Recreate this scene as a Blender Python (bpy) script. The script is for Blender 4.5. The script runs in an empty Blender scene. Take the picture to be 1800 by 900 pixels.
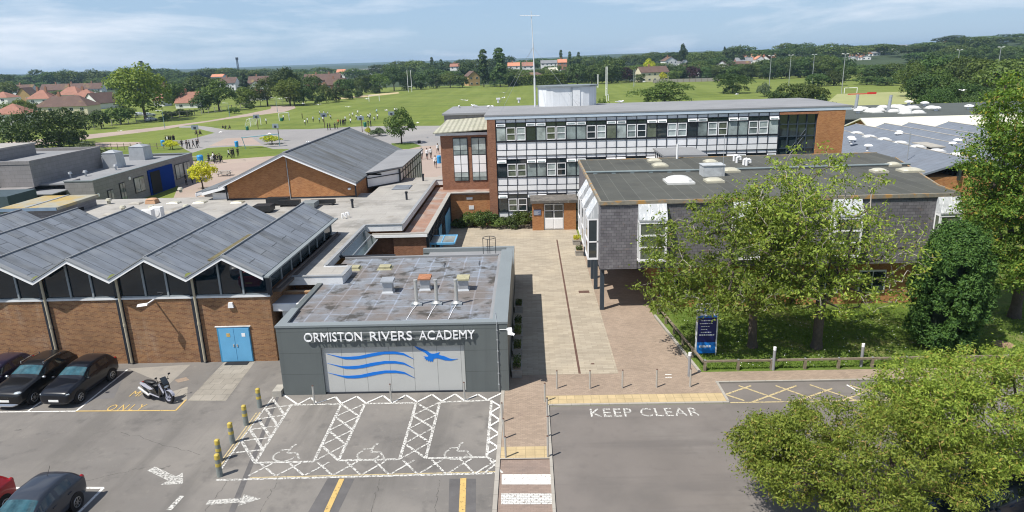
import bpy, bmesh, math, random
import numpy as np
from mathutils import Vector, Matrix
R = math.radians
random.seed(7); RNG = np.random.default_rng(7)
scene = bpy.context.scene
COL = scene.collection

# ---------------------------------------------------------------- camera
CAM_H, FPX = 16.0, 1200.0
ROT = Matrix(((0.99938427, 0.02215374, 0.02720817),
              (0.02001383, 0.27699143, -0.96066393),
              (-0.02881873, 0.96061697, 0.2763775)))
cam_d = bpy.data.cameras.new('camera'); cam = bpy.data.objects.new('camera', cam_d)
COL.objects.link(cam); cam.matrix_world = Matrix.Translation((0, 0, CAM_H)) @ ROT.to_4x4()
cam_d.sensor_width = 36; cam_d.lens = 24.0; cam_d.clip_start = .5; cam_d.clip_end = 20000
scene.camera = cam

# ---------------------------------------------------------------- light
world = bpy.data.worlds.new('World'); scene.world = world; world.use_nodes = True
SUN_DIR = Vector((-.51, -.373, 1)).normalized()          # towards the sun
SUN_EL = math.asin(SUN_DIR.z); SUN_AZ = math.atan2(SUN_DIR.x, SUN_DIR.y)
wn, wl = world.node_tree.nodes, world.node_tree.links
wn.clear()
w_out = wn.new('ShaderNodeOutputWorld'); w_bg = wn.new('ShaderNodeBackground')
sky = wn.new('ShaderNodeTexSky'); sky.sky_type = 'NISHITA'; sky.sun_disc = False
sky.sun_elevation = SUN_EL; sky.sun_rotation = SUN_AZ
sky.air_density = 1.0; sky.dust_density = .12; sky.ozone_density = 4.0; sky.altitude = 0
tc = wn.new('ShaderNodeTexCoord')
def wnoise(scale, sc, detail, lo, hi, loc=(0, 0, 0), rot=(0, 0, 0)):
    mp = wn.new('ShaderNodeMapping'); mp.inputs['Scale'].default_value = sc
    mp.inputs['Location'].default_value = loc; mp.inputs['Rotation'].default_value = rot
    wl.new(tc.outputs['Generated'], mp.inputs['Vector'])
    n = wn.new('ShaderNodeTexNoise'); n.inputs['Scale'].default_value = scale
    n.inputs['Detail'].default_value = detail; n.inputs['Roughness'].default_value = .62
    n.inputs['Distortion'].default_value = .4
    wl.new(mp.outputs[0], n.inputs['Vector'])
    r = wn.new('ShaderNodeMapRange'); r.inputs['From Min'].default_value = lo
    r.inputs['From Max'].default_value = hi
    wl.new(n.outputs['Fac'], r.inputs['Value']); return r.outputs[0]
c1 = wnoise(2.2, (1, 1, 6), 8, .455, .66, (3.1, 0, 1.2), (0, .12, 0))
c2 = wnoise(7, (1, 1, 7), 6, .60, .74, (.3, 2, .4))
mx = wn.new('ShaderNodeMath'); mx.operation = 'MULTIPLY_ADD'; mx.inputs[1].default_value = .8
wl.new(c1, mx.inputs[0])
m2 = wn.new('ShaderNodeMath'); m2.operation = 'MULTIPLY'; m2.inputs[1].default_value = .25
wl.new(c2, m2.inputs[0]); wl.new(m2.outputs[0], mx.inputs[2])
cm = wn.new('ShaderNodeMix'); cm.data_type = 'RGBA'
wl.new(mx.outputs[0], cm.inputs['Factor']); wl.new(sky.outputs[0], cm.inputs['A'])
cm.inputs['B'].default_value = (9.4, 9.9, 10.8, 1)
tn = wn.new('ShaderNodeMix'); tn.data_type = 'RGBA'; tn.inputs['Factor'].default_value = .68
wl.new(sky.outputs[0], tn.inputs['A']); tn.inputs['B'].default_value = (4.2, 6.0, 8.3, 1)
szn = wn.new('ShaderNodeSeparateXYZ'); wl.new(tc.outputs['Generated'], szn.inputs[0])
zr = wn.new('ShaderNodeMapRange'); zr.inputs['From Min'].default_value = .10; zr.inputs['From Max'].default_value = .40
zr.inputs['To Min'].default_value = .78; zr.inputs['To Max'].default_value = .0; wl.new(szn.outputs['Z'], zr.inputs['Value']); wl.new(zr.outputs[0], tn.inputs['Factor'])
wl.new(tn.outputs['Result'], cm.inputs['A']); wl.new(cm.outputs['Result'], w_bg.inputs['Color'])
w_bg.inputs['Strength'].default_value = .08
wl.new(w_bg.outputs[0], w_out.inputs['Surface'])
sd = bpy.data.lights.new('sun', 'SUN'); sd.energy = 5.0; sd.angle = R(.55); sd.color = (1, .955, .88)
so = bpy.data.objects.new('sun', sd); COL.objects.link(so)
so.rotation_euler = SUN_DIR.to_track_quat('Z', 'Y').to_euler(); so.location = (-30, -20, 60)
scene.view_settings.view_transform = 'Standard'; scene.view_settings.look = 'None'
scene.view_settings.exposure = 0.33; scene.view_settings.gamma = 1
scene.view_settings.use_curve_mapping = False
scene.cycles.filter_width = 1.1

# ---------------------------------------------------------------- measuring (pixel of the 1800 px photograph -> point on a level or upright plane)
def _ray(u, v): return ROT @ Vector((u - 900, 450 - v, -FPX))
def G(u, v, z=0.0):
    d = _ray(u, v); t = (z - CAM_H) / d.z; return Vector((d.x * t, d.y * t, z))
def W(u, v, y):
    d = _ray(u, v); t = y / d.y; return Vector((d.x * t, y, CAM_H + d.z * t))
def S(u, v, x):
    d = _ray(u, v); t = x / d.x; return Vector((x, d.y * t, CAM_H + d.z * t))

# ---------------------------------------------------------------- materials
MATS = {}
def nnode(nt, typ, **kw):
    n = nt.nodes.new(typ)
    for k, v in kw.items(): setattr(n, k, v)
    return n
def mixrgb(nt, fac, a, b, blend='MIX'):
    m = nnode(nt, 'ShaderNodeMix', data_type='RGBA', blend_type=blend)
    for sock, val in (('Factor', fac), ('A', a), ('B', b)):
        if hasattr(val, 'is_linked'): nt.links.new(val, m.inputs[sock])
        elif isinstance(val, (int, float)): m.inputs[sock].default_value = val
        else: m.inputs[sock].default_value = (*val[:3], 1)
    return m.outputs['Result']
def noise_fac(nt, vec, scale, lo, hi, detail=6, stretch=None, rough=.6):
    if stretch:
        mp = nnode(nt, 'ShaderNodeMapping'); mp.inputs['Scale'].default_value = stretch
        nt.links.new(vec, mp.inputs['Vector']); vec = mp.outputs[0]
    n = nnode(nt, 'ShaderNodeTexNoise'); n.inputs['Scale'].default_value = scale
    n.inputs['Detail'].default_value = detail; n.inputs['Roughness'].default_value = rough
    nt.links.new(vec, n.inputs['Vector'])
    r = nnode(nt, 'ShaderNodeMapRange'); r.inputs['From Min'].default_value = lo
    r.inputs['From Max'].default_value = hi; nt.links.new(n.outputs['Fac'], r.inputs['Value'])
    return r.outputs[0]
def mat(name, col, rough=.8, metal=0., var=.12, vs=2., layers=(), pat=None, coord='floor', bump=0., bscale=40., spec=.4, wear=None, coat=0.):
    """pat = (width, height, joint, joint multiplier, alternate multiplier, row offset)"""
    if name in MATS: return MATS[name]
    m = bpy.data.materials.new(name); m.use_nodes = True; nt = m.node_tree; MATS[name] = m
    b = nt.nodes['Principled BSDF']; geo = nnode(nt, 'ShaderNodeNewGeometry'); tcn = nnode(nt, 'ShaderNodeTexCoord')
    pos = tcn.outputs['Object'] if coord == 'obj' else geo.outputs['Position']
    lo = tuple(c * (1 - var) for c in col); hi = tuple(min(1, c * (1 + var)) for c in col)
    c = mixrgb(nt, noise_fac(nt, pos, vs, .3, .7), lo, hi)
    for (lc, sc, l0, l1, st, *stretch) in layers:
        f = noise_fac(nt, pos, sc, l0, l1, 8, stretch[0] if stretch else None)
        mm = nnode(nt, 'ShaderNodeMath', operation='MULTIPLY'); mm.inputs[1].default_value = st
        nt.links.new(f, mm.inputs[0]); c = mixrgb(nt, mm.outputs[0], c, lc)
    if pat:
        w, h, jt, jm, am, off = pat
        sx = nnode(nt, 'ShaderNodeSeparateXYZ'); nt.links.new(pos, sx.inputs[0])
        cb = nnode(nt, 'ShaderNodeCombineXYZ')
        if coord == 'wall':
            sn = nnode(nt, 'ShaderNodeSeparateXYZ'); nt.links.new(geo.outputs['True Normal'], sn.inputs[0])
            ab = nnode(nt, 'ShaderNodeMath', operation='ABSOLUTE'); nt.links.new(sn.outputs['X'], ab.inputs[0])
            gt = nnode(nt, 'ShaderNodeMath', operation='GREATER_THAN'); gt.inputs[1].default_value = .7
            nt.links.new(ab.outputs[0], gt.inputs[0])
            mf = nnode(nt, 'ShaderNodeMix', data_type='FLOAT'); nt.links.new(gt.outputs[0], mf.inputs[0])
            nt.links.new(sx.outputs['X'], mf.inputs[2]); nt.links.new(sx.outputs['Y'], mf.inputs[3])
            nt.links.new(mf.outputs[0], cb.inputs[0]); nt.links.new(sx.outputs['Z'], cb.inputs[1])
        elif coord == 'floor_y':
            nt.links.new(sx.outputs['Y'], cb.inputs[0]); nt.links.new(sx.outputs['X'], cb.inputs[1])
        else:
            nt.links.new(sx.outputs['X'], cb.inputs[0]); nt.links.new(sx.outputs['Y'], cb.inputs[1])
        br = nnode(nt, 'ShaderNodeTexBrick'); br.offset = off; br.inputs['Scale'].default_value = 1
        br.inputs['Brick Width'].default_value = w; br.inputs['Row Height'].default_value = h
        br.inputs['Mortar Size'].default_value = jt; br.inputs['Mortar Smooth'].default_value = .1
        br.inputs['Color1'].default_value = (1, 1, 1, 1)
        am = am if isinstance(am, tuple) else (am,) * 3; jm = jm if isinstance(jm, tuple) else (jm,) * 3
        br.inputs['Color2'].default_value = (*am, 1); br.inputs['Mortar'].default_value = (*jm, 1)
        nt.links.new(cb.outputs[0], br.inputs['Vector'])
        c = mixrgb(nt, 1.0, c, br.outputs['Color'], 'MULTIPLY')
    nt.links.new(c, b.inputs['Base Color'])
    b.inputs['Roughness'].default_value = rough; b.inputs['Metallic'].default_value = metal
    b.inputs['Specular IOR Level'].default_value = spec
    if coat: b.inputs['Coat Weight'].default_value = coat; b.inputs['Coat Roughness'].default_value = .04
    if wear:
        f = noise_fac(nt, pos, wear[0], wear[1], wear[2], 8, None, .7); nt.links.new(f, b.inputs['Alpha'])
    if bump:
        n = nnode(nt, 'ShaderNodeTexNoise'); n.inputs['Scale'].default_value = bscale; n.inputs['Detail'].default_value = 5
        nt.links.new(pos, n.inputs['Vector'])
        bp = nnode(nt, 'ShaderNodeBump'); bp.inputs['Strength'].default_value = bump; bp.inputs['Distance'].default_value = .03
        nt.links.new(n.outputs['Fac'], bp.inputs['Height']); nt.links.new(bp.outputs[0], b.inputs['Normal'])
    return m
def leafmat(name, a, b_, c=None, trans=.3):
    m = bpy.data.materials.new(name); m.use_nodes = True; nt = m.node_tree; nt.nodes.clear(); MATS[name] = m
    out = nnode(nt, 'ShaderNodeOutputMaterial'); geo = nnode(nt, 'ShaderNodeNewGeometry'); oi = nnode(nt, 'ShaderNodeObjectInfo')
    col = mixrgb(nt, geo.outputs['Random Per Island'], a, b_)
    if c:
        gt = nnode(nt, 'ShaderNodeMath', operation='FRACT'); mu = nnode(nt, 'ShaderNodeMath', operation='MULTIPLY')
        mu.inputs[1].default_value = 13.7; nt.links.new(geo.outputs['Random Per Island'], mu.inputs[0]); nt.links.new(mu.outputs[0], gt.inputs[0])
        g2 = nnode(nt, 'ShaderNodeMath', operation='GREATER_THAN'); g2.inputs[1].default_value = .955
        nt.links.new(gt.outputs[0], g2.inputs[0]); col = mixrgb(nt, g2.outputs[0], col, c)
    hs = nnode(nt, 'ShaderNodeHueSaturation')
    r1 = nnode(nt, 'ShaderNodeMapRange'); r1.inputs['To Min'].default_value = .478; r1.inputs['To Max'].default_value = .515
    nt.links.new(oi.outputs['Random'], r1.inputs['Value']); nt.links.new(r1.outputs[0], hs.inputs['Hue'])
    fr = nnode(nt, 'ShaderNodeMath', operation='FRACT'); m7 = nnode(nt, 'ShaderNodeMath', operation='MULTIPLY'); m7.inputs[1].default_value = 7.3
    nt.links.new(oi.outputs['Random'], m7.inputs[0]); nt.links.new(m7.outputs[0], fr.inputs[0])
    r2 = nnode(nt, 'ShaderNodeMapRange'); r2.inputs['To Min'].default_value = .72; r2.inputs['To Max'].default_value = 1.3
    nt.links.new(fr.outputs[0], r2.inputs['Value']); nt.links.new(r2.outputs[0], hs.inputs['Value'])
    nt.links.new(col, hs.inputs['Color'])
    d = nnode(nt, 'ShaderNodeBsdfPrincipled'); d.inputs['Roughness'].default_value = .6; d.inputs['Specular IOR Level'].default_value = .25
    t = nnode(nt, 'ShaderNodeBsdfTranslucent'); mx_ = nnode(nt, 'ShaderNodeMixShader'); mx_.inputs[0].default_value = trans
    nt.links.new(hs.outputs[0], d.inputs['Base Color'])
    tcx = mixrgb(nt, 1.0, hs.outputs[0], (1.25, 1.3, .6), 'MULTIPLY'); nt.links.new(tcx, t.inputs['Color'])
    nt.links.new(d.outputs[0], mx_.inputs[1]); nt.links.new(t.outputs[0], mx_.inputs[2]); nt.links.new(mx_.outputs[0], out.inputs['Surface'])
    return m
def glassmat(name, tint=(.02, .03, .035), rough=.03, spec=.9, var=.3, vs=.8):
    return mat(name, tint, rough, 0, var, vs, spec=spec)

M_brick = mat('brick_multi', (.30, .155, .070), .9, var=.16, vs=1.3, pat=(.225, .075, .010, (1.0, 1.25, 1.5), (.55, .46, .55), .5), coord='wall', layers=[((.34, .27, .2), .5, .55, .8, .35), ((.15, .08, .045), .5, .54, .68, .5, (1, 1, .35)), ((.40, .30, .20), .9, .6, .72, .35, (1, 1, .2))])
M_brick_o = mat('brick_orange', (.42, .19, .075), .9, var=.12, vs=1.5, pat=(.225, .075, .009, (1.0, 1.25, 1.5), (.72, .6, .55), .5), coord='wall', layers=[((.25, .12, .07), .4, .55, .8, .35)])
M_brick_r = mat('brick_red', (.26, .12, .068), .9, var=.14, vs=1.5, pat=(.225, .075, .009, (1.1, 1.4, 1.6), (.7, .6, .6), .5), coord='wall')
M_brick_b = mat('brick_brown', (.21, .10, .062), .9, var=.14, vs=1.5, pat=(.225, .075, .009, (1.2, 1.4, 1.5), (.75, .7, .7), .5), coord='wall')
M_asph = mat('asphalt_worn', (.162, .151, .140), .93, var=.10, vs=.35, bump=.35, bscale=60,
             layers=[((.26, .24, .215), .13, .47, .62, .6), ((.10, .095, .09), 1.1, .56, .70, .55), ((.085, .08, .078), .33, .58, .66, .5), ((.25, .23, .20), 2.5, .6, .7, .35), ((.115, .108, .10), .5, .54, .64, .5, (1, .12, 1)), ((.05, .048, .045), .8, .68, .72, .6), ((.3, .29, .27), 28, .62, .75, .4), ((.06, .06, .06), 22, .62, .72, .4)])
M_asph_road = mat('asphalt_road', (.168, .150, .137), .93, var=.10, vs=.3, bump=.35, bscale=60,
             layers=[((.12, .11, .102), .25, .5, .66, .55), ((.25, .23, .21), .16, .52, .66, .45), ((.11, .10, .095), 1.3, .58, .72, .4), ((.11, .10, .095), .6, .54, .64, .45, (.12, 1, 1)), ((.3, .29, .27), 28, .62, .75, .4), ((.06, .06, .06), 22, .62, .72, .4)])
M_asph_dark = mat('asphalt_patch', (.105, .10, .10), .93, var=.15, vs=.8, layers=[((.16, .155, .15), 1.5, .5, .7, .4), ((.3, .29, .27), 28, .65, .75, .3)])
M_asph_far = mat('asphalt_playground', (.25, .24, .235), .95, var=.10, vs=.06, layers=[((.30, .285, .26), .03, .45, .6, .6), ((.18, .17, .17), .15, .55, .75, .4)])
M_pave = mat('paving_beige', (.385, .335, .26), .9, var=.10, vs=.5, pat=(.62, .21, .008, (.62, .6, .6), (.8, .79, .78), .5),
             layers=[((.48, .41, .30), .25, .5, .7, .5), ((.30, .25, .19), .9, .58, .75, .45), ((.25, .22, .17), 9, .6, .72, .3)])
M_block = mat('paving_pink', (.325, .25, .19), .9, var=.10, vs=.5, pat=(.21, .105, .006, (.66, .66, .66), (.8, .8, .8), .5),
             layers=[((.38, .30, .23), .3, .5, .7, .5), ((.22, .16, .13), 1.1, .58, .75, .4)])
M_block_far = mat('paving_pink_far', (.33, .26, .22), .95, var=.08, vs=.1, layers=[((.38, .31, .25), .06, .5, .6, .5)])
M_tact = mat('tactile_buff', (.49, .38, .215), .9, var=.12, vs=1.2, pat=(.4, .4, .02, .72, .88, 0.), layers=[((.34, .27, .17), 2.5, .55, .75, .5)])
M_slab = mat('slab_concrete', (.30, .275, .235), .92, var=.12, vs=.8, pat=(.6, .6, .014, .6, .86, .5), layers=[((.20, .185, .16), 1.0, .52, .7, .6)])
M_kerb = mat('kerb_concrete', (.36, .335, .295), .9, var=.12, vs=1.5, pat=(.9, .9, .01, .6, .9, 0.))
M_white_line = mat('road_paint_white', (.70, .69, .66), .8, var=.08, vs=4, wear=(11, .36, .44))
M_white_line2 = mat('road_paint_white_worn', (.56, .55, .52), .8, var=.1, vs=4, wear=(11, .42, .52))
M_yel_line = mat('road_paint_yellow', (.52, .36, .13), .8, var=.1, vs=4, wear=(9, .34, .42))
M_white_line3 = mat('road_paint_white_scuffed', (.50, .49, .46), .8, var=.1, vs=4, wear=(12, .37, .56))
M_yel_line2 = mat('road_paint_yellow_pale', (.48, .39, .22), .8, var=.1, vs=4, wear=(9, .35, .47))
M_grass = mat('grass_field', (.14, .175, .035), .95, var=.16, vs=.05, bump=.3, bscale=6, spec=.15,
              layers=[((.21, .235, .06), .012, .45, .65, .55), ((.07, .115, .022), .3, .5, .7, .5), ((.19, .225, .055), .22, .46, .60, .5, (1, .05, 1)), ((.075, .12, .022), .16, .5, .62, .45, (.06, 1, 1)), ((.23, .20, .09), .06, .62, .75, .4), ((.05, .09, .015), 3, .5, .7, .4)])
M_lawn = mat('grass_lawn', (.10, .15, .028), .95, var=.2, vs=.8, bump=.9, bscale=25, spec=.15,
             layers=[((.26, .215, .10), .35, .52, .68, .7), ((.055, .09, .015), 3, .45, .65, .5), ((.17, .21, .05), 9, .5, .65, .5), ((.6, .6, .55), 30, .74, .78, .5)])
M_terrain = mat('far_ground', (.035, .055, .02), .95, var=.25, vs=.01)
M_earth = mat('bare_earth', (.30, .22, .15), .95, var=.2, vs=4)
def felt(name, col, **kw):
    return mat(name, col, .85, var=.12, vs=1.1, **kw)
M_zinc = felt('roof_sheet_blue_grey', (.190, .214, .250), pat=(5.1, .86, .028, (.42, .42, .42), .80, .37), coord='floor', layers=[((.085, .088, .088), .6, .5, .68, .65, (.25, 2.2, 1)), ((.27, .29, .31), .5, .52, .66, .5), ((.09, .095, .09), 3.5, .58, .75, .35, (.3, 2, 1))])
M_zinc_g = felt('hall_roof_sheet', (.158, .176, .198), pat=(7.3, .75, .025, .55, .84, .41), coord='floor', layers=[((.085, .082, .07), .5, .48, .64, .7, (.12, 2.5, 1)), ((.25, .27, .28), .6, .55, .7, .35, (.3, 2, 1))])
M_zinc_s = felt('shed_roof_sheet', (.155, .178, .215), pat=(60, .9, .03, .72, .95, 0.), coord='floor', layers=[((.15, .16, .18), .5, .5, .7, .4)])
M_felt_dark = mat('roof_felt_green_black', (.082, .084, .074), .9, var=.12, vs=.7, pat=(60, 1.0, .02, 1.5, .8, 0.), coord='floor_y', layers=[((.10, .098, .082), .8, .5, .7, .5), ((.035, .036, .035), .3, .55, .7, .5), ((.11, .10, .07), 5, .6, .75, .3)])
M_roof_lt = mat('roof_cap_sheet_pale', (.34, .325, .30), .9, var=.10, vs=.5, layers=[((.16, .15, .135), .35, .52, .66, .75), ((.45, .44, .42), .7, .55, .7, .5), ((.20, .165, .10), .8, .62, .72, .5), ((.12, .11, .10), 4, .58, .72, .4)], pat=(6, 1.0, .015, .7, .96, .3))
M_roof_moss = mat('roof_gravel_rusty', (.28, .165, .12), .95, var=.15, vs=1.0, layers=[((.33, .31, .29), .35, .45, .62, .85), ((.12, .10, .085), 1.2, .55, .7, .6)])
M_roof_acad = mat('roof_membrane_grey', (.195, .215, .245), .8, var=.10, vs=1.0, pat=(1.05, 1.0, .045, (1.3, 1.35, 1.45), (.94, .92, .9), 0.),
                  layers=[((.15, .12, .098), .45, .43, .60, .72), ((.05, .046, .04), 1.0, .51, .62, .92), ((.29, .31, .34), .8, .60, .72, .6), ((.045, .04, .03), 7, .58, .7, .5)])
M_roof_grey = mat('roof_felt_grey', (.235, .24, .25), .9, var=.08, vs=.3, layers=[((.17, .175, .185), .25, .5, .7, .5), ((.30, .30, .30), 1, .6, .75, .3)])
M_roof_cream = mat('roof_sheet_cream', (.62, .60, .50), .8, var=.06, vs=.4, pat=(12, 1.0, .02, .85, .98, 0.), coord='floor_y')
M_roof_green = mat('roof_felt_dark_green', (.075, .085, .078), .9, var=.1, vs=.2)
M_lichen = mat('roof_lichen', (.30, .29, .235), .95, var=.15, vs=1.5, layers=[((.40, .27, .06), .35, .47, .6, .8), ((.20, .19, .16), 3, .5, .7, .4)])
M_lichen2 = mat('roof_corrugated_lichen', (.40, .39, .31), .95, var=.12, vs=1.5, pat=(60, .5, .12, .72, .95, 0.), coord='floor_y', layers=[((.30, .31, .22), 1, .5, .7, .6)])
M_slate = mat('slate_hung', (.185, .178, .19), .75, var=.18, vs=2.0, pat=(.32, .19, .012, (.42, .42, .42), (.70, .68, .70), .5), coord='wall', layers=[((.27, .17, .10), 1.3, .64, .72, .6, (1, 1, 3)), ((.24, .23, .24), 1.6, .55, .7, .5)])
M_block_g = mat('block_grey', (.245, .235, .235), .88, var=.08, vs=1.0, pat=(.9, .45, .02, .72, .9, .5), coord='wall')
M_clad = mat('cladding_dark_grey', (.115, .130, .130), .48, var=.06, vs=.5, pat=(3.35, 1.14, .009, .50, .98, 0.), coord='wall', layers=[((.09, .10, .10), .9, .5, .7, .4, (4, 4, .22))])
M_clad_cap = mat('cladding_cap', (.20, .225, .235), .5, var=.05, vs=.5)
M_panel = mat('panel_light_grey', (.47, .475, .46), .45, var=.03, vs=.8, pat=(1.19, 10, .012, .5, .985, 0.), coord='wall')
M_white = mat('white_paint', (.78, .78, .78), .55, var=.05, vs=1.5, layers=[((.45, .44, .42), 1.2, .6, .8, .4)])
M_white_c = mat('white_upvc', (.82, .82, .83), .4, var=.02)
M_white_d = mat('white_fascia_weathered', (.66, .67, .68), .7, var=.08, vs=1.0, layers=[((.30, .30, .29), 1.5, .55, .75, .6, (1, 1, 3))])
M_panel_w = mat('spandrel_panel_white', (.78, .78, .79), .65, var=.05, vs=1.2)
M_dark = mat('dark_frame', (.022, .026, .035), .5, var=.1)
M_lead = mat('lead_sheet', (.47, .49, .51), .55, var=.12, vs=1.5, layers=[((.75, .76, .77), 3, .5, .62, .8, (3, 1, .5)), ((.25, .26, .27), 2, .58, .7, .5)])
M_col = mat('column_blue_grey', (.035, .05, .068), .5, var=.1)
M_glass = glassmat('window_glass'); M_glass_c = glassmat('window_glass_curtain', (.20, .24, .235), .06, .8, .7, .7)
M_glass_g = glassmat('window_glass_green', (.12, .14, .10), .06, .8, .6, .9)
M_glass_l = glassmat('window_glass_light', (.36, .41, .40), .1, .7, .5, .8)
M_glass_w = mat('workshop_glass', (.004, .013, .021), .01, 0, .2, 1, spec=.75)
M_blue = mat('door_blue', (.13, .38, .62), .45, var=.05, vs=1.5)
M_blue_f = mat('frame_blue', (.05, .24, .42), .5, var=.05)
M_blue_l = mat('logo_blue', (.006, .16, .60), .4, var=.02)
M_blue_d = mat('entrance_blue', (.002, .028, .20), .75, var=.05, spec=.05)
M_steel = mat('steel_brushed', (.55, .545, .52), .42, .55, var=.06, vs=4)
M_galv = mat('galvanised', (.45, .47, .49), .5, .6, var=.12, vs=1.5)
M_grey_paint = mat('grey_paint', (.25, .28, .30), .5, var=.1, vs=2)
M_mast = mat('mast_white', (.62, .63, .64), .5, var=.05)
M_timber = mat('timber_weathered', (.20, .165, .115), .9, var=.2, vs=6, layers=[((.33, .29, .22), 5, .5, .7, .5)])
M_timber_g = mat('timber_grey', (.30, .28, .25), .9, var=.15, vs=6)
M_black = mat('black_rubber', (.012, .012, .013), .7, var=.1)
M_blackp = mat('black_plastic', (.02, .021, .023), .45, var=.1)
M_dome = mat('rooflight_dome', (.62, .62, .60), .3, var=.06, vs=2)
M_dome_c = mat('rooflight_dome_cream', (.46, .44, .35), .4, var=.12, vs=2)
M_rust = mat('rusty_steel', (.33, .15, .08), .85, var=.3, vs=5)
M_drain = mat('drain_rust_brown', (.11, .06, .045), .8, var=.2, vs=2)
M_conc = mat('concrete', (.36, .34, .30), .9, var=.12, vs=2, layers=[((.22, .21, .18), 1.5, .55, .7, .5)])
M_hole = mat('dark_interior', (.012, .012, .012), .95)
M_bark = mat('bark_grey', (.10, .08, .065), .95, var=.25, vs=6, bump=.8, bscale=18)
M_bark_d = mat('bark_brown', (.085, .062, .048), .95, var=.25, vs=6, bump=.8, bscale=18)
M_twig = mat('twig_grey', (.30, .27, .23), .9, var=.2, vs=6)
M_twig_y = mat('twig_ochre', (.34, .24, .085), .9, var=.2, vs=4)
M_bol_y = mat('bollard_yellow', (.47, .36, .07), .6, var=.1, vs=5, layers=[((.3, .25, .1), 6, .55, .7, .5)])
M_bol_c = mat('bollard_grey', (.20, .22, .21), .7, var=.15, vs=5)
M_tile_r = mat('roof_tile_red', (.34, .165, .12), .9, var=.12, vs=.4, pat=(.3, .3, .03, .8, .85, .5), layers=[((.26, .14, .10), .3, .5, .7, .5)])
M_tile_b = mat('roof_tile_brown', (.135, .085, .07), .9, var=.15, vs=.4, pat=(.3, .3, .03, .8, .85, .5), layers=[((.28, .21, .06), .15, .58, .68, .7)])
M_tile_o = mat('roof_tile_orange', (.50, .22, .135), .9, var=.12, vs=.3)
M_tile_g = mat('roof_tile_grey', (.20, .205, .215), .9, var=.1, vs=.3)
M_render = mat('house_render_white', (.72, .72, .70), .8, var=.04)
M_render_c = mat('house_render_cream', (.66, .60, .44), .8, var=.04)
M_teal = mat('pole_green_grey', (.22, .33, .33), .5, var=.05)
M_red = mat('red_plastic', (.55, .03, .025), .4, var=.05)
M_skyblue = mat('bin_blue', (.03, .28, .62), .5, var=.05)
M_binG = mat('bin_green', (.01, .13, .08), .5, var=.05)
M_gull = mat('gull_white', (.80, .80, .80), .7, var=.02)
M_gullg = mat('gull_grey', (.35, .37, .40), .7, var=.02)
L_cherry = leafmat('leaf_cherry', (.115, .185, .026), (.27, .345, .06), (.27, .24, .06), .35)
L_willow = leafmat('leaf_olive', (.095, .165, .022), (.25, .33, .055), (.32, .28, .06), .32)
L_oak = leafmat('leaf_oak', (.06, .115, .018), (.19, .26, .038), (.32, .26, .04), .32)
L_yew = leafmat('leaf_yew', (.022, .06, .014), (.07, .135, .025), None, .15)
L_dark = leafmat('leaf_dark', (.030, .060, .016), (.080, .125, .030), None, .2)
L_mid = leafmat('leaf_mid', (.048, .085, .02), (.12, .17, .038), None, .25)
L_light = leafmat('leaf_light', (.075, .125, .022), (.17, .22, .04), None, .3)
L_yel = leafmat('leaf_yellow', (.32, .37, .02), (.52, .52, .04), None, .35)
L_purp = leafmat('leaf_purple', (.035, .016, .022), (.07, .035, .04), None, .2)
L_pine = leafmat('leaf_conifer', (.015, .034, .016), (.038, .066, .028), None, .1)
L_hedge = leafmat('leaf_hedge', (.07, .13, .02), (.15, .22, .03), None, .25)
L_blue = leafmat('leaf_grey_green', (.07, .10, .055), (.13, .165, .08), None, .25)
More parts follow.
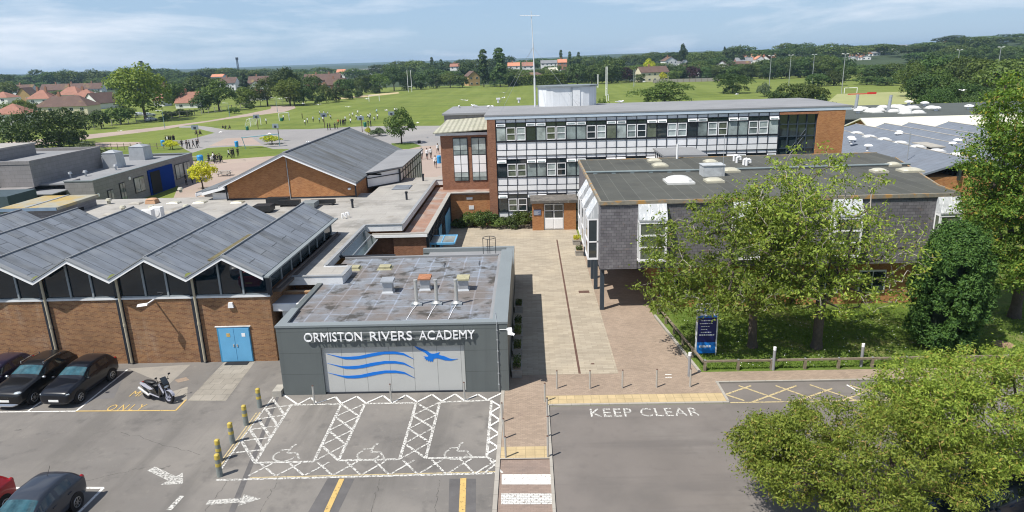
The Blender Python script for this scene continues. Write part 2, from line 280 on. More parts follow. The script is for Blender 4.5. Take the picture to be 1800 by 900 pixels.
# ---------------------------------------------------------------- mesh builder
ORG = {}
class MB:
    def __init__(s): s.v = []; s.f = []; s.m = []
    def face(s, pts, m=0):
        i = len(s.v); s.v += [tuple(p) for p in pts]; s.f.append(tuple(range(i, i + len(pts)))); s.m.append(m); return s
    def raw(s, vs, fs, m=0):
        i = len(s.v); s.v += [tuple(p) for p in vs]; s.f += [tuple(i + k for k in f) for f in fs]; s.m += [m] * len(fs); return s
    def box(s, x0, x1, y0, y1, z0, z1, m=0):
        vs = [(x, y, z) for z in (z0, z1) for y in (y0, y1) for x in (x0, x1)]
        return s.raw(vs, [(0, 2, 3, 1), (4, 5, 7, 6), (0, 1, 5, 4), (2, 6, 7, 3), (0, 4, 6, 2), (1, 3, 7, 5)], m)
    def frus(s, x0, x1, y0, y1, z0, z1, ix, iy, m=0):
        vs = [(x0, y0, z0), (x1, y0, z0), (x1, y1, z0), (x0, y1, z0), (x0 + ix, y0 + iy, z1), (x1 - ix, y0 + iy, z1), (x1 - ix, y1 - iy, z1), (x0 + ix, y1 - iy, z1)]
        return s.raw(vs, [(3, 2, 1, 0), (4, 5, 6, 7), (0, 1, 5, 4), (1, 2, 6, 5), (2, 3, 7, 6), (3, 0, 4, 7)], m)
    def prism(s, a, off, m=0):
        """polygon a (list of points) swept along the vector off"""
        a = [Vector(p) for p in a]; off = Vector(off); n = len(a); b = [p + off for p in a]
        return s.raw(a + b, [tuple(range(n))[::-1], tuple(range(n, 2 * n))] + [(i, (i + 1) % n, n + (i + 1) % n, n + i) for i in range(n)], m)
    def tube(s, p, q, r, r2=None, n=8, m=0, caps=True):
        p = Vector(p); q = Vector(q); d = q - p
        if d.length < 1e-6: return s
        d.normalize(); a = d.orthogonal().normalized(); b = d.cross(a); r2 = r if r2 is None else r2
        ring = [(a * math.cos(2 * math.pi * k / n) + b * math.sin(2 * math.pi * k / n)) for k in range(n)]
        vs = [p + w * r for w in ring] + [q + w * r2 for w in ring]
        fs = [(k, (k + 1) % n, n + (k + 1) % n, n + k) for k in range(n)]
        if caps: fs += [tuple(range(n))[::-1], tuple(range(n, 2 * n))]
        return s.raw(vs, fs, m)
    def path(s, pts, r, n=6, m=0):
        for a, b in zip(pts, pts[1:]): s.tube(a, b, r, None, n, m)
        return s
    def dome(s, x, y, z, rx, ry, h, n=16, k=4, m=0):
        """low pillow dome with a square-ish plan"""
        vs = []; fs = []
        for j in range(k + 1):
            t = j / k * math.pi / 2; sc = math.cos(t); zz = z + h * math.sin(t)
            for i in range(n):
                a = 2 * math.pi * (i + .5) / n; c_, s_ = math.cos(a), math.sin(a); e = max(abs(c_), abs(s_)) ** .75
                vs.append((x + rx * c_ / e * max(sc, .02), y + ry * s_ / e * max(sc, .02), zz))
        for j in range(k):
            for i in range(n): fs.append((j * n + i, j * n + (i + 1) % n, (j + 1) * n + (i + 1) % n, (j + 1) * n + i))
        fs.append(tuple(range(k * n, k * n + n)))
        return s.raw(vs, fs, m)
    def wheelring(s, c, ax, r0, r1, w, n=20, m=0):
        """ring (tyre or rim) round the axis ax"""
        c = Vector(c); ax = Vector(ax).normalized(); a = ax.orthogonal().normalized(); b = ax.cross(a); vs = []; fs = []
        prof = [(r0, -w / 2), (r1 * .96, -w / 2), (r1, -w / 3), (r1, w / 3), (r1 * .96, w / 2), (r0, w / 2)]
        for k in range(n):
            t = 2 * math.pi * k / n; d = a * math.cos(t) + b * math.sin(t)
            for (r, o) in prof: vs.append(c + d * r + ax * o)
        p = len(prof)
        for k in range(n):
            for j in range(p): fs.append((k * p + j, k * p + (j + 1) % p, ((k + 1) % n) * p + (j + 1) % p, ((k + 1) % n) * p + j))
        return s.raw(vs, fs, m)
    def obj(s, name, mats, parent=None, loc=None, smooth=False):
        o0 = Vector(loc) if loc is not None else (ORG.get(parent.name, Vector((0, 0, 0))) if parent else Vector((0, 0, 0)))
        me = bpy.data.meshes.new(name)
        me.from_pydata([(x - o0.x, y - o0.y, z - o0.z) for x, y, z in s.v], [], s.f)
        ms = mats if isinstance(mats, (list, tuple)) else [mats]
        for m in ms: me.materials.append(m)
        me.polygons.foreach_set('material_index', s.m)
        if smooth: me.polygons.foreach_set('use_smooth', [True] * len(s.f))
        me.update(); return link(name, me, parent, o0)
def link(name, me, parent=None, o0=Vector((0, 0, 0))):
    o = bpy.data.objects.new(name, me); COL.objects.link(o); ORG[o.name] = Vector(o0)
    if parent: o.parent = parent
    else: o.location = o0
    return o
def tag(o, label=None, cat=None, group=None, kind=None):
    if label: o['label'] = label
    if cat: o['category'] = cat
    if group: o['group'] = group
    if kind: o['kind'] = kind
    return o
def thing(name, label, cat, loc=(0, 0, 0), group=None):
    o = bpy.data.objects.new(name, None); COL.objects.link(o); o.location = loc; o.empty_display_size = .2
    ORG[o.name] = Vector(loc); return tag(o, label, cat, group)
def copy_tree(o, parent=None):
    kids = list(o.children); c = o.copy(); COL.objects.link(c); c.parent = parent
    ORG[c.name] = Vector(ORG.get(o.name, (0, 0, 0)))
    for k in kids: copy_tree(k, c)
    return c
def place(proto, used, loc, rz=0, label=None, group=None, scale=None):
    """first call moves the prototype itself, later calls copy it"""
    o = proto if not used else copy_tree(proto)
    used.append(1); o.location = loc; o.rotation_euler = (0, 0, rz)
    if scale is not None: o.scale = scale if isinstance(scale, (tuple, list)) else (scale,) * 3
    if label: o['label'] = label
    if group: o['group'] = group
    return o
def struct(name, mb, m, **kw):
    o = mb.obj(name, m, **kw); o['kind'] = 'structure'; return o
def sheet(name, pts, z, m, kind='structure'):
    o = MB().face([(p[0], p[1], z) for p in pts]).obj(name, m); o['kind'] = kind; return o
def rect(x0, y0, x1, y1): return [(x0, y0), (x1, y0), (x1, y1), (x0, y1)]
def strip(mb, pts, w, z, m=0):
    for a, b in zip(pts, pts[1:]):
        a = Vector((a[0], a[1], 0)); b = Vector((b[0], b[1], 0)); d = (b - a).normalized(); n = Vector((-d.y, d.x, 0)) * w / 2
        mb.face([(*(a - n).xy, z), (*(b - n).xy, z), (*(b + n).xy, z), (*(a + n).xy, z)], m)
    return mb
ORD = ['first', 'second', 'third', 'fourth', 'fifth', 'sixth', 'seventh', 'eighth', 'ninth', 'tenth', 'eleventh', 'twelfth', 'thirteenth', 'fourteenth', 'fifteenth', 'sixteenth', 'seventeenth', 'eighteenth', 'nineteenth', 'twentieth']
def text_mesh(txt, size=1.0, extrude=0.0, spacing=1.0, bold=0.0):
    cu = bpy.data.curves.new('lettering', 'FONT'); cu.body = txt; cu.size = size; cu.extrude = extrude; cu.space_character = spacing; cu.offset = bold
    cu.resolution_u = 3
    o = bpy.data.objects.new('lettering', cu); COL.objects.link(o)
    dg = bpy.context.evaluated_depsgraph_get(); me = bpy.data.meshes.new_from_object(o.evaluated_get(dg))
    bpy.data.objects.remove(o); bpy.data.curves.remove(cu); return me
def lettering(name, txt, m, parent, a, b, height, extrude=0.0, up=(0, 0, 1), bold=0.0, spacing=1.0):
    """text spanning from point a to point b (world), letters `height` tall along `up`"""
    me = text_mesh(txt, 1.0, 0.5 if extrude else 0.0, spacing, bold); a = Vector(a); b = Vector(b); up = Vector(up).normalized()
    n = len(me.vertices); co = np.empty(n * 3); me.vertices.foreach_get('co', co); co = co.reshape(n, 3)
    mn = co.min(0); mxx = co.max(0); ex = (b - a); nrm = ex.normalized().cross(up)
    o0 = ORG.get(parent.name, Vector()) if parent else Vector()
    out = np.zeros((n, 3)); fx = (co[:, 0] - mn[0]) / (mxx[0] - mn[0]); fy = (co[:, 1] - mn[1]) / (mxx[1] - mn[1])
    for i in range(3):
        out[:, i] = a[i] - o0[i] + fx * ex[i] + fy * height * up[i] + (co[:, 2] * 2 * extrude * nrm[i] if extrude else 0)
    me.vertices.foreach_set('co', out.ravel()); me.materials.clear(); me.materials.append(m); me.update()
    return link(name, me, parent, o0)

# ---------------------------------------------------------------- foliage
def leaf_mesh(name, c, nrm, ln, wd, m, rng=RNG):
    N = len(c); nrm = nrm / (np.linalg.norm(nrm, axis=1, keepdims=True) + 1e-9)
    r = rng.normal(size=(N, 3)); t = np.cross(nrm, r); t /= (np.linalg.norm(t, axis=1, keepdims=True) + 1e-9); b = np.cross(nrm, t)
    ln = np.broadcast_to(ln, (N,))[:, None]; wd = np.broadcast_to(wd, (N,))[:, None]
    V = np.empty((N, 4, 3)); V[:, 0] = c - t * ln; V[:, 1] = c + b * wd + nrm * wd * .25; V[:, 2] = c + t * ln; V[:, 3] = c - b * wd + nrm * wd * .25
    me = bpy.data.meshes.new(name); me.vertices.add(N * 4); me.vertices.foreach_set('co', V.ravel())
    me.loops.add(N * 4); me.loops.foreach_set('vertex_index', np.arange(N * 4)); me.polygons.add(N)
    me.polygons.foreach_set('loop_start', np.arange(0, N * 4, 4)); me.polygons.foreach_set('loop_total', np.full(N, 4))
    me.materials.append(m); me.update(calc_edges=True); return me
def unit(n, rng=RNG):
    d = rng.normal(size=(n, 3)); return d / np.linalg.norm(d, axis=1, keepdims=True)
def crown(name, nb, nl, leaf, m, rx=.5, z0=.25, z1=1.0, br=.2, shape='round', rng=RNG):
    """crown of a tree 1 high: leaf clumps on the surfaces of many blobs"""
    zc = (z0 + z1) / 2; rz = (z1 - z0) / 2; cs = []; rs = []
    for i in range(nb):
        d = unit(1, rng)[0]; q = rng.uniform(.1, 1.0) ** .5
        p = np.array([d[0] * rx * q, d[1] * rx * q, zc + d[2] * rz * q])
        if shape == 'cone': k = 1 - (p[2] - z0) / (z1 - z0); p[:2] *= (.12 + 1.1 * k)
        if shape == 'flat': p[2] = zc + abs(d[2]) * rz * q * .9 - rz * .2
        if shape == 'umbrella': p[2] = z1 - (1 - z0) * (.15 + .5 * (np.hypot(p[0], p[1]) / rx) ** 2) - rng.uniform(0, .12)
        r = br * rng.uniform(.6, 1.25) * (1 if shape != 'cone' else (.35 + k * .7)); cs.append(p * [1, 1, 1]); rs.append(r)
    cs = np.array(cs); rs = np.array(rs); w = rs ** 2 / (rs ** 2).sum(); idx = rng.choice(nb, nl, p=w)
    d = unit(nl, rng); d[:, 2] = np.where(d[:, 2] < -.3, -d[:, 2] * .6, d[:, 2])
    rr = rs[idx][:, None] * rng.uniform(.72, 1.12, (nl, 1)); P_ = cs[idx] + d * rr * [1, 1, .85]
    dist = np.linalg.norm(P_[:, None, :] - cs[None], axis=2) / rs[None]; keep = (dist.min(1) > .6)
    P_ = P_[keep]; d = d[keep]; P_ = P_[P_[:, 2] > .02]; d = d[:len(P_)]
    N = len(P_); nn = d * .9 + rng.normal(size=(N, 3)) * .45 + [0, 0, .25]
    s_ = leaf * rng.uniform(.6, 1.4, N)
    return leaf_mesh(name, P_, nn, s_, s_ * .62, m, rng)
def trunk_mesh(name, m, r=.028, h=.45, limbs=5, spread=.28, top=.8, rng=RNG):
    mb = MB(); mb.tube((0, 0, 0), (0, 0, h * .5), r * 1.25, r, 8, caps=False); mb.tube((0, 0, h * .5), (.01, 0, h), r, r * .8, 8, caps=False)
    for i in range(limbs):
        a = 2 * math.pi * (i + rng.uniform(0, .6)) / limbs; s_ = spread * rng.uniform(.6, 1)
        e = (s_ * math.cos(a), s_ * math.sin(a), rng.uniform(h + .12, top))
        mb.tube((0.01, 0, h - .02 - .02 * i), e, r * .55, r * .15, 5, caps=False)
    me_o = mb.obj(name, m); return me_o
TREES = {}
def tree_proto(kind):
    rng = np.random.default_rng(abs(hash(kind)) % 1000 if False else sum(map(ord, kind)))
    if kind.startswith('oak'): c = crown('crown', 40, 7500, .026, L_dark if 'd' in kind[3:] else (L_light if 'l' in kind[3:] else L_mid), .42, .16, .94, .20, rng=rng)
    elif kind.startswith('round'): c = crown('crown', 26, 4600, .036, L_dark if 'd' in kind[5:] else (L_light if 'l' in kind[5:] else L_mid), .38, .14, .88, .24, rng=rng)
    elif kind.startswith('wood'): c = crown('crown', 34, 5600, .030, L_mid if 'm' in kind[4:] else L_dark, .40, .06, .86, .22, rng=rng)
    elif kind.startswith('bush'): c = crown('crown', 30 if '2' in kind or '3' in kind else 18, 8000 if '2' in kind or '3' in kind else 3200, .026 if '2' in kind or '3' in kind else .045, L_mid if 'm' in kind[4:] else (L_hedge if 'h' in kind[4:] else (L_blue if 'g' in kind[4:] else L_dark)), .62, .0, .85, .25, rng=rng)
    elif kind == 'poplar': c = crown('crown', 46, 4200, .022, L_dark, .075, .06, .93, .075, rng=rng)
    elif kind == 'conifer': c = crown('crown', 30, 2600, .026, L_pine, .26, .1, .98, .10, 'cone', rng=rng)
    elif kind == 'pine': c = crown('crown', 16, 2400, .03, L_pine, .34, .35, .97, .13, rng=rng)
    elif kind == 'yellow': c = crown('crown', 20, 3200, .035, L_yel, .38, .3, .88, .2, rng=rng)
    elif kind == 'purple': c = crown('crown', 22, 3600, .035, L_purp, .38, .12, .88, .23, rng=rng)
    t = thing(NAMES[kind.rstrip('0123456789')] if kind.rstrip('0123456789') in NAMES else 'broadleaf_tree', 'x', 'tree')
    link('crown', c, t)
    tr = trunk_mesh('trunk', M_bark_d, .012 if kind == 'poplar' else .024, .3, 5, .05 if kind == 'poplar' else .22, .7, rng); tr.parent = t
    return t
NAMES = {'poplar': 'poplar_tree', 'conifer': 'conifer_tree', 'pine': 'pine_tree', 'purple': 'copper_beech_tree', 'yellow': 'golden_tree',
         'bushm': 'bush', 'bushh': 'bush', 'bushg': 'bush', 'bushd': 'bush'}
def plant(kind, x, y, z, h, w, label, cat='tree', group=None, rz=None):
    """h height, w overall width in metres"""
    if kind not in TREES: TREES[kind] = (tree_proto(kind), [])
    pr, used = TREES[kind]; base = {'poplar': .28, 'conifer': .62, 'pine': .85}.get(kind, 1.45 if kind.startswith('bush') else 1.05)
    o = place(pr, used, (x, y, z - .02), random.uniform(0, 6.28) if rz is None else rz, label, group, (w / base, w / base, h))
    o['category'] = cat
    if not group and 'group' in o: del o['group']
    return o
def skeleton(seed, base, top_trunk, centers, r_tip=.012, jitter=.12, lean=(0, 0), rmax=None, wob=.35):
    """join every clump centre to the nearest point of the growing branch system"""
    rng = np.random.default_rng(seed); base = np.array(base, float); tt = np.array(top_trunk, float)
    nodes = [base + (tt - base) * k / 5 for k in range(6)]; par = [-1, 0, 1, 2, 3, 4]; pts = np.array(nodes)
    order = np.argsort(np.linalg.norm(centers - tt, axis=1)); tips = []
    for ci in order:
        c = centers[ci]; cand = pts[2:]; d = np.linalg.norm(cand - c, axis=1)
        rad = np.linalg.norm(cand - tt, axis=1) * .25 + np.maximum(0, cand[:, 2] - c[2] - .3) * 1.2
        j = int(np.argmin(d + rad)) + 2; L = np.linalg.norm(c - pts[j]); k = max(2, int(L / .7)); prev = j; a = pts[j].copy(); new = []
        sag = rng.normal(size=3) * wob * L * .25
        for i in range(1, k + 1):
            t = i / k; p = a + (c - a) * t + sag * math.sin(math.pi * t) + rng.normal(size=3) * jitter * (.3 if i == k else 1) * .5
            nodes.append(p); par.append(prev); prev = len(nodes) - 1; new.append(p)
        pts = np.array(nodes); tips.append(prev)
    n = len(nodes); cnt = np.zeros(n)
    for t in tips: cnt[t] += 1
    for i in range(n - 1, 0, -1): cnt[par[i]] += cnt[i]
    r = r_tip * np.maximum(cnt, 1) ** .5
    if rmax: r = np.minimum(r, rmax)
    return pts, par, r, tips
def branch_obj(name, pts, par, r, m, parent, lo=0, hi=1e9, nside=6):
    V = []; Fc = []
    for i in range(1, len(pts)):
        p = pts[par[i]]; q = pts[i]
        if not (lo <= r[i] < hi): continue
        d = q - p; L = np.linalg.norm(d)
        if L < 1e-5: continue
        d = d / L; a = np.cross(d, [0.3, .9, .31]); a /= np.linalg.norm(a) + 1e-9; b = np.cross(d, a); r0 = min(r[par[i]], r[i] * 1.5); k0 = len(V)
        if par[i] == 0: r0 = r[0] * 1.35
        n = nside if r[i] > .05 else 4
        for (c, rr) in ((p, r0), (q, r[i])):
            for k in range(n):
                t = 2 * math.pi * k / n; V.append(tuple(c + (a * math.cos(t) + b * math.sin(t)) * rr))
        for k in range(n): Fc.append((k0 + k, k0 + (k + 1) % n, k0 + n + (k + 1) % n, k0 + n + k))
    mb = MB(); mb.v = V; mb.f = Fc; mb.m = [0] * len(Fc)
    o0 = ORG.get(parent.name, Vector()); return mb.obj(name, m, parent, smooth=True)
# ---------------------------------------------------------------- terrain
def sstep(t): t = max(0., min(1., t)); return t * t * (3 - 2 * t)
def TZ(x, y):
    far = sstep((y - 440) / 520.)
    return far * (3.0 + 17.0 * sstep((x + 60) / 560.)) + 10 * sstep((y - 1500) / 3000.)
ys = list(np.concatenate([np.linspace(-60, 420, 9), np.linspace(450, 1100, 22), np.geomspace(1200, 9000, 14)]))
xs = list(np.concatenate([-np.geomspace(9000, 500, 10), np.linspace(-420, 620, 33), np.geomspace(700, 9000, 12)]))
mb = MB(); mb.v = [(x, y, TZ(x, y)) for y in ys for x in xs]; nx = len(xs)
mb.f = [(j * nx + i, j * nx + i + 1, (j + 1) * nx + i + 1, (j + 1) * nx + i) for j in range(len(ys) - 1) for i in range(nx - 1)]; mb.m = [1 if ys[j] > 455 or xs[i] < -330 or xs[i] > 260 else 0 for j in range(len(ys) - 1) for i in range(nx - 1)]
struct('ground', mb, [M_grass, M_terrain], smooth=True)
# long low hills on the horizon
mb = MB(); rngh = np.random.default_rng(5); hx = np.linspace(-6500, 7000, 90); N = len(hx)
hz = 19 + 9 * np.interp(hx, [-5000, -2600, -1500, -600, 1500, 7000], [.1, .2, 1.1, .9, .4, .3]) + np.convolve(rngh.normal(size=N + 6) * 3, np.ones(7) / 7, 'valid')
for k in range(N): mb.v += [(hx[k], 5200, 0), (hx[k], 5600, hz[k] * .85), (hx[k], 6200, hz[k]), (hx[k], 7600, 0)]
for k in range(N - 1):
    for j in range(3): mb.f.append((k * 4 + j, k * 4 + 4 + j, k * 4 + 5 + j, k * 4 + 1 + j)); mb.m.append(0)
struct('hills', mb, mat('hill_woods', (.045, .07, .03), .95, var=.5, vs=.006), smooth=True)

# ---------------------------------------------------------------- near ground
sheet('car_park', [(-75, 5), (-1.62, 5), (-1.62, 31.2), (-12.6, 31.2), (-12.6, 36), (-75, 36)], .004, M_asph)
sheet('road', [(.72, 5), (70, 5), (70, 31.6), (9.3, 31.6), (9.3, 29.42), (.72, 29.42)], .004, M_asph_road)
mb = MB(); mb.box(-1.45, .6, 5, 25.0, -.05, .012)
struct('crossing_surface', mb, mat('crossing_blocks', (.27, .205, .17), .92, var=.1, vs=.6, pat=(.21, .105, .006, .75, .85, .5), layers=[((.2, .16, .14), 1.3, .5, .7, .5)]))
mb = MB(); mb.box(-1.45, .6, 25.86, 31.2, -.05, .05); mb.box(.6, 9.2, 30.42, 32.75, -.05, .05); mb.box(9.2, 70, 31.62, 32.75, -.05, .05); mb.box(-1.3, .6, 31.2, 32.75, -.05, .05)
mb.face([(4.46, 32.75, .05), (8.6, 32.75, .05), (7.75, 40.6, .05), (7.75, 43, .05), (24.6, 43, .05), (24.6, 60, .05), (4.46, 60, .05)])
mb.box(-1.62, -1.45, 31.02, 31.2, -.05, .049)
struct('pavement', mb, M_block)
mb = MB(); mb.box(-1.45, .6, 25.0, 25.86, -.05, .052); mb.box(.6, 9.2, 29.56, 30.42, -.05, .052)
struct('tactile_paving', mb, M_tact)
mb = MB(); mb.box(-1.62, -1.45, 5, 31.02, -.05, .07); mb.box(.6, .72, 5, 29.44, -.05, .07); mb.box(.72, 9.3, 29.44, 29.56, -.05, .07)
mb.box(9.2, 9.32, 29.56, 31.62, -.05, .09); mb.box(9.32, 70, 31.5, 31.62, -.05, .09)
mb.prism([(8.62, 32.75, -.05), (8.76, 32.75, -.05), (7.90, 41.0, -.05), (7.76, 41.0, -.05)], (0, 0, .16))
mb.prism([(-1.6, 24.9, .071), (.72, 24.9, .071), (.72, 24.96, .071), (-1.6, 24.96, .071)], (0, 0, .004))
struct('kerb', mb, M_kerb)
mb = MB(); mb.face([(-1.2, 32.75, .055), (4.46, 32.75, .055), (4.46, 60, .055), (4.46, 66.8, .055), (-9, 66.8, .055), (-9, 50, .055), (-1.2, 50, .055)])
struct('courtyard_paving', mb, M_pave)
sheet('lawn', [(8.76, 32.75), (70, 32.75), (70, 60), (24.6, 60), (24.6, 42.4), (7.9, 42.4), (7.9, 41.0)], .02, M_lawn)
tag(MB().box(2.38, 2.50, 32.8, 60.5, .05, .062).obj('drainage_channel', M_drain), 'long rust brown drain channel running up the beige courtyard', 'drain')
tag(MB().box(3.35, 4.1, 45.6, 46.1, .05, .061).obj('manhole_cover', M_drain), 'square rust brown manhole cover right of the long drain channel', 'manhole cover')
tag(MB().box(3.15, 3.32, 33.9, 34.05, .05, .061).obj('manhole_cover', M_drain), 'tiny brown cover in the beige paving near the entrance bollards', 'manhole cover')
# slabs leading to the blue door, patches in the tarmac
def pp(*uv, z=.008): return [G(*a).xy for a in uv]
sheet('door_path', pp((395, 636), (450, 634), (397, 705), (329, 705)), .010, M_slab)
sheet('concrete_apron', pp((225, 648), (335, 641), (297, 676), (262, 664)), .009, mat('concrete_apron', (.27, .25, .22), .9, var=.12, vs=1, layers=[((.17, .16, .15), 1, .5, .7, .6)]))
sheet('path_edge', pp((297, 690), (330, 680), (329, 705), (305, 709)), .009, M_slab)
sheet('drain_patch', pp((307, 668), (327, 663), (333, 668), (313, 673)), .011, M_block)
def z4(*pts): return [G(380 + x / 3., 660 + y / 3.) for x, y in pts]
sheet('tarmac_seam', [p.xy for p in z4((318, 108), (334, 108), (100, 720), (65, 720))], .008, M_asph_dark)
sheet('tarmac_patch', [p.xy for p in z4((590, 540), (730, 545), (640, 730), (480, 730))], .0065, M_asph_dark)
sheet('tarmac_patch', [p.xy for p in z4((1230, 545), (1370, 545), (1370, 730), (1225, 730))], .0065, M_asph_dark)
sheet('tarmac_patch', pp((10, 650), (225, 648), (200, 700), (0, 712)), .0062, mat('asphalt_bays', (.135, .13, .13), .93, var=.12, vs=.5, layers=[((.2, .19, .18), .4, .5, .7, .4)]))
def line_thing(name, label, segs, w, m, z=.014, cat='road marking', kind=None):
    mb = MB()
    for i, s_ in enumerate(segs):
        ww = w if len(s_[-1:]) and not isinstance(s_[-1], float) else s_[-1]
        strip(mb, [p for p in s_ if not isinstance(p, float)], ww, z + .0006 * (i % 7))
    return tag(mb.obj(name, m), label, cat)
# disabled bays
seg = []
bays = [[(395, 157), (205, 462), (515, 455), (660, 152)], [(785, 150), (645, 450), (968, 443), (1055, 146)], [(1180, 142), (1105, 438), (1427, 432), (1452, 132)]]
for k, b in enumerate(bays):
    p = z4(*b); line_thing('bay_outline', 'white outline of the %s disabled parking bay' % ['left', 'middle', 'right'][k], [[p[0], p[1]], [p[1], p[2]], [p[2], p[3]], [p[3], p[0]]], .13, M_white_line2)
def hatch(L0, L1, R0, R1, n, w=.09, ph=0.):
    out = []; L0, L1, R0, R1 = z4(L0, L1, R0, R1)
    for k in range(n):
        a = (k + ph) / n; b = min(1, (k + 1 + ph) / n)
        out += [[L0.lerp(L1, a), R0.lerp(R1, b), w * 1.3], [R0.lerp(R1, a), L0.lerp(L1, b), w]]
    return out
seg = hatch((660, 152), (515, 455), (785, 150), (645, 450), 4) + hatch((1055, 146), (968, 443), (1180, 142), (1105, 438), 4)
line_thing('hatch_marking', 'white crosshatching in the gaps between the three disabled bays', seg, .09, M_white_line2, .018)
seg = hatch((300, 128), (85, 410), (395, 157), (205, 462), 5, .1)
seg += [z4((305, 110), (80, 415)), z4((80, 415), (25, 500))]
line_thing('hatch_marking', 'white zigzag and edge lines left of the disabled bays beside yellow bollards', seg, .085, M_white_line2, .018)
tops = [(350, 100), (430, 155), (500, 118), (530, 148), (630, 115), (660, 150), (742, 112), (790, 148), (880, 108), (930, 146), (1000, 105), (1060, 142), (1138, 102), (1190, 138), (1260, 100), (1310, 135), (1380, 101), (1430, 131), (1505, 95)]
line_thing('hatch_marking', 'white zigzag line along the foot of the dark grey entrance building', [z4(*tops)], .10, M_white_line, .024)
zz = [(1450, 135)]
for k in range(4): zz += [(1500 - k * 4, 165 + k * 72), (1444 - k * 6, 200 + k * 72)]
line_thing('hatch_marking', 'white sawtooth line between the right disabled bay and the footpath', [z4(*zz)], .10, M_white_line, .024)
seg = []
for k in range(9):
    a = 235 + k * 150; c = (a + 75, 530 - k * 1.8); seg.append(z4((a, 466 - k * 3.6), c)); seg.append(z4((a - 65, 531 - k * 1.8), (a + 62, 466 - k * 3.6)))
seg.append(z4((1427, 432), (1485, 460), (1420, 512)))
line_thing('hatch_marking', 'row of white crosses along the near end of the disabled bays', seg, .09, M_white_line2, .018)
line_thing('hatch_marking', 'long white line closing the disabled bay area towards the roadway', [z4((0, 553), (1490, 516))], .12, M_white_line2, .013)
line_thing('yellow_line', 'thin worn yellow line along the near edge of the disabled bays', [z4((180, 540), (1490, 508)), z4((10, 475), (215, 195)), z4((25, 475), (232, 195))], .06, M_yel_line2, .0125)
# wheelchair symbols
for k, (x, y) in enumerate([(385, 410), (825, 405), (1282, 400)]):
    c = z4((x, y))[0]; segs = []
    pts = [Vector((c.x - .12 + .48 * math.cos(a), c.y - .22 + .42 * math.sin(a), 0)) for a in np.linspace(2.3, 6.1, 12)]
    segs.append(pts); segs.append([Vector((c.x - .02, c.y + .55, 0)), Vector((c.x - .08, c.y + .0, 0)), Vector((c.x + .35, c.y - .02, 0)), Vector((c.x + .6, c.y - .5, 0))])
    segs.append([Vector((c.x - .45, c.y + .22, 0)), Vector((c.x - .05, c.y + .28, 0))])
    segs.append([Vector((c.x - .0, c.y + .62, 0)), Vector((c.x + .12, c.y + .62, 0)), .16])
    line_thing('wheelchair_symbol', 'worn white wheelchair symbol painted in the %s disabled bay' % ['left', 'middle', 'right'][k], segs, .09, M_white_line3, .016)
# other markings
line_thing('yellow_line', 'broad ochre line at the bottom edge, left one of the two on dark patches', [[G(601, 842), G(572, 905)]], .21, M_yel_line, .016)
line_thing('yellow_line', 'broad ochre line at the bottom edge, right one of the two on dark patches', [[G(814.5, 841), G(812, 905)]], .24, M_yel_line, .016)
line_thing('bay_line', 'white lines of the bays around the parked black cars', [[G(-40, 725), G(134, 723), .09], [G(134, 723), G(224, 650), .10], [G(48, 724), G(95, 690), .09], [G(-30, 724), G(20, 690), .09]], .09, M_white_line, .012)
line_thing('bay_line', 'yellow corner line of the motorcycle bay in front of the scooter', [[G(134, 723), G(309, 722)], [G(309, 722), G(327, 703)]], .09, M_yel_line, .0155)
line_thing('bay_line', 'white bay lines beside the grey hatchback in the bottom left corner', [[G(-40, 858), G(182, 858)], [G(182, 858), G(135, 905)]], .12, M_white_line, .013)
def ground_text(name, label, txt, u0, v0, u1, v1, vtop, m, bold=.01, spacing=1.05, cat='road marking'):
    a = G(u0, v0, .016); b = G(u1, v1, .016); h = (G((u0 + u1) / 2, vtop, .016) - G((u0 + u1) / 2, (v0 + v1) / 2, .016)).length
    o = lettering(name, txt, m, None, a, b, h, up=(0, 1, 0), bold=bold, spacing=spacing); return tag(o, label, cat)
ground_text('road_lettering', 'white KEEP CLEAR lettering painted on the road', 'KEEP CLEAR', 1039, 733, 1232, 731, 717.5, M_white_line2, .004, 1.12)
ground_text('road_lettering', 'yellow ONLY lettering painted in the motorcycle bay', 'ONLY', 184, 722, 248, 721.5, 712.5, M_yel_line, .0, 1.5)
ground_text('road_lettering', 'yellow M and stroke painted beside the parked scooter', 'M/', 226, 697, 247, 696.5, 688, M_yel_line, .0, 1.1)
def arrow(label, a, b, w, hl, hw, m):
    a = a.xy; b = b.xy; d = (b - a).normalized(); n = Vector((-d.y, d.x)); k = b - d * hl
    pts = [a - n * w / 2, k - n * w / 2, k - n * hw, b, k + n * hw, k + n * w / 2, a + n * w / 2]
    tag(MB().face([(p.x, p.y, .015) for p in pts]).obj('road_arrow', m), label, 'road marking')
arrow('white direction arrow on the car park slanting down towards the right', G(266, 824), G(322, 851), .34, .75, .5, M_white_line3)
arrow('white direction arrow pointing right near the bottom edge of the car park', G(364, 884), G(459, 877), .3, .75, .36, M_white_line3)
line_thing('bay_line', 'short pale rectangle painted near the bottom edge of the car park', [[G(320, 872), G(297, 897)]], .2, M_white_line2, .013)
mb = MB(); mb.face([(*G(882, 834.5).xy, .017), (*G(882, 852).xy, .017), (*G(968, 852).xy, .017), (*G(968, 834.5).xy, .017)][::-1])
tag(mb.obj('crossing_stripe', M_white_line), 'solid white stripe of the crossing nearest the buff paving', 'road marking', None)
mb = MB(); mb.face([(*G(881, 868).xy, .017), (*G(881, 887).xy, .017), (*G(970, 887).xy, .017), (*G(970, 868).xy, .017)][::-1])
tag(mb.obj('crossing_stripe', mat('road_paint_blocks', (.62, .61, .58), .85, var=.1, vs=5, pat=(.21, .105, .012, .45, .9, .5), wear=(8, .36, .44))), 'broken worn white stripe of the crossing at the bottom edge', 'road marking')
def z5(*pts): return [G(860 + x / 3., 600 + y / 3.) for x, y in pts]
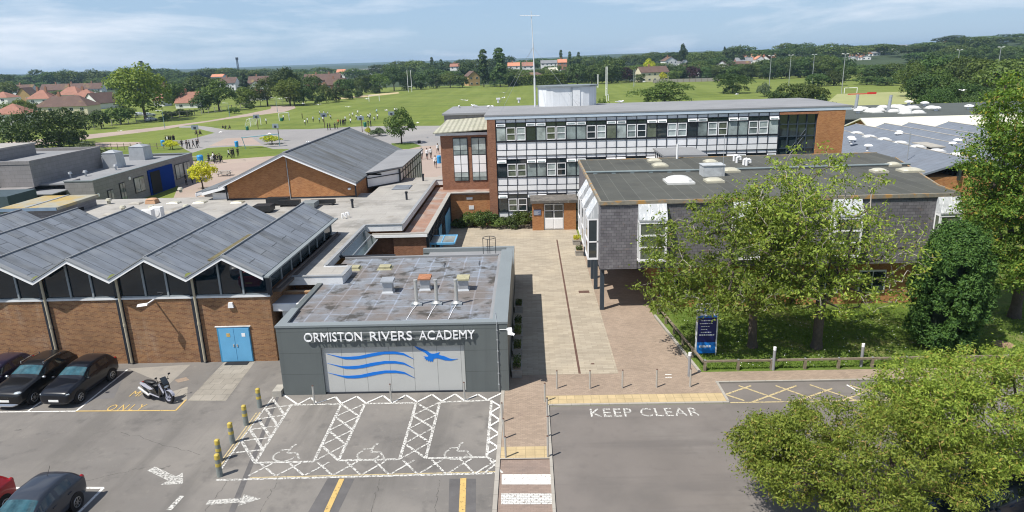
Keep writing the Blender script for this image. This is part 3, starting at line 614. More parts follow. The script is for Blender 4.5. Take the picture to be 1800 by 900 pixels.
sg = [z5((1245, 282), (1380, 235)), z5((1315, 235), (1540, 312)), z5((1255, 285), (1345, 314)), z5((1385, 322), (1620, 235)), z5((1510, 235), (1745, 318)), z5((1610, 320), (1810, 250)), z5((1690, 230), (1950, 318)), z5((1850, 318), (2060, 235)), z5((1900, 232), (2150, 318))]
line_thing('crosshatch_marking', 'yellow crosshatching in the lay-by between pavement and road', sg, .11, M_yel_line2, .014)
line_thing('yellow_line', 'yellow edge line between the crosshatched lay-by and the road', [[Vector((9.35, 29.50, 0)), Vector((26, 29.5, 0))]], .09, M_yel_line2, .012)
line_thing('bay_line', 'white diagonal bay marks in the lay-by partly under the big tree', [z5((1885, 230), (1940, 262)), z5((2090, 240), (2150, 270))], .1, M_white_line, .013)
mb = MB()
for k in range(2): strip(mb, [G(1169, 660 + k * 5), G(1181, 660 + k * 5)], .07, .056)
tag(mb.obj('survey_mark', M_white_line), 'two short white paint dashes on the pink paving near the bollards', 'road marking')
mb = MB(); rc = np.random.default_rng(31)
for a, b in (((60, 552), (-60, 720)), ((330, 540), (235, 722)), ((862, 545), (818, 724)), ((1180, 548), (1150, 724)), ((-500, 300), (-90, 420)), ((-700, 560), (-350, 480)), ((2750, 330), (2820, 640))):
    A, B = z4(a, b); pts = [A.lerp(B, k / 14) + Vector((rc.normal() * .04, rc.normal() * .04, 0)) for k in range(15)]; strip(mb, pts, .018, .0095)
struct('tarmac_cracks', mb, mat('crack', (.085, .08, .075), .95, wear=(6, .42, .55)))
# ---------------------------------------------------------------- playground and field
def zp(*pts): return [G(200 + x / 6., 170 + y / 6.).xy for x, y in pts]
sheet('playground', zp((690, 312), (860, 302), (1020, 320), (1180, 348), (1400, 350), (1700, 346)) + [G(545, 227).xy, G(640, 222).xy, G(775, 221).xy, G(860, 221).xy, G(860, 250).xy, G(770, 256).xy, G(730, 300).xy, G(690, 330).xy, G(620, 262).xy, G(480, 262).xy] + zp((1560, 520), (1300, 523), (990, 540), (830, 592), (760, 560), (640, 480), (880, 430), (1068, 381), (960, 355), (850, 327), (690, 327)), .006, M_asph_far)
sheet('playground_paving', zp((1000, 522), (1180, 440), (1450, 428), (1560, 505)), .012, M_block_far)
sheet('running_track', zp((-1500, 600), (0, 412), (530, 347), (760, 302), (1180, 238), (1470, 202), (1800, 160)) + [G(520, 190).xy, G(517, 186).xy, G(475, 186).xy] + zp((1663, 120), (1640, 132), (1400, 182), (1000, 252), (540, 312), (0, 372), (-1500, 520)), .008, M_block_far)
sheet('playground_paving', [G(332, 283).xy, G(362, 283.5).xy, G(432, 278).xy, G(640, 262).xy, G(780, 255).xy, G(782, 330).xy, G(640, 360).xy, G(300, 360).xy], .010, M_block_far)
sheet('path', zp((-200, 485), (0, 478), (300, 478), (240, 510), (0, 530), (-200, 535)), .008, M_block_far)
sheet('grass_verge', [G(688, 252).xy, G(725, 251).xy, G(742, 257).xy, G(718, 262).xy, G(690, 262).xy], .016, M_lawn)
sheet('bare_earth_strip', [G(588, 175).xy, G(640, 171).xy, G(702, 164).xy, G(700, 162).xy, G(640, 167).xy, G(592, 172).xy], .01, mat('sandy_earth', (.45, .36, .2), .95))
sheet('sports_pitch', [G(1440, 192).xy, G(1472, 165).xy, G(1590, 161).xy, G(1625, 168).xy, G(1600, 193).xy], .012, mat('turf_pitch', (.30, .31, .135), .95, var=.1, vs=.1, layers=[((.24, .26, .1), .05, .5, .6, .5)]))
# ================================================================ entrance building with the big sign
aw = thing('academy_entrance_building', 'dark grey clad flat-roofed block with white lettering and a blue wave and bird emblem', 'building', (-7, 37, 0))
X0, X1, Y0, Y1, ZT = -12.62, -1.22, 31.03, 44.2, 3.76
mb = MB()
mb.box(X0, -10.5, Y0, Y0 + .4, 0, ZT - .10); mb.box(-3.38, X1, Y0, Y0 + .4, 0, ZT - .10); mb.box(-10.5, -3.38, Y0, Y0 + .4, 2.55, ZT - .10)
mb.box(X1 - .3, X1, Y0 + .4, Y1, 0, ZT - .10); mb.box(X0, X0 + .3, Y0 + .4, 39.0, 0, ZT - .10)
mb.obj('wall', M_clad, aw)
mb = MB().box(-10.5, -3.38, Y0 + .13, Y0 + .24, .07, 2.55); mb.obj('recessed_panel', M_panel, aw)
MB().box(-10.5, -3.38, Y0 + .05, Y0 + .3, 0.0, .07).obj('plinth', M_dark, aw)
rf = MB().box(X0 + .3, X1 - .3, Y0 + .4, 43.5, 3.3, 3.56).obj('roof', M_roof_acad, aw)
mb = MB(); mb.box(X0 - .03, X1 + .03, Y0 - .03, Y0 + .42, ZT - .10, ZT); mb.box(X1 - .72, X1 + .03, Y0 + .42, Y1, ZT - .102, ZT - .004)
mb.prism([(X0 - .03, Y0 + .42, ZT - .1), (X0 + .45, Y0 + .42, ZT - .1), (X0 + .35, 33.6, ZT - .1), (X0 - .03, 33.6, ZT - .1)], (0, 0, .095))
mb.obj('parapet_cap', M_clad_cap, aw)
mb = MB(); mb.box(X0 + .3, X1 - .72, Y0 + .42, Y0 + .6, 3.56, ZT - .13); mb.box(X1 - .9, X1 - .72, Y0 + .6, 43.5, 3.56, ZT - .13)
mb.box(X0 + .3, X1 - .9, 43.3, 43.5, 3.56, 3.68); mb.obj('roof_edge_trim', M_roof_grey, aw)
# lower rear annexe
mb = MB(); mb.box(-8.0, X1, 44.2, 49.2, 0, 2.25); mb.obj('rear_wall', M_clad, aw)
mb = MB(); mb.box(-7.5, X1 - .3, 43.5, 48.9, 2.25, 2.35); mb.obj('rear_roof', M_roof_grey, aw)
mb = MB(); mb.box(-8.0, X1 + .03, 48.9, 49.25, 2.3, 2.62); mb.box(X1 - .55, X1 + .03, 44.2, 48.9, 2.3, 2.6); mb.obj('rear_parapet', M_clad_cap, aw)
# sign
for k, (wd, xa, xb) in enumerate((('ORMISTON', 535, 637), ('RIVERS', 651, 725), ('ACADEMY', 737, 835))):
    a = W(xa, 599.0 - (xa - 535) * .017, 30.92); b = W(xb, 599.0 - (xb - 535) * .017, 30.92)
    a.z = b.z = 2.93
    lettering('sign_word', wd, M_white_c, aw, a, b, .47, extrude=.03, bold=.0)
mb = MB(); mb.box(-11.15, -2.8, 30.935, 30.955, 3.33, 3.37); mb.box(-11.1, -2.9, 30.935, 30.955, 3.0, 3.03)
for k in range(9): mb.box(-11.0 + k * 1.0, -10.96 + k * 1.0, 30.955, 31.03, 3.34, 3.36)
mb.obj('sign_rail', M_galv, aw)
def emblem(name, uv, y, m, parent, th=.012):
    pts = [W(u, v, y) for u, v in uv]
    return MB().prism(pts, (0, th, 0)).obj(name, m, parent)
def zs(x, y): return (560 + x / 6.43, 590 + y / 6.43)
yf = Y0 + .115
up = [(88, 205), (250, 238), (330, 240), (450, 232), (600, 200), (740, 180), (860, 180), (960, 198), (1075, 263)]
dn = [(1075, 266), (960, 220), (860, 208), (740, 210), (620, 232), (500, 258), (400, 270), (300, 268), (200, 245)]
for k in range(3):
    up_ = [zs(x + k * 8 + (x - 88) * -.004 * k, y + k * 107) for x, y in up]; dn_ = [zs(x + k * 8, y + k * 107) for x, y in dn]
    mbw = MB(); m_ = len(up_); A = [W(*p, yf) for p in up_]; B = [W(*p, yf) for p in dn_][::-1]
    B = [A[0]] + B[1:]
    # ribbon between matching upper and lower edge points
    for i in range(len(A) - 1):
        j0 = min(i, len(B) - 1); j1 = min(i + 1, len(B) - 1)
        mbw.prism([B[j0], B[j1], A[i + 1], A[i]], (0, .012, 0)) if i else mbw.prism([A[0], B[1], A[1]], (0, .012, 0))
    mbw.obj('emblem_wave', M_blue_l, aw)
bird = [(1072, 93), (1100, 122), (1150, 142), (1215, 168), (1270, 203), (1300, 205), (1335, 198), (1368, 187), (1355, 218), (1420, 232), (1480, 258), (1520, 266), (1575, 262), (1500, 283), (1430, 280), (1370, 262), (1340, 255), (1300, 262), (1288, 300), (1276, 285), (1262, 298), (1255, 280), (1238, 292), (1232, 272), (1212, 280), (1215, 262), (1196, 262), (1204, 250), (1185, 235), (1235, 238), (1240, 228), (1200, 190), (1130, 160), (1085, 125)]
emblem('emblem_bird', [zs(*p) for p in bird], yf, M_blue_l, aw)
# conduit, floodlight, ladder hoop
mb = MB(); mb.tube((-1.72, 30.99, .05), (-1.72, 30.99, 3.76), .022); mb.tube((-1.72, 30.99, 3.76), (-1.85, 32.2, 3.8), .02)
for z in (.4, 1., 1.6, 2.2, 2.8, 3.3): mb.box(-1.76, -1.68, 30.96, 31.03, z, z + .05)
mb.obj('conduit', M_galv, aw)
fl = MB().box(-1.25, -1.0, 31.0, 31.1, 3.3, 3.42).tube((-1.6, 31.0, 3.36), (-1.1, 31.0, 3.36), .015).obj('floodlight_bracket', M_white, aw)
mb = MB(); mb.prism([(-1.2, 30.85, 3.15), (-.98, 30.85, 3.1), (-.98, 30.92, 3.38), (-1.2, 30.92, 3.42)], (0, .12, 0)); mb.tube((-1.02, 30.9, 3.2), (-.88, 30.86, 3.12), .06, .07, 10); mb.obj('security_camera', M_white_c, aw)
mb = MB()
c = Vector((-2.75, 44.1, 0)); ring = [Vector((c.x + .42 * math.cos(a), c.y + .42 * math.sin(a), 4.62)) for a in np.linspace(0, math.pi * 2, 13)]
mb.path(ring, .022, 5)
for dx, dy in ((-.42, 0), (.42, 0), (0, .42), (-.08, -.42)): mb.tube((c.x + dx, c.y + dy, 3.4 if dy != .42 else 2.4), (c.x + dx, c.y + dy, 4.62), .022, None, 5)
for z in (2.7, 3.0, 3.3, 3.6, 3.9): mb.tube((c.x - .25, c.y + .42, z), (c.x + .25, c.y + .42, z), .015, None, 5)
mb.obj('roof_ladder', M_dark, aw)
# rooftop kit
M_capL = mat('cap_lichen', (.33, .31, .20), .9, var=.2, vs=6)
for k, (u, v, cm) in enumerate(((683, 513, M_galv), (748, 508, M_rust), (815, 509, M_capL))):
    p = G(u, v, 3.56)
    b = MB().frus(p.x - .34, p.x + .34, p.y - .3, p.y + .3, 3.56, 3.66, .05, .05).box(p.x - .27, p.x + .27, p.y - .23, p.y + .23, 3.66, 4.2).obj('roof_vent', M_galv, aw)
    MB().frus(p.x - .36, p.x + .36, p.y - .36, p.y + .34, 4.2, 4.27, .0, .0).prism([(p.x - .36, p.y - .36, 4.27), (p.x + .36, p.y - .36, 4.27), (p.x + .36, p.y + .34, 4.34), (p.x - .36, p.y + .34, 4.34)], (0, 0, .012)).obj('vent_cap', cm, b)
for u, v in ((733, 536), (768, 535), (803, 535)):
    p = G(u, v, 3.56)
    b = MB().box(p.x - .28, p.x + .28, p.y - .18, p.y + .18, 3.56, 3.66).obj('flue_base', M_grey_paint, aw)
    MB().tube((p.x, p.y, 3.66), (p.x, p.y, 4.95), .095, None, 16).tube((p.x, p.y, 3.66), (p.x, p.y, 3.76), .22, .12, 16).tube((p.x, p.y, 4.9), (p.x, p.y, 4.97), .11, None, 16).obj('flue', M_steel, aw, smooth=False)
    MB().path([(p.x, p.y - .1, 3.6), (p.x - .12, p.y - .9, 3.58), (p.x - .2, 32.0, 3.58)], .018, 4).obj('flue_wire', M_white, aw)
for u, v, cm in ((622, 470, M_capL), (677, 469, M_capL)):
    p = G(u, v, 3.66); MB().frus(p.x - .48, p.x + .48, p.y - .42, p.y + .42, 3.56, 3.62, .05, .05).box(p.x - .36, p.x + .36, p.y - .3, p.y + .3, 3.62, 3.74).obj('roof_hatch', cm, aw)
for u, v in ((765, 466), (826, 463)):
    p = G(u, v, 3.6); MB().frus(p.x - .65, p.x + .65, p.y - .5, p.y + .5, 3.56, 3.66, .08, .08).obj('rooflight_upstand', M_roof_acad, aw)
mb = MB(); mb.box(-13.6, -11.9, 40.3, 42.2, 3.4, 3.56); mb.box(-12.8, -10.6, 43.55, 43.75, 3.6, 3.68); mb.tube((-12.9, 43.4, 3.75), (-9.0, 43.6, 3.7), .06, None, 8); mb.obj('rear_gutter', M_dark, aw)

# ================================================================ workshop with folded roof
ws = thing('folded_roof_workshop', 'brown brick workshop with a zigzag blue-grey sheet roof and dark glazing', 'building', (-30, 41, 0))
PX0, P_, EV, RG, YF, YB = -14.35, 4.2, 5.25, 6.42, 34.55, 48.6
YW = 35.22; NB = 9
mb = MB(); mb.box(PX0 - P_ * NB, -14.42, YW, YW + .3, 0, 3.86); mb.box(-14.72, -14.42, YW + .3, 48.3, 0, 4.0); mb.obj('wall', M_brick, ws)
MB().box(PX0 - P_ * NB, -14.36, YW - .07, YW + .2, 3.86, 3.97).obj('sill', M_white_d, ws)
for k in range(NB):
    xr = PX0 - P_ * k; xm = xr - P_ / 2; xl = xr - P_
    bay = MB()
    t = .10
    bay.prism([(xr, YF, EV - t), (xm, YF, RG - t), (xm, YF, RG), (xr, YF, EV)], (0, YB - YF, 0)); bay.prism([(xm, YF, RG - t), (xl, YF, EV - t), (xl, YF, EV), (xm, YF, RG)], (0, YB - YF, 0))
    bo = bay.obj('roof_bay', M_zinc, ws)
    mb = MB(); yy = YF - .05
    for xa, za, xb, zb in ((xr, EV, xm, RG), (xm, RG, xl, EV)):
        mb.prism([(xa, yy, za - .23), (xb, yy, zb - .23), (xb, yy, zb - .05), (xa, yy, za - .05)], (0, .045, 0))
    mb.obj('fascia', M_white_c, bo)
    mb = MB()
    for xa, za, xb, zb in ((xr, EV, xm, RG), (xm, RG, xl, EV)):
        mb.prism([(xa, yy - .04, za - .02), (xb, yy - .04, zb - .02), (xb, yy - .04, zb + .05), (xa, yy - .04, za + .05)], (0, .3, 0))
    mb.tube((xm, YF, RG + .02), (xm, YB, RG + .02), .05, None, 6)
    mb.obj('roof_trim', mat('roof_edge_pale', (.24, .25, .26), .7, var=.1), bo)
    gl = MB().face([(xl + .12, YW + .02, 3.97), (xr - .12, YW + .02, 3.97), (xr - .12, YW + .02, EV - .12), (xm, YW + .02, RG - .12), (xl + .12, YW + .02, EV - .12)]).obj('window', M_glass_w, ws)
    mb = MB()
    for q in (.355, .655): mb.box(xl + P_ * q - .05, xl + P_ * q + .05, YW - .06, YW + .0, 3.97, EV + (RG - EV) * (1 - abs(q - .5) * 2) - .1)
    mb.box(xl + .12, xr - .12, YW - .05, YW, 3.97, 4.05); mb.obj('window_frame', M_grey_paint, gl)
    if k < NB:
        mb = MB(); mb.box(xl - .26, xl + .10, YW - .05, YW + .012, 0.0, EV - .2); mb.obj('pilaster', M_dark, ws)
        mb = MB(); mb.tube((xl + .02, YW - .12, .1), (xl + .02, YW - .12, EV - .15), .07, None, 8); mb.tube((xl + .02, YW - .12, 2.3), (xl + .02, YW - .12, 2.45), .085, None, 8)
        mb.obj('downpipe', mat('downpipe_beige', (.42, .37, .27), .6), ws)
    if k in (0, 1, 2):
        mb = MB(); mb.prism([(xl - .18, YF - .05, EV + .02), (xl + .18, YF - .05, EV + .02), (xl + .12, YF + .5, EV + .08), (xl - .12, YF + .5, EV + .08)], (0, 0, .05)); mb.obj('gutter_moss', mat('moss', (.13, .15, .04), .95, var=.3, vs=20), bo)
        if k < 2: MB().box(xl - .16, xl + .16, YF + (4 if k else 3), YF + (11 if k else 9), EV + .0, EV + .12).obj('gutter_silt', mat('gutter_silt', (.13, .11, .06), .95, var=.4, vs=3, layers=[((.12, .14, .04), 1, .5, .65, .6)]), bo)
MB().box(-14.52, -14.3, YW - .02, YW + .2, 3.9, EV - .1).obj('corner_post', M_dark, ws)
# right clerestory side
g = MB().box(-14.62, -14.5, YW + .3, YB - .3, 4.15, EV - .1).obj('side_window', M_glass, ws)
for k in range(8): MB().box(-14.5, -14.44, YW + .5 + k * 1.75, YW + .58 + k * 1.75, 4.12, EV - .1).obj('glazing_bar', M_grey_paint, g)
mb = MB(); mb.box(-14.42, -13.95, YW + .6, YB, 3.92, 4.06); mb.tube((-14.2, YW + .6, 4.12), (-14.2, YB, 4.12), .07, None, 6); mb.obj('side_gutter', mat('gutter_brown', (.10, .08, .07), .8), ws)
mb = MB(); mb.box(-14.35, -14.05, YF, YB, EV - .12, EV - .03); mb.obj('side_eave', M_clad_cap, ws)
# blue double door
dr = MB().box(-17.62, -15.78, YW - .06, YW + .02, .02, 2.12).obj('door_frame', M_blue_f, ws)
for k in range(2):
    x = -17.52 + k * .86
    d = MB().box(x, x + .84, YW - .085, YW - .062, .06, 2.04).obj('door', M_blue, dr)
    if True: MB().box(x + .42, x + .62, YW - .095, YW - .086, 1.55, 1.76).obj('door_notice', M_yel_line if k == 0 else M_white_c, d)
    MB().box(x + (.72 if k == 0 else .06), x + (.78 if k == 0 else .12), YW - .12, YW - .086, .95, 1.1).obj('door_handle', M_steel, d)
MB().box(-17.7, -15.7, YW - .08, YW + .03, 2.12, 2.17).obj('door_lintel', M_white_d, dr)
MB().box(-17.3, -16.0, YW - .5, YW - .12, .012, .03).obj('door_mat', M_black, ws)
p = W(271, 527, YW); lp = MB().box(p.x - .04, p.x + .04, YW - .9, YW, p.z, p.z + .05).prism([(p.x - .35, YW - 1.15, p.z + .0), (p.x + .1, YW - .95, p.z + .0), (p.x + .1, YW - .85, p.z + .1), (p.x - .35, YW - 1.05, p.z + .1)], (0, .12, 0)).obj('wall_lamp', M_white_c, ws)
p = W(406.5, 536, YW); MB().frus(p.x - .16, p.x + .16, YW - .12, YW, p.z - .14, p.z + .16, .05, 0).obj('alarm_box', M_white_c, ws)
mb = MB(); mb.box(-14.41, -12.7, 37.1, 37.4, 0, 3.45); mb.obj('link_wall', M_brick, ws)
mb = MB(); mb.box(-14.4, -12.65, 35.6, 37.9, 3.1, 3.3); mb.obj('link_canopy', M_roof_grey, ws); MB().box(-14.4, -12.6, 35.45, 35.6, 2.9, 3.32).obj('canopy_fascia', M_white, ws)
MB().box(-14.0, -12.7, 35.7, 35.78, 0, 2.9).obj('side_window', M_white_d, ws)
MB().box(-13.15, -12.7, 30.85, 31.6, 0, .32).obj('step_block', M_conc, ws)

# ================================================================ low flat-roofed range behind the workshop
fr = thing('flat_roofed_range', 'sprawling low range with stained pale flat roofs and white fascias between hall and workshop', 'building', (-20, 58, 0))
ZR = 4.0
mb = MB(); mb.box(-45, -15.2, 48.9, 64.9, 0, ZR - .25); mb.box(-15.2, -12.95, 39.4, 73, 0, ZR - .25); mb.box(-12.95, -10.1, 51.4, 73, 0, ZR - .25); mb.box(-10.1, -4.0, 71.2, 74, 0, ZR - .25); mb.box(-14.35, -11.4, 38.3, 39.4, 3.5, ZR - .25); mb.obj('wall', M_brick_o, fr)
mb = MB(); mb.box(-46, -15.2, 48.7, 65, ZR - .25, ZR - .02); mb.box(-15.2, -12.8, 40.1, 73.3, ZR - .25, ZR); mb.box(-12.8, -9.9, 51.1, 73.3, ZR - .25, ZR); mb.box(-9.9, -3.95, 71.0, 74.2, ZR - .25, ZR); mb.box(-14.3, -11.15, 38.15, 40.1, ZR - .25, ZR + .0); mb.obj('roof', M_roof_lt, fr)
mb = MB()
def fas(x0, y0, x1, y1, zb=ZR - .45, zt=ZR + .06, m=0):
    if x0 == x1: mb.box(x0 - .04, x0 + .04, y0, y1, zb, zt, m)
    else: mb.box(x0, x1, y0 - .04, y0 + .04, zb, zt, m)
fas(-14.35, 38.1, -11.1, 38.1); fas(-11.1, 38.14, -11.1, 40.1); fas(-12.76, 40.1, -12.76, 51.0); fas(-12.72, 51.04, -9.86, 51.04); fas(-9.86, 51.08, -9.86, 70.95); fas(-9.82, 70.96, -4.0, 70.96)
fas(-12.72, 40.14, -11.14, 40.14)
mb.obj('fascia', M_white_d, fr)
mb = MB()
for (a, b, c_, d) in ((-14.35, -11.02, 38.02, 38.28), (-11.24, -11.0, 38.28, 40.1), (-12.86, -12.62, 40.3, 51.1), (-12.62, -9.78, 50.94, 51.18), (-9.98, -9.72, 51.18, 71.1), (-9.72, -4.0, 70.88, 71.14)):
    mb.box(a, b, c_, d, ZR + .062, ZR + .10)
mb.obj('roof_edge_trim', mat('edge_metal_grey', (.27, .28, .29), .6, var=.1), fr)
# lower corridor with rusty gravel roof and framed glazing to the courtyard
ZL = 3.3
mb = MB(); mb.box(-9.78, -7.95, 51.6, 71, ZL - .18, ZL); mb.box(-12.3, -7.95, 50.9, 51.6, ZL - .18, ZL + .01); mb.box(-8.0, -3.95, 67.3, 70.9, ZL - .18, ZL + .004); rl = mb.obj('lower_roof', M_roof_moss, fr)
mb = MB(); mb.box(-8.2, -7.82, 50.7, 67.4, ZL + .002, ZL + .07); mb.box(-12.2, -8.2, 50.72, 51.05, ZL + .012, ZL + .08); mb.box(-7.82, -3.9, 67.1, 67.5, ZL + .006, ZL + .075); mb.obj('roof_edge_trim', M_roof_lt, rl)
mb = MB(); mb.box(-12.2, -7.9, 50.66, 50.74, ZL - .2, ZL + .0); mb.obj('fascia', M_white, rl)
MB().box(-10.6, -8.05, 50.95, 51.25, 0, ZL - .18).obj('brick_wall', M_brick_r, fr)
MB().box(-8.0, -3.9, 67.4, 67.7, 0, ZL - .18).obj('brick_wall', M_brick_o, fr)
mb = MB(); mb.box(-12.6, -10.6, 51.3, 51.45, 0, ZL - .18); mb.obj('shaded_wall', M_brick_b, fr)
mb = MB(); mb.prism([(-12.7, 43.7, 3.75), (-11.75, 43.7, 2.9), (-11.75, 50.6, 2.9), (-12.7, 50.6, 3.75)], (0, 0, .06)); mb.obj('sloping_glazing', glassmat('sloping_glass', (.06, .09, .09), .1), fr)
mb = MB()
for k in range(2): mb.tube((-12.68 + k * .93, 43.7, 3.84 - k * .85), (-12.68 + k * .93, 50.6, 3.84 - k * .85), .06, None, 6)
mb.tube((-12.2, 43.7, 3.4), (-12.2, 50.6, 3.4), .04, None, 6); mb.obj('glazing_bar', M_galv, fr)
# courtyard glazing
gx = -7.93
MB().box(gx - .12, gx - .05, 51.3, 67.3, .5, ZL - .2).obj('glazing', glassmat('corridor_glass', (.10, .11, .11), .15), fr)
MB().box(gx - .10, gx - .02, 51.3, 67.3, 0.05, .55).obj('stall_riser', M_white_d, fr)
mb = MB(); n = 18
for k in range(n + 1): y = 51.3 + 16 * k / n; mb.box(gx - .06, gx + .03, y - .035, y + .035, .05, ZL - .18)
for z in (.55, 1.5, 2.55): mb.box(gx - .06, gx + .0, 51.3, 67.3, z - .03, z + .03)
mb.obj('glazing_frame', M_dark, fr)
for y in (57.2, 58.2, 62.0, 63.0, 64.2, 65.2):
    d = MB().box(gx + .03, gx + .07, y, y + .9, .06, 2.15).obj('blue_door', M_blue_f if y < 60 else M_blue, fr)
mb = MB(); cp = MB().prism([(-7.85, 51.4, 2.35), (-5.95, 51.5, 2.3), (-5.95, 53.8, 2.3), (-7.85, 53.8, 2.35)], (0, 0, .05)).obj('canopy', glassmat('canopy_glass', (.22, .26, .26), .2), fr)
mb.box(-5.98, -5.88, 51.4, 53.9, 2.27, 2.42); mb.box(-7.85, -5.98, 51.35, 51.45, 2.27, 2.42); mb.box(-7.85, -5.98, 53.8, 53.9, 2.27, 2.42); mb.box(-7.0, -6.93, 51.45, 53.8, 2.3, 2.41); mb.box(-7.85, -7.75, 51.4, 51.5, 0, 2.3); mb.box(-7.85, -7.75, 53.8, 53.9, 0, 2.3); mb.obj('canopy_frame', M_blue, cp)
MB().box(-8.05, -7.85, 51.0, 51.4, 0, ZL - .18).obj('corner_post', M_dark, fr)
# rooftop bits of the range
def rv(u, v, kind, parent=fr, z=ZR):
    p = G(u, v, z)
    if kind == 'mush': o = MB().tube((p.x, p.y, z), (p.x, p.y, z + .35), .16, None, 10).tube((p.x, p.y, z + .3), (p.x, p.y, z + .5), .30, .2, 12).obj('roof_cowl', M_dome_c, parent)
    elif kind == 'flat': o = MB().frus(p.x - .55, p.x + .55, p.y - .45, p.y + .45, z, z + .1, .08, .08).dome(p.x, p.y, z + .1, .42, .34, .08).obj('rooflight', M_conc if u % 2 else M_dome_c, parent)
    elif kind == 'rust': o = MB().frus(p.x - .5, p.x + .5, p.y - .45, p.y + .45, z, z + .35, .08, .08).dome(p.x, p.y, z + .35, .5, .42, .15).obj('roof_cowl', mat('cowl_tan', (.45, .27, .16), .8), parent)
    elif kind == 'post': o = MB().tube((p.x, p.y, z), (p.x, p.y, z + .75), .1, None, 8).tube((p.x, p.y, z + .6), (p.x, p.y, z + .75), .14, None, 8).obj('roof_pipe', M_dark, parent)
    elif kind == 'curl':
        o = MB().tube((p.x, p.y, z), (p.x, p.y, z + .35), .07, None, 8).tube((p.x, p.y, z + .35), (p.x + .2, p.y - .1, z + .42), .08, None, 8).tube((p.x + .2, p.y - .1, z + .42), (p.x + .24, p.y - .12, z + .2), .08, None, 8).obj('roof_pipe', M_white, parent)
    return o
for u, v, kd in ((192, 358, 'mush'), (239, 358, 'flat'), (268, 357, 'rust'), (306, 357, 'flat'), (318, 338, 'mush'), (217, 371, 'mush'), (267, 371, 'mush'), (328, 369, 'mush'), (297, 374, 'flat'), (418, 356, 'flat'), (352, 356, 'flat'), (620, 365, 'post'), (744, 318, 'post'), (715, 351, 'post'), (602, 384, 'curl'), (609, 382, 'curl'), (195, 377, 'flat')):
    rv(u, v, kd)
for u, v in ((262, 388), (278, 383)):
    p = G(u, v, ZR); MB().box(p.x - .45, p.x + .45, p.y - .3, p.y + .3, ZR, ZR + .95).tube((p.x, p.y - .31, ZR + .5), (p.x, p.y - .33, ZR + .5), .33, None, 16).obj('air_conditioner', M_white, fr)
for (u, v, w, d, h) in ((465, 372, 1.2, 2.0, .7), (490, 360, 1.6, 1.2, .8), (510, 362, 1.5, .9, .6), (545, 365, 1.0, 2.4, .6), (568, 360, 1.8, .7, .5)):
    p = G(u, v, ZR); w *= .62; d *= .62; h *= .7; b = MB().box(p.x - w, p.x + w, p.y - d / 2, p.y + d / 2, ZR + .12, ZR + .12 + h)
    for sx in (-1, 1): b.box(p.x + sx * w * .8 - .05, p.x + sx * w * .8 + .05, p.y - .3, p.y + .3, ZR - .02, ZR + .12)
    b.obj('roof_duct', M_blackp if w > .7 else M_clad_cap, fr)
rng3 = np.random.default_rng(3)
for k in range(12):
    x = rng3.uniform(-23, -18.6); y = rng3.uniform(49.8, 54); s_ = rng3.uniform(.1, .35)
    MB().prism([(x, y, ZR), (x + s_, y + .1, ZR), (x + s_ * .8, y + s_, ZR), (x - .1, y + s_ * .7, ZR)], (0, .05, s_ * .5)).obj('roof_debris', [M_conc, M_galv, M_blackp][k % 3], fr)
p = G(707, 330, ZR); MB().frus(p.x - .9, p.x + .9, p.y - 1.1, p.y + 1.1, ZR, ZR + .1, .1, .1).obj('rooflight', M_zinc, fr)
MB().box(-4.75, -4.0, 70.2, 70.9, ZR - .5, ZR + .5).obj('air_conditioner', M_white, fr)
MB().box(-6.3, -5.7, 67.33, 67.4, 2.65, 2.85).obj('wall_lamp', M_white_c, fr); MB().box(-6.1, -5.6, 67.36, 67.4, 1.6, 2.0).obj('wall_vent', M_white_d, fr)

# lichen covered brick plant hut
ht = thing('plant_hut', 'square grey block plant hut with an orange lichen roof behind the workshop', 'building', (-43, 59, 0))
MB().box(-45.3, -40.5, 56.6, 62.0, 0, 4.75).obj('wall', mat('block_blue_grey', (.20, .20, .215), .9, var=.15, vs=.8, pat=(.45, .225, .015, .7, .85, .5), coord='wall'), ht)
MB().box(-45.5, -40.3, 56.4, 62.2, 4.75, 5.0).obj('roof', M_lichen, ht); MB().box(-43.2, -43.0, 56.5, 62.1, 5.0, 5.06).obj('roof_ridge', M_galv, ht)
MB().box(-40.49, -40.44, 58.6, 60.0, 2.6, 4.3).obj('doorway', M_hole, ht); MB().box(-45.4, -40.4, 56.34, 56.4, 4.72, 4.98).obj('fascia', mat('fascia_blue_grey', (.16, .23, .32), .6), ht)

# ================================================================ gabled hall
hl = thing('gabled_hall', 'orange brick hall with a broad low gable and ribbed grey roof', 'building', (-22, 75, 0))
gy = 63.0; pk = Vector((-22.5, 0, 8.35)); el = Vector((-28.9, 0, 5.45)); er = Vector((-16.0, 0, 5.45)); gb = 86.5
mb = MB(); mb.prism([(-28.4, gy, 3.9), (-16.3, gy, 3.9), (-16.3, gy, 5.3), (-22.5, gy, 8.1), (-28.4, gy, 5.45)], (0, .3, 0)); mb.obj('gable_wall', M_brick_o, hl)
MB().box(-28.5, -16.2, gy - .04, gy, 3.98, 4.14).obj('flashing', M_dark, hl)
MB().box(-28.4, -28.1, gy + .3, gb, 0, 5.4).box(-16.6, -16.3, gy + .3, gb, 0, 5.3).box(-28.4, -16.3, gb, gb + .3, 0, 5.3).obj('wall', M_brick_o, hl)
mb = MB(); t = .16
mb.prism([(el.x, gy - .7, el.z - t), (pk.x, gy - .7, pk.z - t), (pk.x, gy - .7, pk.z), (el.x, gy - .7, el.z)], (0, gb - gy + 1.2, 0)); mb.prism([(pk.x, gy - .7, pk.z - t), (er.x, gy - .7, er.z - t), (er.x, gy - .7, er.z), (pk.x, gy - .7, pk.z)], (0, gb - gy + 1.2, 0))
ro = mb.obj('roof', M_zinc_g, hl)
mb = MB()
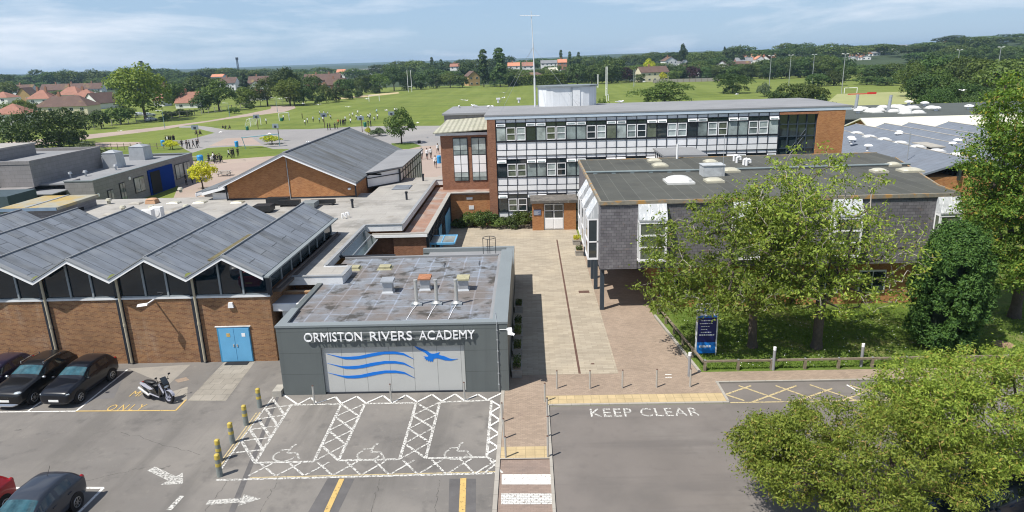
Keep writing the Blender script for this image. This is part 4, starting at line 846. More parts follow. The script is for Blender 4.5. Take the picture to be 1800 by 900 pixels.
for a, b in ((el, pk), (pk, er)): mb.prism([(a.x, gy - .75, a.z - .26), (b.x, gy - .75, b.z - .26), (b.x, gy - .75, b.z - .03), (a.x, gy - .75, a.z - .03)], (0, .05, 0))
mb.obj('bargeboard', M_white_c, ro)
mb = MB()
for a, b in ((el, pk), (pk, er)): mb.prism([(a.x, gy - .8, a.z - .02), (b.x, gy - .8, b.z - .02), (b.x, gy - .8, b.z + .10), (a.x, gy - .8, a.z + .10)], (0, .25, 0))
mb.tube((pk.x, gy - .7, pk.z + .03), (pk.x, gb + .5, pk.z + .03), .10, None, 6); mb.obj('verge_trim', M_roof_grey, ro)
# left aisle
mb = MB(); mb.prism([(-33.2, 66.5, 4.05), (-28.6, 66.5, 5.2), (-28.6, 66.5, 5.36), (-33.2, 66.5, 4.21)], (0, 18, 0)); mb.prism([(-31.0, gy + .2, 4.7), (-28.6, gy + .2, 5.25), (-28.6, gy + .2, 5.4), (-31.0, gy + .2, 4.86)], (0, 3.3, 0)); mb.obj('aisle_roof', M_zinc_g, hl)
mb = MB(); mb.prism([(-33.2, 66.42, 3.8), (-31.0, 66.42, 4.4), (-31.0, 66.42, 4.62), (-33.2, 66.42, 4.1)], (0, .06, 0)); mb.box(-33.25, -33.15, 66.4, 84.5, 3.75, 4.1); mb.prism([(-31.0, gy + .14, 4.45), (-28.7, gy + .14, 5.0), (-28.7, gy + .14, 5.25), (-31.0, gy + .14, 4.72)], (0, .06, 0)); mb.obj('aisle_fascia', M_white_c, hl)
MB().box(-32.6, -28.4, 66.9, 84, 0, 4.0).box(-30.2, -28.4, gy + .6, 66.9, 0, 4.6).obj('aisle_wall', M_white, hl)
# right side wing with framed glazing
mb = MB(); mb.prism([(-16.1, 67.0, 5.42), (-14.6, 67.0, 5.36), (-14.6, 67.0, 5.52), (-16.1, 67.0, 5.56)], (0, 0, .02)); mb.prism([(-16.3, 67.2, 5.42), (-13.1, 70.6, 5.5), (-13.1, 85.4, 5.5), (-16.3, 85.4, 5.42)], (0, 0, .16)); mb.obj('side_roof', M_roof_grey, hl)
mb = MB(); mb.prism([(-16.2, 67.6, 4.0), (-13.5, 70.6, 4.0), (-13.5, 70.6, 5.4), (-16.2, 67.6, 5.3)], (.05, .05, 0)); mb.box(-13.5, -13.42, 70.6, 85.0, 0, 5.4); mb.obj('side_panelling', M_white, hl)
mb = MB()
for k in range(10): y = 70.6 + k * 1.6; mb.box(-13.42, -13.36, y - .06, y + .06, 0, 5.4)
for z in (4.95, 4.1): mb.box(-13.42, -13.37, 70.6, 85, z - .05, z + .05)
mb.tube((-16.2, 67.55, 4.95), (-13.45, 70.55, 4.95), .05, None, 5); mb.tube((-16.2, 67.55, 4.05), (-13.45, 70.55, 4.05), .06, None, 5); mb.tube((-13.44, 70.5, 4), (-13.44, 70.5, 5.4), .09, None, 5); mb.tube((-16.2, 67.5, 4), (-16.2, 67.5, 5.3), .05, None, 5)
mb.obj('side_frame', M_dark, hl)
mb = MB(); mb.box(-13.3, -12.9, 67.0, 70.4, 3.98, 4.15)
MB().tube((-22.5, gy - .05, 4.0), (-22.5, gy - .05, 7.9), .04, None, 6).obj('lightning_tape', M_galv, hl)
p = W(615, 333, gy); MB().box(p.x - .12, p.x + .12, gy - .25, gy, p.z, p.z + .18).obj('security_camera', M_white_c, hl)
MB().tube((-16.25, gy - .1, 4.0), (-16.25, gy - .1, 5.2), .07, None, 8).tube((-28.5, gy - .1, 3.9), (-28.5, gy - .1, 5.2), .07, None, 8).obj('downpipe', M_dark, hl)

# ================================================================ grey block building, left
gb_ = thing('grey_block_school_wing', 'low grey blockwork wing with a dark blue recessed entrance and stepped parapets', 'building', (-56, 90, 0))
mb = MB(); mb.box(-50.65, -50.35, 77.1, 101.5, 0, 3.9); mb.box(-53.4, -50.65, 77.1, 77.4, 0, 3.9); mb.box(-66, -50.65, 101.2, 101.5, 0, 3.9); mb.box(-53.7, -53.4, 77.1, 79.6, 0, 3.9); mb.box(-62, -53.7, 79.3, 79.6, 0, 3.6); mb.obj('wall', M_block_g, gb_)
mb = MB(); mb.box(-66, -50.7, 77.45, 101.2, 3.5, 3.7); mb.box(-62, -53.5, 74.5, 79.3, 2.9, 3.0); mb.obj('roof', M_roof_grey, gb_)
mb = MB(); mb.box(-50.72, -50.3, 77.05, 101.6, 3.9, 4.0); mb.box(-53.75, -50.72, 77.05, 77.45, 3.902, 4.002); mb.box(-66, -50.72, 101.1, 101.6, 3.902, 4.002); mb.obj('parapet_cap', M_clad_cap, gb_)
MB().box(-66, -56.9, 76.6, 90.0, 3.5, 6.1).obj('upper_block', M_block_g, gb_); MB().box(-66, -57.2, 77.0, 89.6, 6.1, 6.12).obj('upper_roof', M_roof_grey, gb_)
mb = MB(); mb.box(-57.2, -56.85, 76.55, 90.05, 6.1, 6.5); mb.box(-66, -57.2, 89.7, 90.05, 6.1, 6.5); mb.box(-66, -57.2, 76.55, 76.9, 6.1, 6.5); mb.obj('upper_parapet', M_block_g, gb_)
MB().box(-75, -63.0, 70, 86.5, 3.5, 7.4).box(-63.0, -56.9, 72, 76.6, 0, 3.5).obj('tall_block', M_block_g, gb_); MB().box(-75.2, -62.9, 69.9, 86.7, 7.4, 7.6).obj('tall_roof', M_roof_lt, gb_)
MB().box(-62.99, -62.93, 76.0, 81.5, 4.4, 5.1).obj('louvre', M_rust, gb_)
en = MB().box(-50.34, -50.2, 88.6, 95.0, 0, 3.3).obj('entrance_frame', M_blue_d, gb_); MB().box(-50.19, -50.14, 89.0, 91.4, .1, 3.0).obj('entrance_recess_dark', M_hole, en)  # flat black panel paints in the dark of the entrance recess
for y0, y1, z0, z1 in ((85.2, 87.6, .9, 2.9), (82.0, 83.2, .4, 2.8), (79.4, 80.6, .9, 2.4), (95.8, 98.0, .9, 3.0), (98.3, 100.3, .9, 3.0)):
    w_ = MB().box(-50.34, -50.28, y0, y1, z0, z1).obj('window', M_dark, gb_)
    for q in range(2): MB().box(-50.275, -50.25, y0 + .1 + q * (y1 - y0 - .1) / 2, y0 + (q + 1) * (y1 - y0 - .1) / 2, z0 + .1, z1 - .1).obj('pane', M_glass_c, w_)
for u, v, h, s_ in ((202, 294, 2.0, 1.0), (249, 280, 1.9, 1.15)):
    p = G(u, v, 3.7); MB().frus(p.x - s_, p.x + s_, p.y - s_, p.y + s_, 3.7, 3.7 + h, .12, .12).frus(p.x - s_ * .95, p.x + s_ * .95, p.y - s_ * .95, p.y + s_ * .95, 3.7 + h, 4.0 + h, s_ * .7, s_ * .7).obj('roof_vent', M_galv, gb_)
for u, v in ((124, 313), (151, 310), (204, 299)):
    p = G(u, v, 3.7); MB().tube((p.x, p.y, 3.7), (p.x, p.y, 4.3), .12, None, 8).tube((p.x, p.y, 4.2), (p.x, p.y, 4.45), .3, .2, 10).obj('roof_cowl', M_galv, gb_)
for y, z in ((85, 3.0), (78.2, 2.2)):
    MB().tube((-50.34, y - .6, z), (-50.25, y - .6, z), .22, None, 12).obj('wall_lamp', M_white_c, gb_)
MB().box(-62.5, -54, 68.5, 72.8, 0, 3.9).obj('shaded_wing', mat('shade_blue_wall', (.05, .075, .09), .8), gb_)  # shade on this grey wing is put into the deep blue wall colour
# ================================================================ three-storey block
tb = thing('three_storey_block', 'long three-storey teaching block with black-gridded white panels and ribbon windows', 'building', (10, 73, 0))
FY = 67.0; XA, XB = -3.1, 24.1; NBAY = 28; BW = (XB - XA) / NBAY
MB().box(-3.95, -3.15, 66.9, 79.3, 0, 10.5).obj('end_pier', M_brick_r, tb)
MB().box(-3.15, 27.8, 67.35, 79.3, 0, 10.4).obj('core', M_hole, tb)
MB().box(27.75, 30.3, 66.9, 79.3, 0, 10.5).obj('end_wall', M_brick_o, tb)
mb = MB(); mb.box(-4.2, 30.9, 66.84, 80, 10.78, 10.9); mb.prism([(-4.1, 80, 10.9), (-4.1, 66.9, 10.9), (-4.1, 66.9, 10.92), (-4.1, 76, 11.0)], (34.9, 0, 0)); mb.obj('roof', M_roof_grey, tb)
MB().box(-4.15, 30.8, 66.87, 66.93, 10.5, 10.79).box(30.7, 30.8, 66.93, 79.8, 10.5, 10.79).obj('fascia', mat('fascia_blue_white', (.50, .58, .66), .5, var=.05), tb)
rows_panel = []
for fl_, zb in ((0, 1.36), (1, 4.83), (2, 8.36)):
    mp = MB(); mp.box(XA, XB, FY + .02, FY + .1, zb + 1.76, zb + 2.12)
    if fl_ < 2: mp.box(XA, XB, FY + .02, FY + .1, zb + 2.66, zb + 3.44)
    if fl_ == 0: mp.box(XA, XB, FY + .02, FY + .1, .2, 1.3)
    mp.obj('spandrel_panels', M_panel_w, tb)
    if fl_ < 2: MB().box(XA, XB, FY - .035, FY + .01, zb + 2.14, zb + 2.62).obj('white_band', M_white, tb)
mb = MB()
for k in range(NBAY + 1):
    x = XA + k * BW; mb.box(x - .027, x + .027, FY - .05, FY + .05, .2, 10.5)
for zb in (1.36, 4.83, 8.36):
    for dz, hh in ((0, .032), (1.36, .024), (1.76, .028), (2.10, .026), (2.66, .028), (3.44, .024)):
        if zb + dz < 10.6: mb.box(XA, XB, FY - .045, FY + .03, zb + dz - hh, zb + dz + hh)
mb.obj('mullion_grid', M_dark, tb)
rng4 = np.random.default_rng(11)
for fl_, zb in ((0, 1.36), (1, 4.83), (2, 8.36)):
    for k in range(NBAY):
        x0 = XA + k * BW + .05; x1 = XA + (k + 1) * BW - .05; cas = k % 4 in (1, 2)
        if fl_ == 0 and k > 10: continue
        gm = [M_glass, M_glass_c, M_glass_g, M_glass_l][rng4.choice(4, p=[.14, .28, .20, .38] if fl_ == 2 else [.34, .26, .28, .12])]
        if cas:
            w_ = MB(); z0, z1 = zb + .06, zb + 1.32; f_ = .065; y0, y1 = FY - .09, FY + .0
            w_.box(x0, x0 + f_, y0, y1, z0, z1).box(x1 - f_, x1, y0, y1, z0, z1).box(x0 + f_, x1 - f_, y0, y1, z0, z0 + f_).box(x0 + f_, x1 - f_, y0, y1, z1 - f_, z1).box(x0 + f_, x1 - f_, y0, y1, zb + .66, zb + .72)
            w_ = w_.obj('window', M_white_c, tb)
            MB().box(x0 + f_, x1 - f_, FY - .04, FY + .08, z0 + f_, z1 - f_).obj('pane', gm, w_)
            MB().box(x0, x1, FY + .0, FY + .08, zb + 1.38, zb + 1.73).obj('transom_pane', M_glass, w_)
        else:
            pn = MB().box(x0, x1, FY + .0, FY + .08, zb + .05, zb + 1.33).obj('fixed_pane', gm, tb)
            zz = zb + 1.42; tl = rng4.choice([0, .12])
            v_ = MB(); y0 = FY - .08 - tl
            v_.prism([(x0, y0, zz - .0), (x0, FY - .02, zb + 1.70), (x0, FY + .03, zb + 1.70), (x0, y0 + .05, zz - .0)], (x1 - x0, 0, 0)); v_ = v_.obj('vent_light', M_white_c, tb)
            MB().prism([(x0 + .08, y0 - .006 + .03 * 0, zz + .06), (x0 + .08, FY - .045, zb + 1.63), (x0 + .08, FY - .04, zb + 1.63), (x0 + .08, y0 - .001, zz + .06)], (x1 - x0 - .16, 0, 0)).obj('pane', M_glass_c, v_)
# stair tower glazing
st = MB().box(24.2, 27.7, FY + .25, FY + .35, .2, 10.2).obj('stair_glass', glassmat('stair_glass', (.03, .045, .05), .05, .9), tb)
mb = MB()
for k in range(5): x = 24.2 + k * .875; mb.box(x - .045, x + .045, FY + .12, FY + .26, .2, 10.4)
for z in np.arange(1.2, 10.6, 1.15): mb.box(24.2, 27.7, FY + .13, FY + .24, z - .045, z + .045)
mb.tube((24.4, FY + .2, 4.9), (26.9, FY + .2, 8.4), .06, None, 5); mb.tube((24.4, FY + .2, 5.4), (26.9, FY + .2, 8.9), .04, None, 5); mb.obj('stair_frame', M_col, tb)
MB().box(24.1, 27.75, FY - .12, FY + .12, 10.2, 10.4).obj('rusty_head', M_rust, tb)
MB().box(26.6, 27.6, FY + .36, FY + .4, 6.2, 9.2).obj('stair_blind', M_white_d, tb)
# left wing
lw = MB().box(-8.85, -3.95, 69.3, 79, 0, 9.0).obj('brick_wing', M_brick_r, tb)
for x0 in (-7.6, -5.74):
    w_ = MB().box(x0, x0 + 1.5, 69.24, 69.3, 4.2, 8.6).obj('wing_window', M_dark, tb)
    for q in range(2):
        for (z0, z1, mm) in ((7.35, 8.5, M_glass_l), (6.9, 7.3, M_glass_c), (5.95, 6.8, M_panel_w), (5.1, 5.9, M_panel_w), (4.6, 5.05, M_glass_l), (4.25, 4.55, M_glass_c)):
            MB().box(x0 + .05 + q * .72, x0 + .70 + q * .72, 69.21, 69.24, z0, z1).obj('pane', mm, w_)
mb = MB(); mb.prism([(-9.5, 68.7, 9.1), (-3.98, 68.7, 9.35), (-3.98, 76.5, 9.95), (-8.9, 76.5, 9.75)], (0, 0, .08)); mb.obj('lichen_roof', M_lichen2, tb)
MB().box(-9.3, -3.98, 68.95, 69.28, 8.85, 9.12).obj('wing_eave', M_white_d, tb)
MB().box(-9.2, -4.2, 76.5, 88.0, 0, 10.3).obj('rear_wing', M_block_g, tb); MB().box(-9.4, -4.2, 76.3, 88.2, 10.3, 10.5).obj('rear_roof', M_roof_grey, tb)
# plant room with rounded ends
def stadium(x0, x1, y0, y1, n=8):
    r = (y1 - y0) / 2; cy = (y0 + y1) / 2; out = []
    for a in np.linspace(-math.pi / 2, math.pi / 2, n): out.append((x1 - r + r * math.cos(a), cy + r * math.sin(a)))
    for a in np.linspace(math.pi / 2, 1.5 * math.pi, n): out.append((x0 + r + r * math.cos(a), cy + r * math.sin(a)))
    return out
pr_ = MB().prism([(x, y, 10.9) for x, y in stadium(1.15, 7.6, 75.4, 78.6)], (0, 0, 2.1)).obj('plant_room', mat('plant_room_white', (.66, .68, .70), .6, var=.06, vs=1.0, layers=[((.42, .44, .46), 1.2, .5, .7, .6, (3, 3, .15))]), tb)
MB().prism([(x, y, 13.0) for x, y in stadium(1.0, 7.75, 75.2, 78.8)], (0, 0, .16)).obj('plant_room_roof', M_clad_cap, pr_)
MB().box(4.9, 5.7, 75.33, 75.42, 10.95, 12.85).obj('plant_room_door', M_white_d, pr_); MB().box(4.8, 4.86, 75.35, 75.4, 10.95, 12.95).obj('seam', M_grey_paint, pr_)
mb = MB()
for u, v in ((876, 176), (912, 176)):
    p = G(u, v + 4, 10.95); mb = MB().tube((p.x, p.y, 10.9), (p.x, p.y, 11.4), .12, None, 8).box(p.x - .25, p.x + .25, p.y - .15, p.y + .15, 11.3, 11.5).obj('roof_cowl', M_white, tb)
# radio mast
ms = thing('radio_mast', 'tall thin white mast with a small aerial standing on the roof beside the plant room', 'mast', (.85, 76.3, 10.9))
mb = MB(); mb.tube((.85, 76.3, 10.9), (.85, 76.3, 14.0), .11, .10, 8); mb.tube((.85, 76.3, 14.0), (.75, 76.3, 17.6), .075, .06, 8); mb.tube((.75, 76.3, 17.6), (.62, 76.3, 20.9), .045, .03, 8); mb.obj('pole', M_mast, ms)
mb = MB(); mb.tube((-.55, 76.3, 20.45), (1.5, 76.1, 20.35), .03, None, 5)
for k in range(6): mb.tube((-.4 + k * .3, 75.9 + .0, 20.44), (-.4 + k * .3, 76.7, 20.44), .015, None, 4)
mb.obj('aerial', M_galv, ms)
mb = MB()
for dx, dy in ((-4.2, 2.5), (4.5, -7), (-3.5, -8)): mb.tube((.76, 76.3, 17.2), (.85 + dx, 76.3 + dy, 11.0), .014, None, 3)
mb.obj('guy_wire', M_galv, ms)
# ================================================================ brick porch
pb = thing('brick_porch', 'small brick porch with white double window and dark flat roof against the long block', 'building', (2.3, 65, 0))
MB().box(.25, 1.35, 64.2, 64.5, 0, 2.75).box(3.3, 4.45, 64.2, 64.5, 0, 2.75).box(.25, .5, 64.5, 66.9, 0, 2.75).box(4.2, 4.45, 64.5, 66.9, 0, 2.75).obj('wall', M_brick_o, pb)
MB().box(.1, 4.6, 63.9, 66.9, 2.75, 3.0).obj('roof', mat('porch_roof', (.12, .11, .10), .95, var=.3, vs=1.5, layers=[((.45, .44, .4), 4, .62, .7, .7), ((.25, .22, .18), 1, .5, .7, .5)]), pb)
w_ = MB().box(1.4, 3.25, 64.3, 64.4, .1, 2.6).obj('window', M_white_c, pb)
for q in range(2):
    for z0, z1, mm in ((2.0, 2.5, M_glass), (1.3, 1.9, M_glass), (.2, 1.15, M_panel_w)): MB().box(1.48 + q * .9, 2.28 + q * .9, 64.27, 64.3, z0, z1).obj('pane', mm, w_)
nb = MB().box(.38, 1.1, 64.15, 64.2, 1.55, 2.1).obj('notice_board', mat('sign_slate_blue', (.10, .13, .22), .5), pb)
mb = MB()
for k in range(4): mb.box(.45, .45 + [.5, .35, .55, .4][k], 64.145, 64.152, 1.95 - k * .1, 1.975 - k * .1)
mb.obj('notice_lines', M_white, nb)
# ================================================================ slate-hung block
sb = thing('slate_hung_block', 'two-storey block hung with grey slates on columns, white framed bay windows and dark flat roof', 'building', (16, 50, 0))
SX0, SX1, SY0, SY1, SZ0, SZ1 = 4.42, 26.4, 41.8, 59.8, 2.95, 7.15
mb = MB()
fdx = [(6.75, 8.5), (12.6, 14.35), (18.7, 20.45), (25.05, 26.4)]; xs_ = SX0
for a, b in fdx + [(SX1, SX1)]:
    if a > xs_: mb.box(xs_, a, SY0, SY0 + .25, SZ0, SZ1)
    if b > a: mb.box(a, b, SY0 + .05, SY0 + .25, SZ0, 3.6)
    xs_ = b
mb.box(SX0, SX0 + .25, SY0 + .25, SY1, SZ0, SZ1); mb.box(SX1 - .25, SX1, SY0 + .25, 44.5, SZ0, SZ1); mb.box(SX0, SX1, SY1 - .2, SY1, SZ0, SZ1)
mb.prism([(SX1, 44.5, SZ0), (30.2, 57, SZ0), (30.2, 57, SZ1), (SX1, 44.5, SZ1)], (-.2, .05, 0)); mb.obj('slate_wall', M_slate, sb)
MB().box(SX0 + .3, SX1 - .3, SY0 + .3, SY1 - .3, SZ0 - .05, SZ0 + .05).obj('soffit', M_white_d, sb)
mb = MB(); mb.face([(SX0, SY0 + .0, 7.32), (SX1, SY0, 7.32), (SX1 + .2, 44.6, 7.32), (30.2, 57, 7.32), (30.2, 60, 7.32), (SX0 + .0, 60, 7.32)]); ro = mb.obj('roof', M_felt_dark, sb)
mb = MB(); mb.box(SX0 - .08, SX1 + .05, SY0 - .10, SY0 + .06, 7.15, 7.38); mb.box(SX0 - .08, SX0 + .06, SY0 + .06, 60, 7.15, 7.38); mb.box(SX0 + .06, 30.2, 59.9, 60.05, 7.15, 7.38)
mb.prism([(SX1 + .05, SY0 + .06, 7.15), (SX1 + .2, 44.6, 7.15), (30.2, 57, 7.15), (30.3, 57, 7.15), (SX1 + .32, 44.55, 7.15)], (0, 0, .23))
mb.obj('roof_edge', mat('roof_edge_lichen', (.23, .21, .17), .9, var=.2, vs=3, layers=[((.42, .22, .05), 2.0, .50, .62, .8)]), sb)
def dormer(x0, x1, parent):
    d = MB(); d.prism([(x0, SY0 - .02, 7.3), (x0, SY0 - .62, 6.28), (x0, SY0 - .62, 6.18), (x0, SY0 + .05, 6.18), (x0, SY0 + .05, 7.3)], (x1 - x0, 0, 0)); o = d.obj('bay_window', M_lead, parent)
    f = MB(); yf_ = SY0 - .55
    f.box(x0, x1, yf_ - .03, yf_ + .08, 6.0, 6.18).box(x0, x1, yf_ - .03, yf_ + .08, 3.55, 3.72).box(x0, x0 + .12, yf_ - .02, yf_ + .07, 3.72, 6.0).box(x1 - .12, x1, yf_ - .02, yf_ + .07, 3.72, 6.0)
    f.box(x0 + .12, x1 - .12, yf_ - .02, yf_ + .07, 5.2, 5.3).box(x0 + .12, x1 - .12, yf_ - .02, yf_ + .07, 4.45, 4.53)
    for xx in (x0, x1 - .08): f.box(xx, xx + .08, SY0 - .47, SY0 + .05, 3.55, 3.68).box(xx, xx + .08, SY0 - .47, SY0 + .05, 6.05, 6.17).box(xx, xx + .08, SY0 - .1, SY0, 3.68, 6.05)
    f.obj('window_frame', M_white_c, o)
    MB().box(x0 + .02, x1 - .02, SY0 - .5, SY0 + .0, 3.70, 3.75).box(x0 + .06, x1 - .06, yf_ + .01, yf_ + .03, 3.72, 6.0).box(x0 + .02, x0 + .05, SY0 - .5, SY0 - .1, 3.7, 6.05).box(x1 - .05, x1 - .02, SY0 - .5, SY0 - .1, 3.7, 6.05).obj('pane', M_glass_g, o)
for a, b in fdx: dormer(a, b, sb)
for y0 in (43.0, 46.3, 49.6):
    y1 = y0 + 1.9; d = MB(); d.prism([(SX0 + .02, y0, 7.3), (SX0 - .7, y0, 6.1), (SX0 - .7, y0, 6.0), (SX0 + .02, y0, 6.0)], (0, y1 - y0, 0)); o = d.obj('bay_window', M_lead, sb)
    f = MB(); xf = SX0 - .65
    f.box(xf - .05, xf + .05, y0, y1, 5.85, 6.0).box(xf - .05, xf + .05, y0, y1, 3.25, 3.42).box(xf - .05, xf + .04, y0, y0 + .1, 3.42, 5.85).box(xf - .05, xf + .04, y1 - .1, y1, 3.42, 5.85).box(xf - .05, xf + .04, y0 + .1, y1 - .1, 4.4, 4.5)
    f.box(xf + .05, SX0, y0, y0 + .08, 5.9, 6.0).box(xf + .05, SX0, y0, y0 + .08, 3.25, 3.38).box(SX0 - .1, SX0, y0, y0 + .08, 3.38, 5.9).box(xf + .05, SX0, y0, y0 + .08, 4.42, 4.5)
    f.obj('window_frame', M_white_c, o)
    MB().box(xf - .02, xf + .0, y0 + .1, y1 - .1, 3.42, 5.85).box(xf + .05, SX0 - .1, y0 + .03, y0 + .05, 3.38, 5.9).box(xf, SX0, y1 - .06, y1 - .02, 3.3, 5.95).obj('pane', M_glass, o)
for y in (42.3, 46.5, 48.9, 51.8, 55.0): MB().box(4.48, 4.74, y - .13, y + .13, 0, SZ0).obj('column', M_col, sb)
for x in (8.4,): MB().box(x, x + .26, 42.4, 42.66, 0, SZ0).obj('column', M_col, sb)
mb = MB(); mb.box(8.9, SX1, 42.55, 42.85, 0, SZ0); mb.box(8.66, 8.9, 42.6, 50, 0, SZ0); mb.box(8.7, SX1, 50, 50.3, 0, SZ0); mb.box(SX1 - .2, SX1, 42.85, 50, 0, SZ0); mb.obj('brick_base', M_brick_o, sb)
MB().box(4.9, 8.6, 52, 52.2, 0, SZ0).obj('undercroft_glazing', M_glass, sb)
for x in (9.3, 12.2, 15.2, 18.2, 21.2):
    w_ = MB().box(x, x + 1.7, 42.46, 42.56, .75, 2.3).obj('window', M_white_c, sb); MB().box(x + .1, x + .82, 42.43, 42.46, .85, 2.2).box(x + .9, x + 1.6, 42.43, 42.46, .85, 2.2).obj('pane', M_glass, w_)
def gdome(u, v, rx, ry, m, z=7.32, par=sb, h=.3):
    p = G(u, v, z + .1); o = MB().box(p.x - rx, p.x + rx, p.y - ry, p.y + ry, z, z + .14).dome(p.x, p.y, z + .14, rx * .95, ry * .95, h).obj('rooflight', m, par); return o
for u, v, rx, ry, m in ((1193, 318, .95, .95, M_dome), (1150, 282, .55, .5, M_dome_c), (1160, 290, .58, .6, M_dome_c), (1249, 284, .5, .6, M_dome_c), (1255, 317, .62, .6, M_dome_c), (1284, 299, .6, .6, M_dome_c), (1545, 300, .5, .5, M_dome_c), (1600, 299, .75, .6, M_dome_c), (1570, 289, .45, .4, M_dome_c)): gdome(u, v, rx, ry, m, h=.16 if rx < .9 else .36)
p = G(1251, 308, 7.32); MB().box(p.x - .78, p.x + .78, p.y - .6, p.y + .6, 7.32, 8.1).box(p.x - .83, p.x + .83, p.y - .65, p.y + .65, 8.1, 8.16).obj('roof_plant_box', mat('galv_box', (.46, .48, .49), .5, var=.15, vs=3, layers=[((.3, .31, .32), 2, .5, .7, .6)]), sb)
mb = MB(); a = G(1030, 303, 7.45); b = G(1226, 299, 7.45); mb.tube(a, b, .085, None, 8); mb.tube(b, G(1600, 288, 7.45), .085, None, 8)
for k in range(6): q = a.lerp(b, (k + .5) / 6); mb.box(q.x - .15, q.x + .15, q.y - .12, q.y + .12, 7.32, 7.38)
mb.obj('roof_pipe', mat('pipe_blue_grey', (.19, .23, .24), .6), sb)
p = G(1190, 279, 7.32); MB().tube((p.x, p.y, 7.32), (p.x, p.y, 8.6), .09, None, 8).obj('roof_pipe', M_white, sb)
p = G(1270, 310, 7.32); MB().tube((p.x, p.y, 7.32), (p.x, p.y, 10.4), .02, None, 5).obj('roof_aerial', M_galv, sb)
for u, v in ((1290, 283), (1295, 286), (1307, 290), (1312, 291)):
    p = G(u, v, 7.32); MB().tube((p.x, p.y, 7.32), (p.x, p.y, 7.75), .1, None, 8).tube((p.x, p.y, 7.75), (p.x + .25, p.y, 7.8), .11, None, 8).tube((p.x + .25, p.y, 7.8), (p.x + .3, p.y, 7.55), .11, None, 8).obj('roof_pipe', M_white, sb)
# small link roof behind
lk = thing('link_pavilion', 'small grey flat-roofed link with glazed side between slate block and long block', 'building', (14, 64, 0))
MB().box(12.1, 16.0, 61.3, 66.85, 7.2, 7.36).obj('roof', M_roof_grey, lk); MB().box(12.3, 15.8, 61.5, 66.85, 0, 7.2).obj('wall', M_panel_w, lk)
mb = MB()
for k in range(6): mb.box(12.22, 12.3, 61.6 + k * .9, 61.7 + k * .9, 3, 7.15)
mb.obj('frame', M_dark, lk)
# ================================================================ sheds on the right
sh = thing('multi_ridge_shed', 'low sheds with parallel shallow blue-grey ridged roofs and white roof domes', 'building', (48, 80, 0))
for k, (xl, xm, xr) in enumerate(((37.2, 42.2, 44.9), (44.9, 47.6, 49.8), (49.8, 51.6, 53.3), (53.3, 55.0, 58.5), (58.5, 60.5, 63))):
    ya, yb = (66 if k == 0 else 60), [94, 101.5, 101.3, 101.2, 101][k]
    b = MB(); zl, zm, zr = (4.1 if k == 0 else 4.9), 5.6, 4.9
    b.prism([(xl, ya, zl - .2), (xm, ya, zm - .2), (xm, ya, zm), (xl, ya, zl)], (0, yb - ya, 0)); b.prism([(xm, ya, zm - .2), (xr, ya, zr - .2), (xr, ya, zr), (xm, ya, zm)], (0, yb - ya, 0)); rb = b.obj('roof_bay', M_zinc_s, sh)
    MB().tube((xm, ya, zm + .02), (xm, yb, zm + .02), .07, None, 6).obj('ridge', M_roof_lt, rb)
MB().box(37.4, 62.8, 66.3, 94, 0, 3.9).box(45, 62.8, 94, 100.8, 0, 3.9).box(45, 62.8, 61, 66.3, 0, 3.9).obj('wall', M_brick_o, sh)
MB().box(41.3, 41.5, 66, 78, 3.6, 4.6).obj('valley_glazing', M_glass, sh)
for u, v in ((1506, 234), (1528, 240), (1554, 245), (1583, 251), (1613, 258), (1647, 265), (1683, 272)): gdome(u, v, .62, .62, M_dome, 5.45, sh, .2)
for u, v in ((1496, 247), (1498, 250), (1526, 262), (1580, 237), (1579, 240), (1675, 258), (1703, 262), (1683, 252), (1710, 280)):
    p = G(u, v, 5.2); MB().tube((p.x, p.y, 5.0), (p.x, p.y, 5.6), .2, None, 8).dome(p.x, p.y, 5.55, .42, .42, .22).obj('roof_cowl', M_white_c, sh)
p = G(1594, 286, 4.5); MB().tube((p.x, p.y, 3.5), (p.x, p.y, 7.6), .05, None, 6).obj('pole', M_galv, sh)
p = G(1632, 255, 5.3); MB().prism([(p.x - .8, p.y - 2, 5.25), (p.x + .8, p.y - 2, 5.25), (p.x + .8, p.y + 2, 5.3), (p.x - .8, p.y + 2, 5.3)], (0, 0, .12)).obj('roof_hatch', M_conc, sh)
cr = thing('cream_roofed_hall', 'long brick hall with a broad cream sheet roof behind the ridged sheds', 'building', (60, 105, 0))
b = MB(); b.prism([(50.3, 102.5, 4.6), (50.3, 106, 6.0), (50.3, 111, 4.5), (50.3, 111, 4.3), (50.3, 106, 5.8), (50.3, 102.5, 4.4)], (34, 0, 0)); b.obj('roof', M_roof_cream, cr)
MB().prism([(50.7, 103, 0), (50.7, 103, 4.5), (50.7, 106, 5.7), (50.7, 110.6, 4.4), (50.7, 110.6, 0)], (.3, 0, 0)).box(51, 84, 103, 103.3, 0, 4.4).obj('wall', M_brick_o, cr)
df = thing('domed_flat_roof_block', 'dark flat-roofed block crowded with white roof domes near the pitches', 'building', (68, 130, 0))
MB().box(46, 100, 116, 143, 0, 4.8).obj('wall', mat('blue_dark_wall', (.07, .085, .10), .8), df); MB().box(45.6, 100, 115.6, 143.4, 4.8, 5.0).obj('roof', M_roof_green, df)
for k, (u, v) in enumerate([(1475, 193), (1488, 191), (1510, 191), (1518, 192), (1530, 196), (1540, 197), (1552, 189), (1545, 194), (1572, 188), (1570, 196), (1591, 195), (1592, 199), (1614, 198), (1590, 192), (1600, 190), (1606, 190), (1637, 190), (1580, 188), (1583, 189), (1535, 194)]): gdome(u, v, .95, .85, M_dome, 5.0, df, .45)
for u, v in ((1508, 199), (1645, 195), (1625, 186), (1597, 184), (1703, 192)):
    p = G(u, v, 5.0); MB().tube((p.x, p.y, 5.0), (p.x, p.y, 5.6), .3, None, 8).dome(p.x, p.y, 5.5, .7, .7, .35).obj('roof_cowl', M_white_c, df)
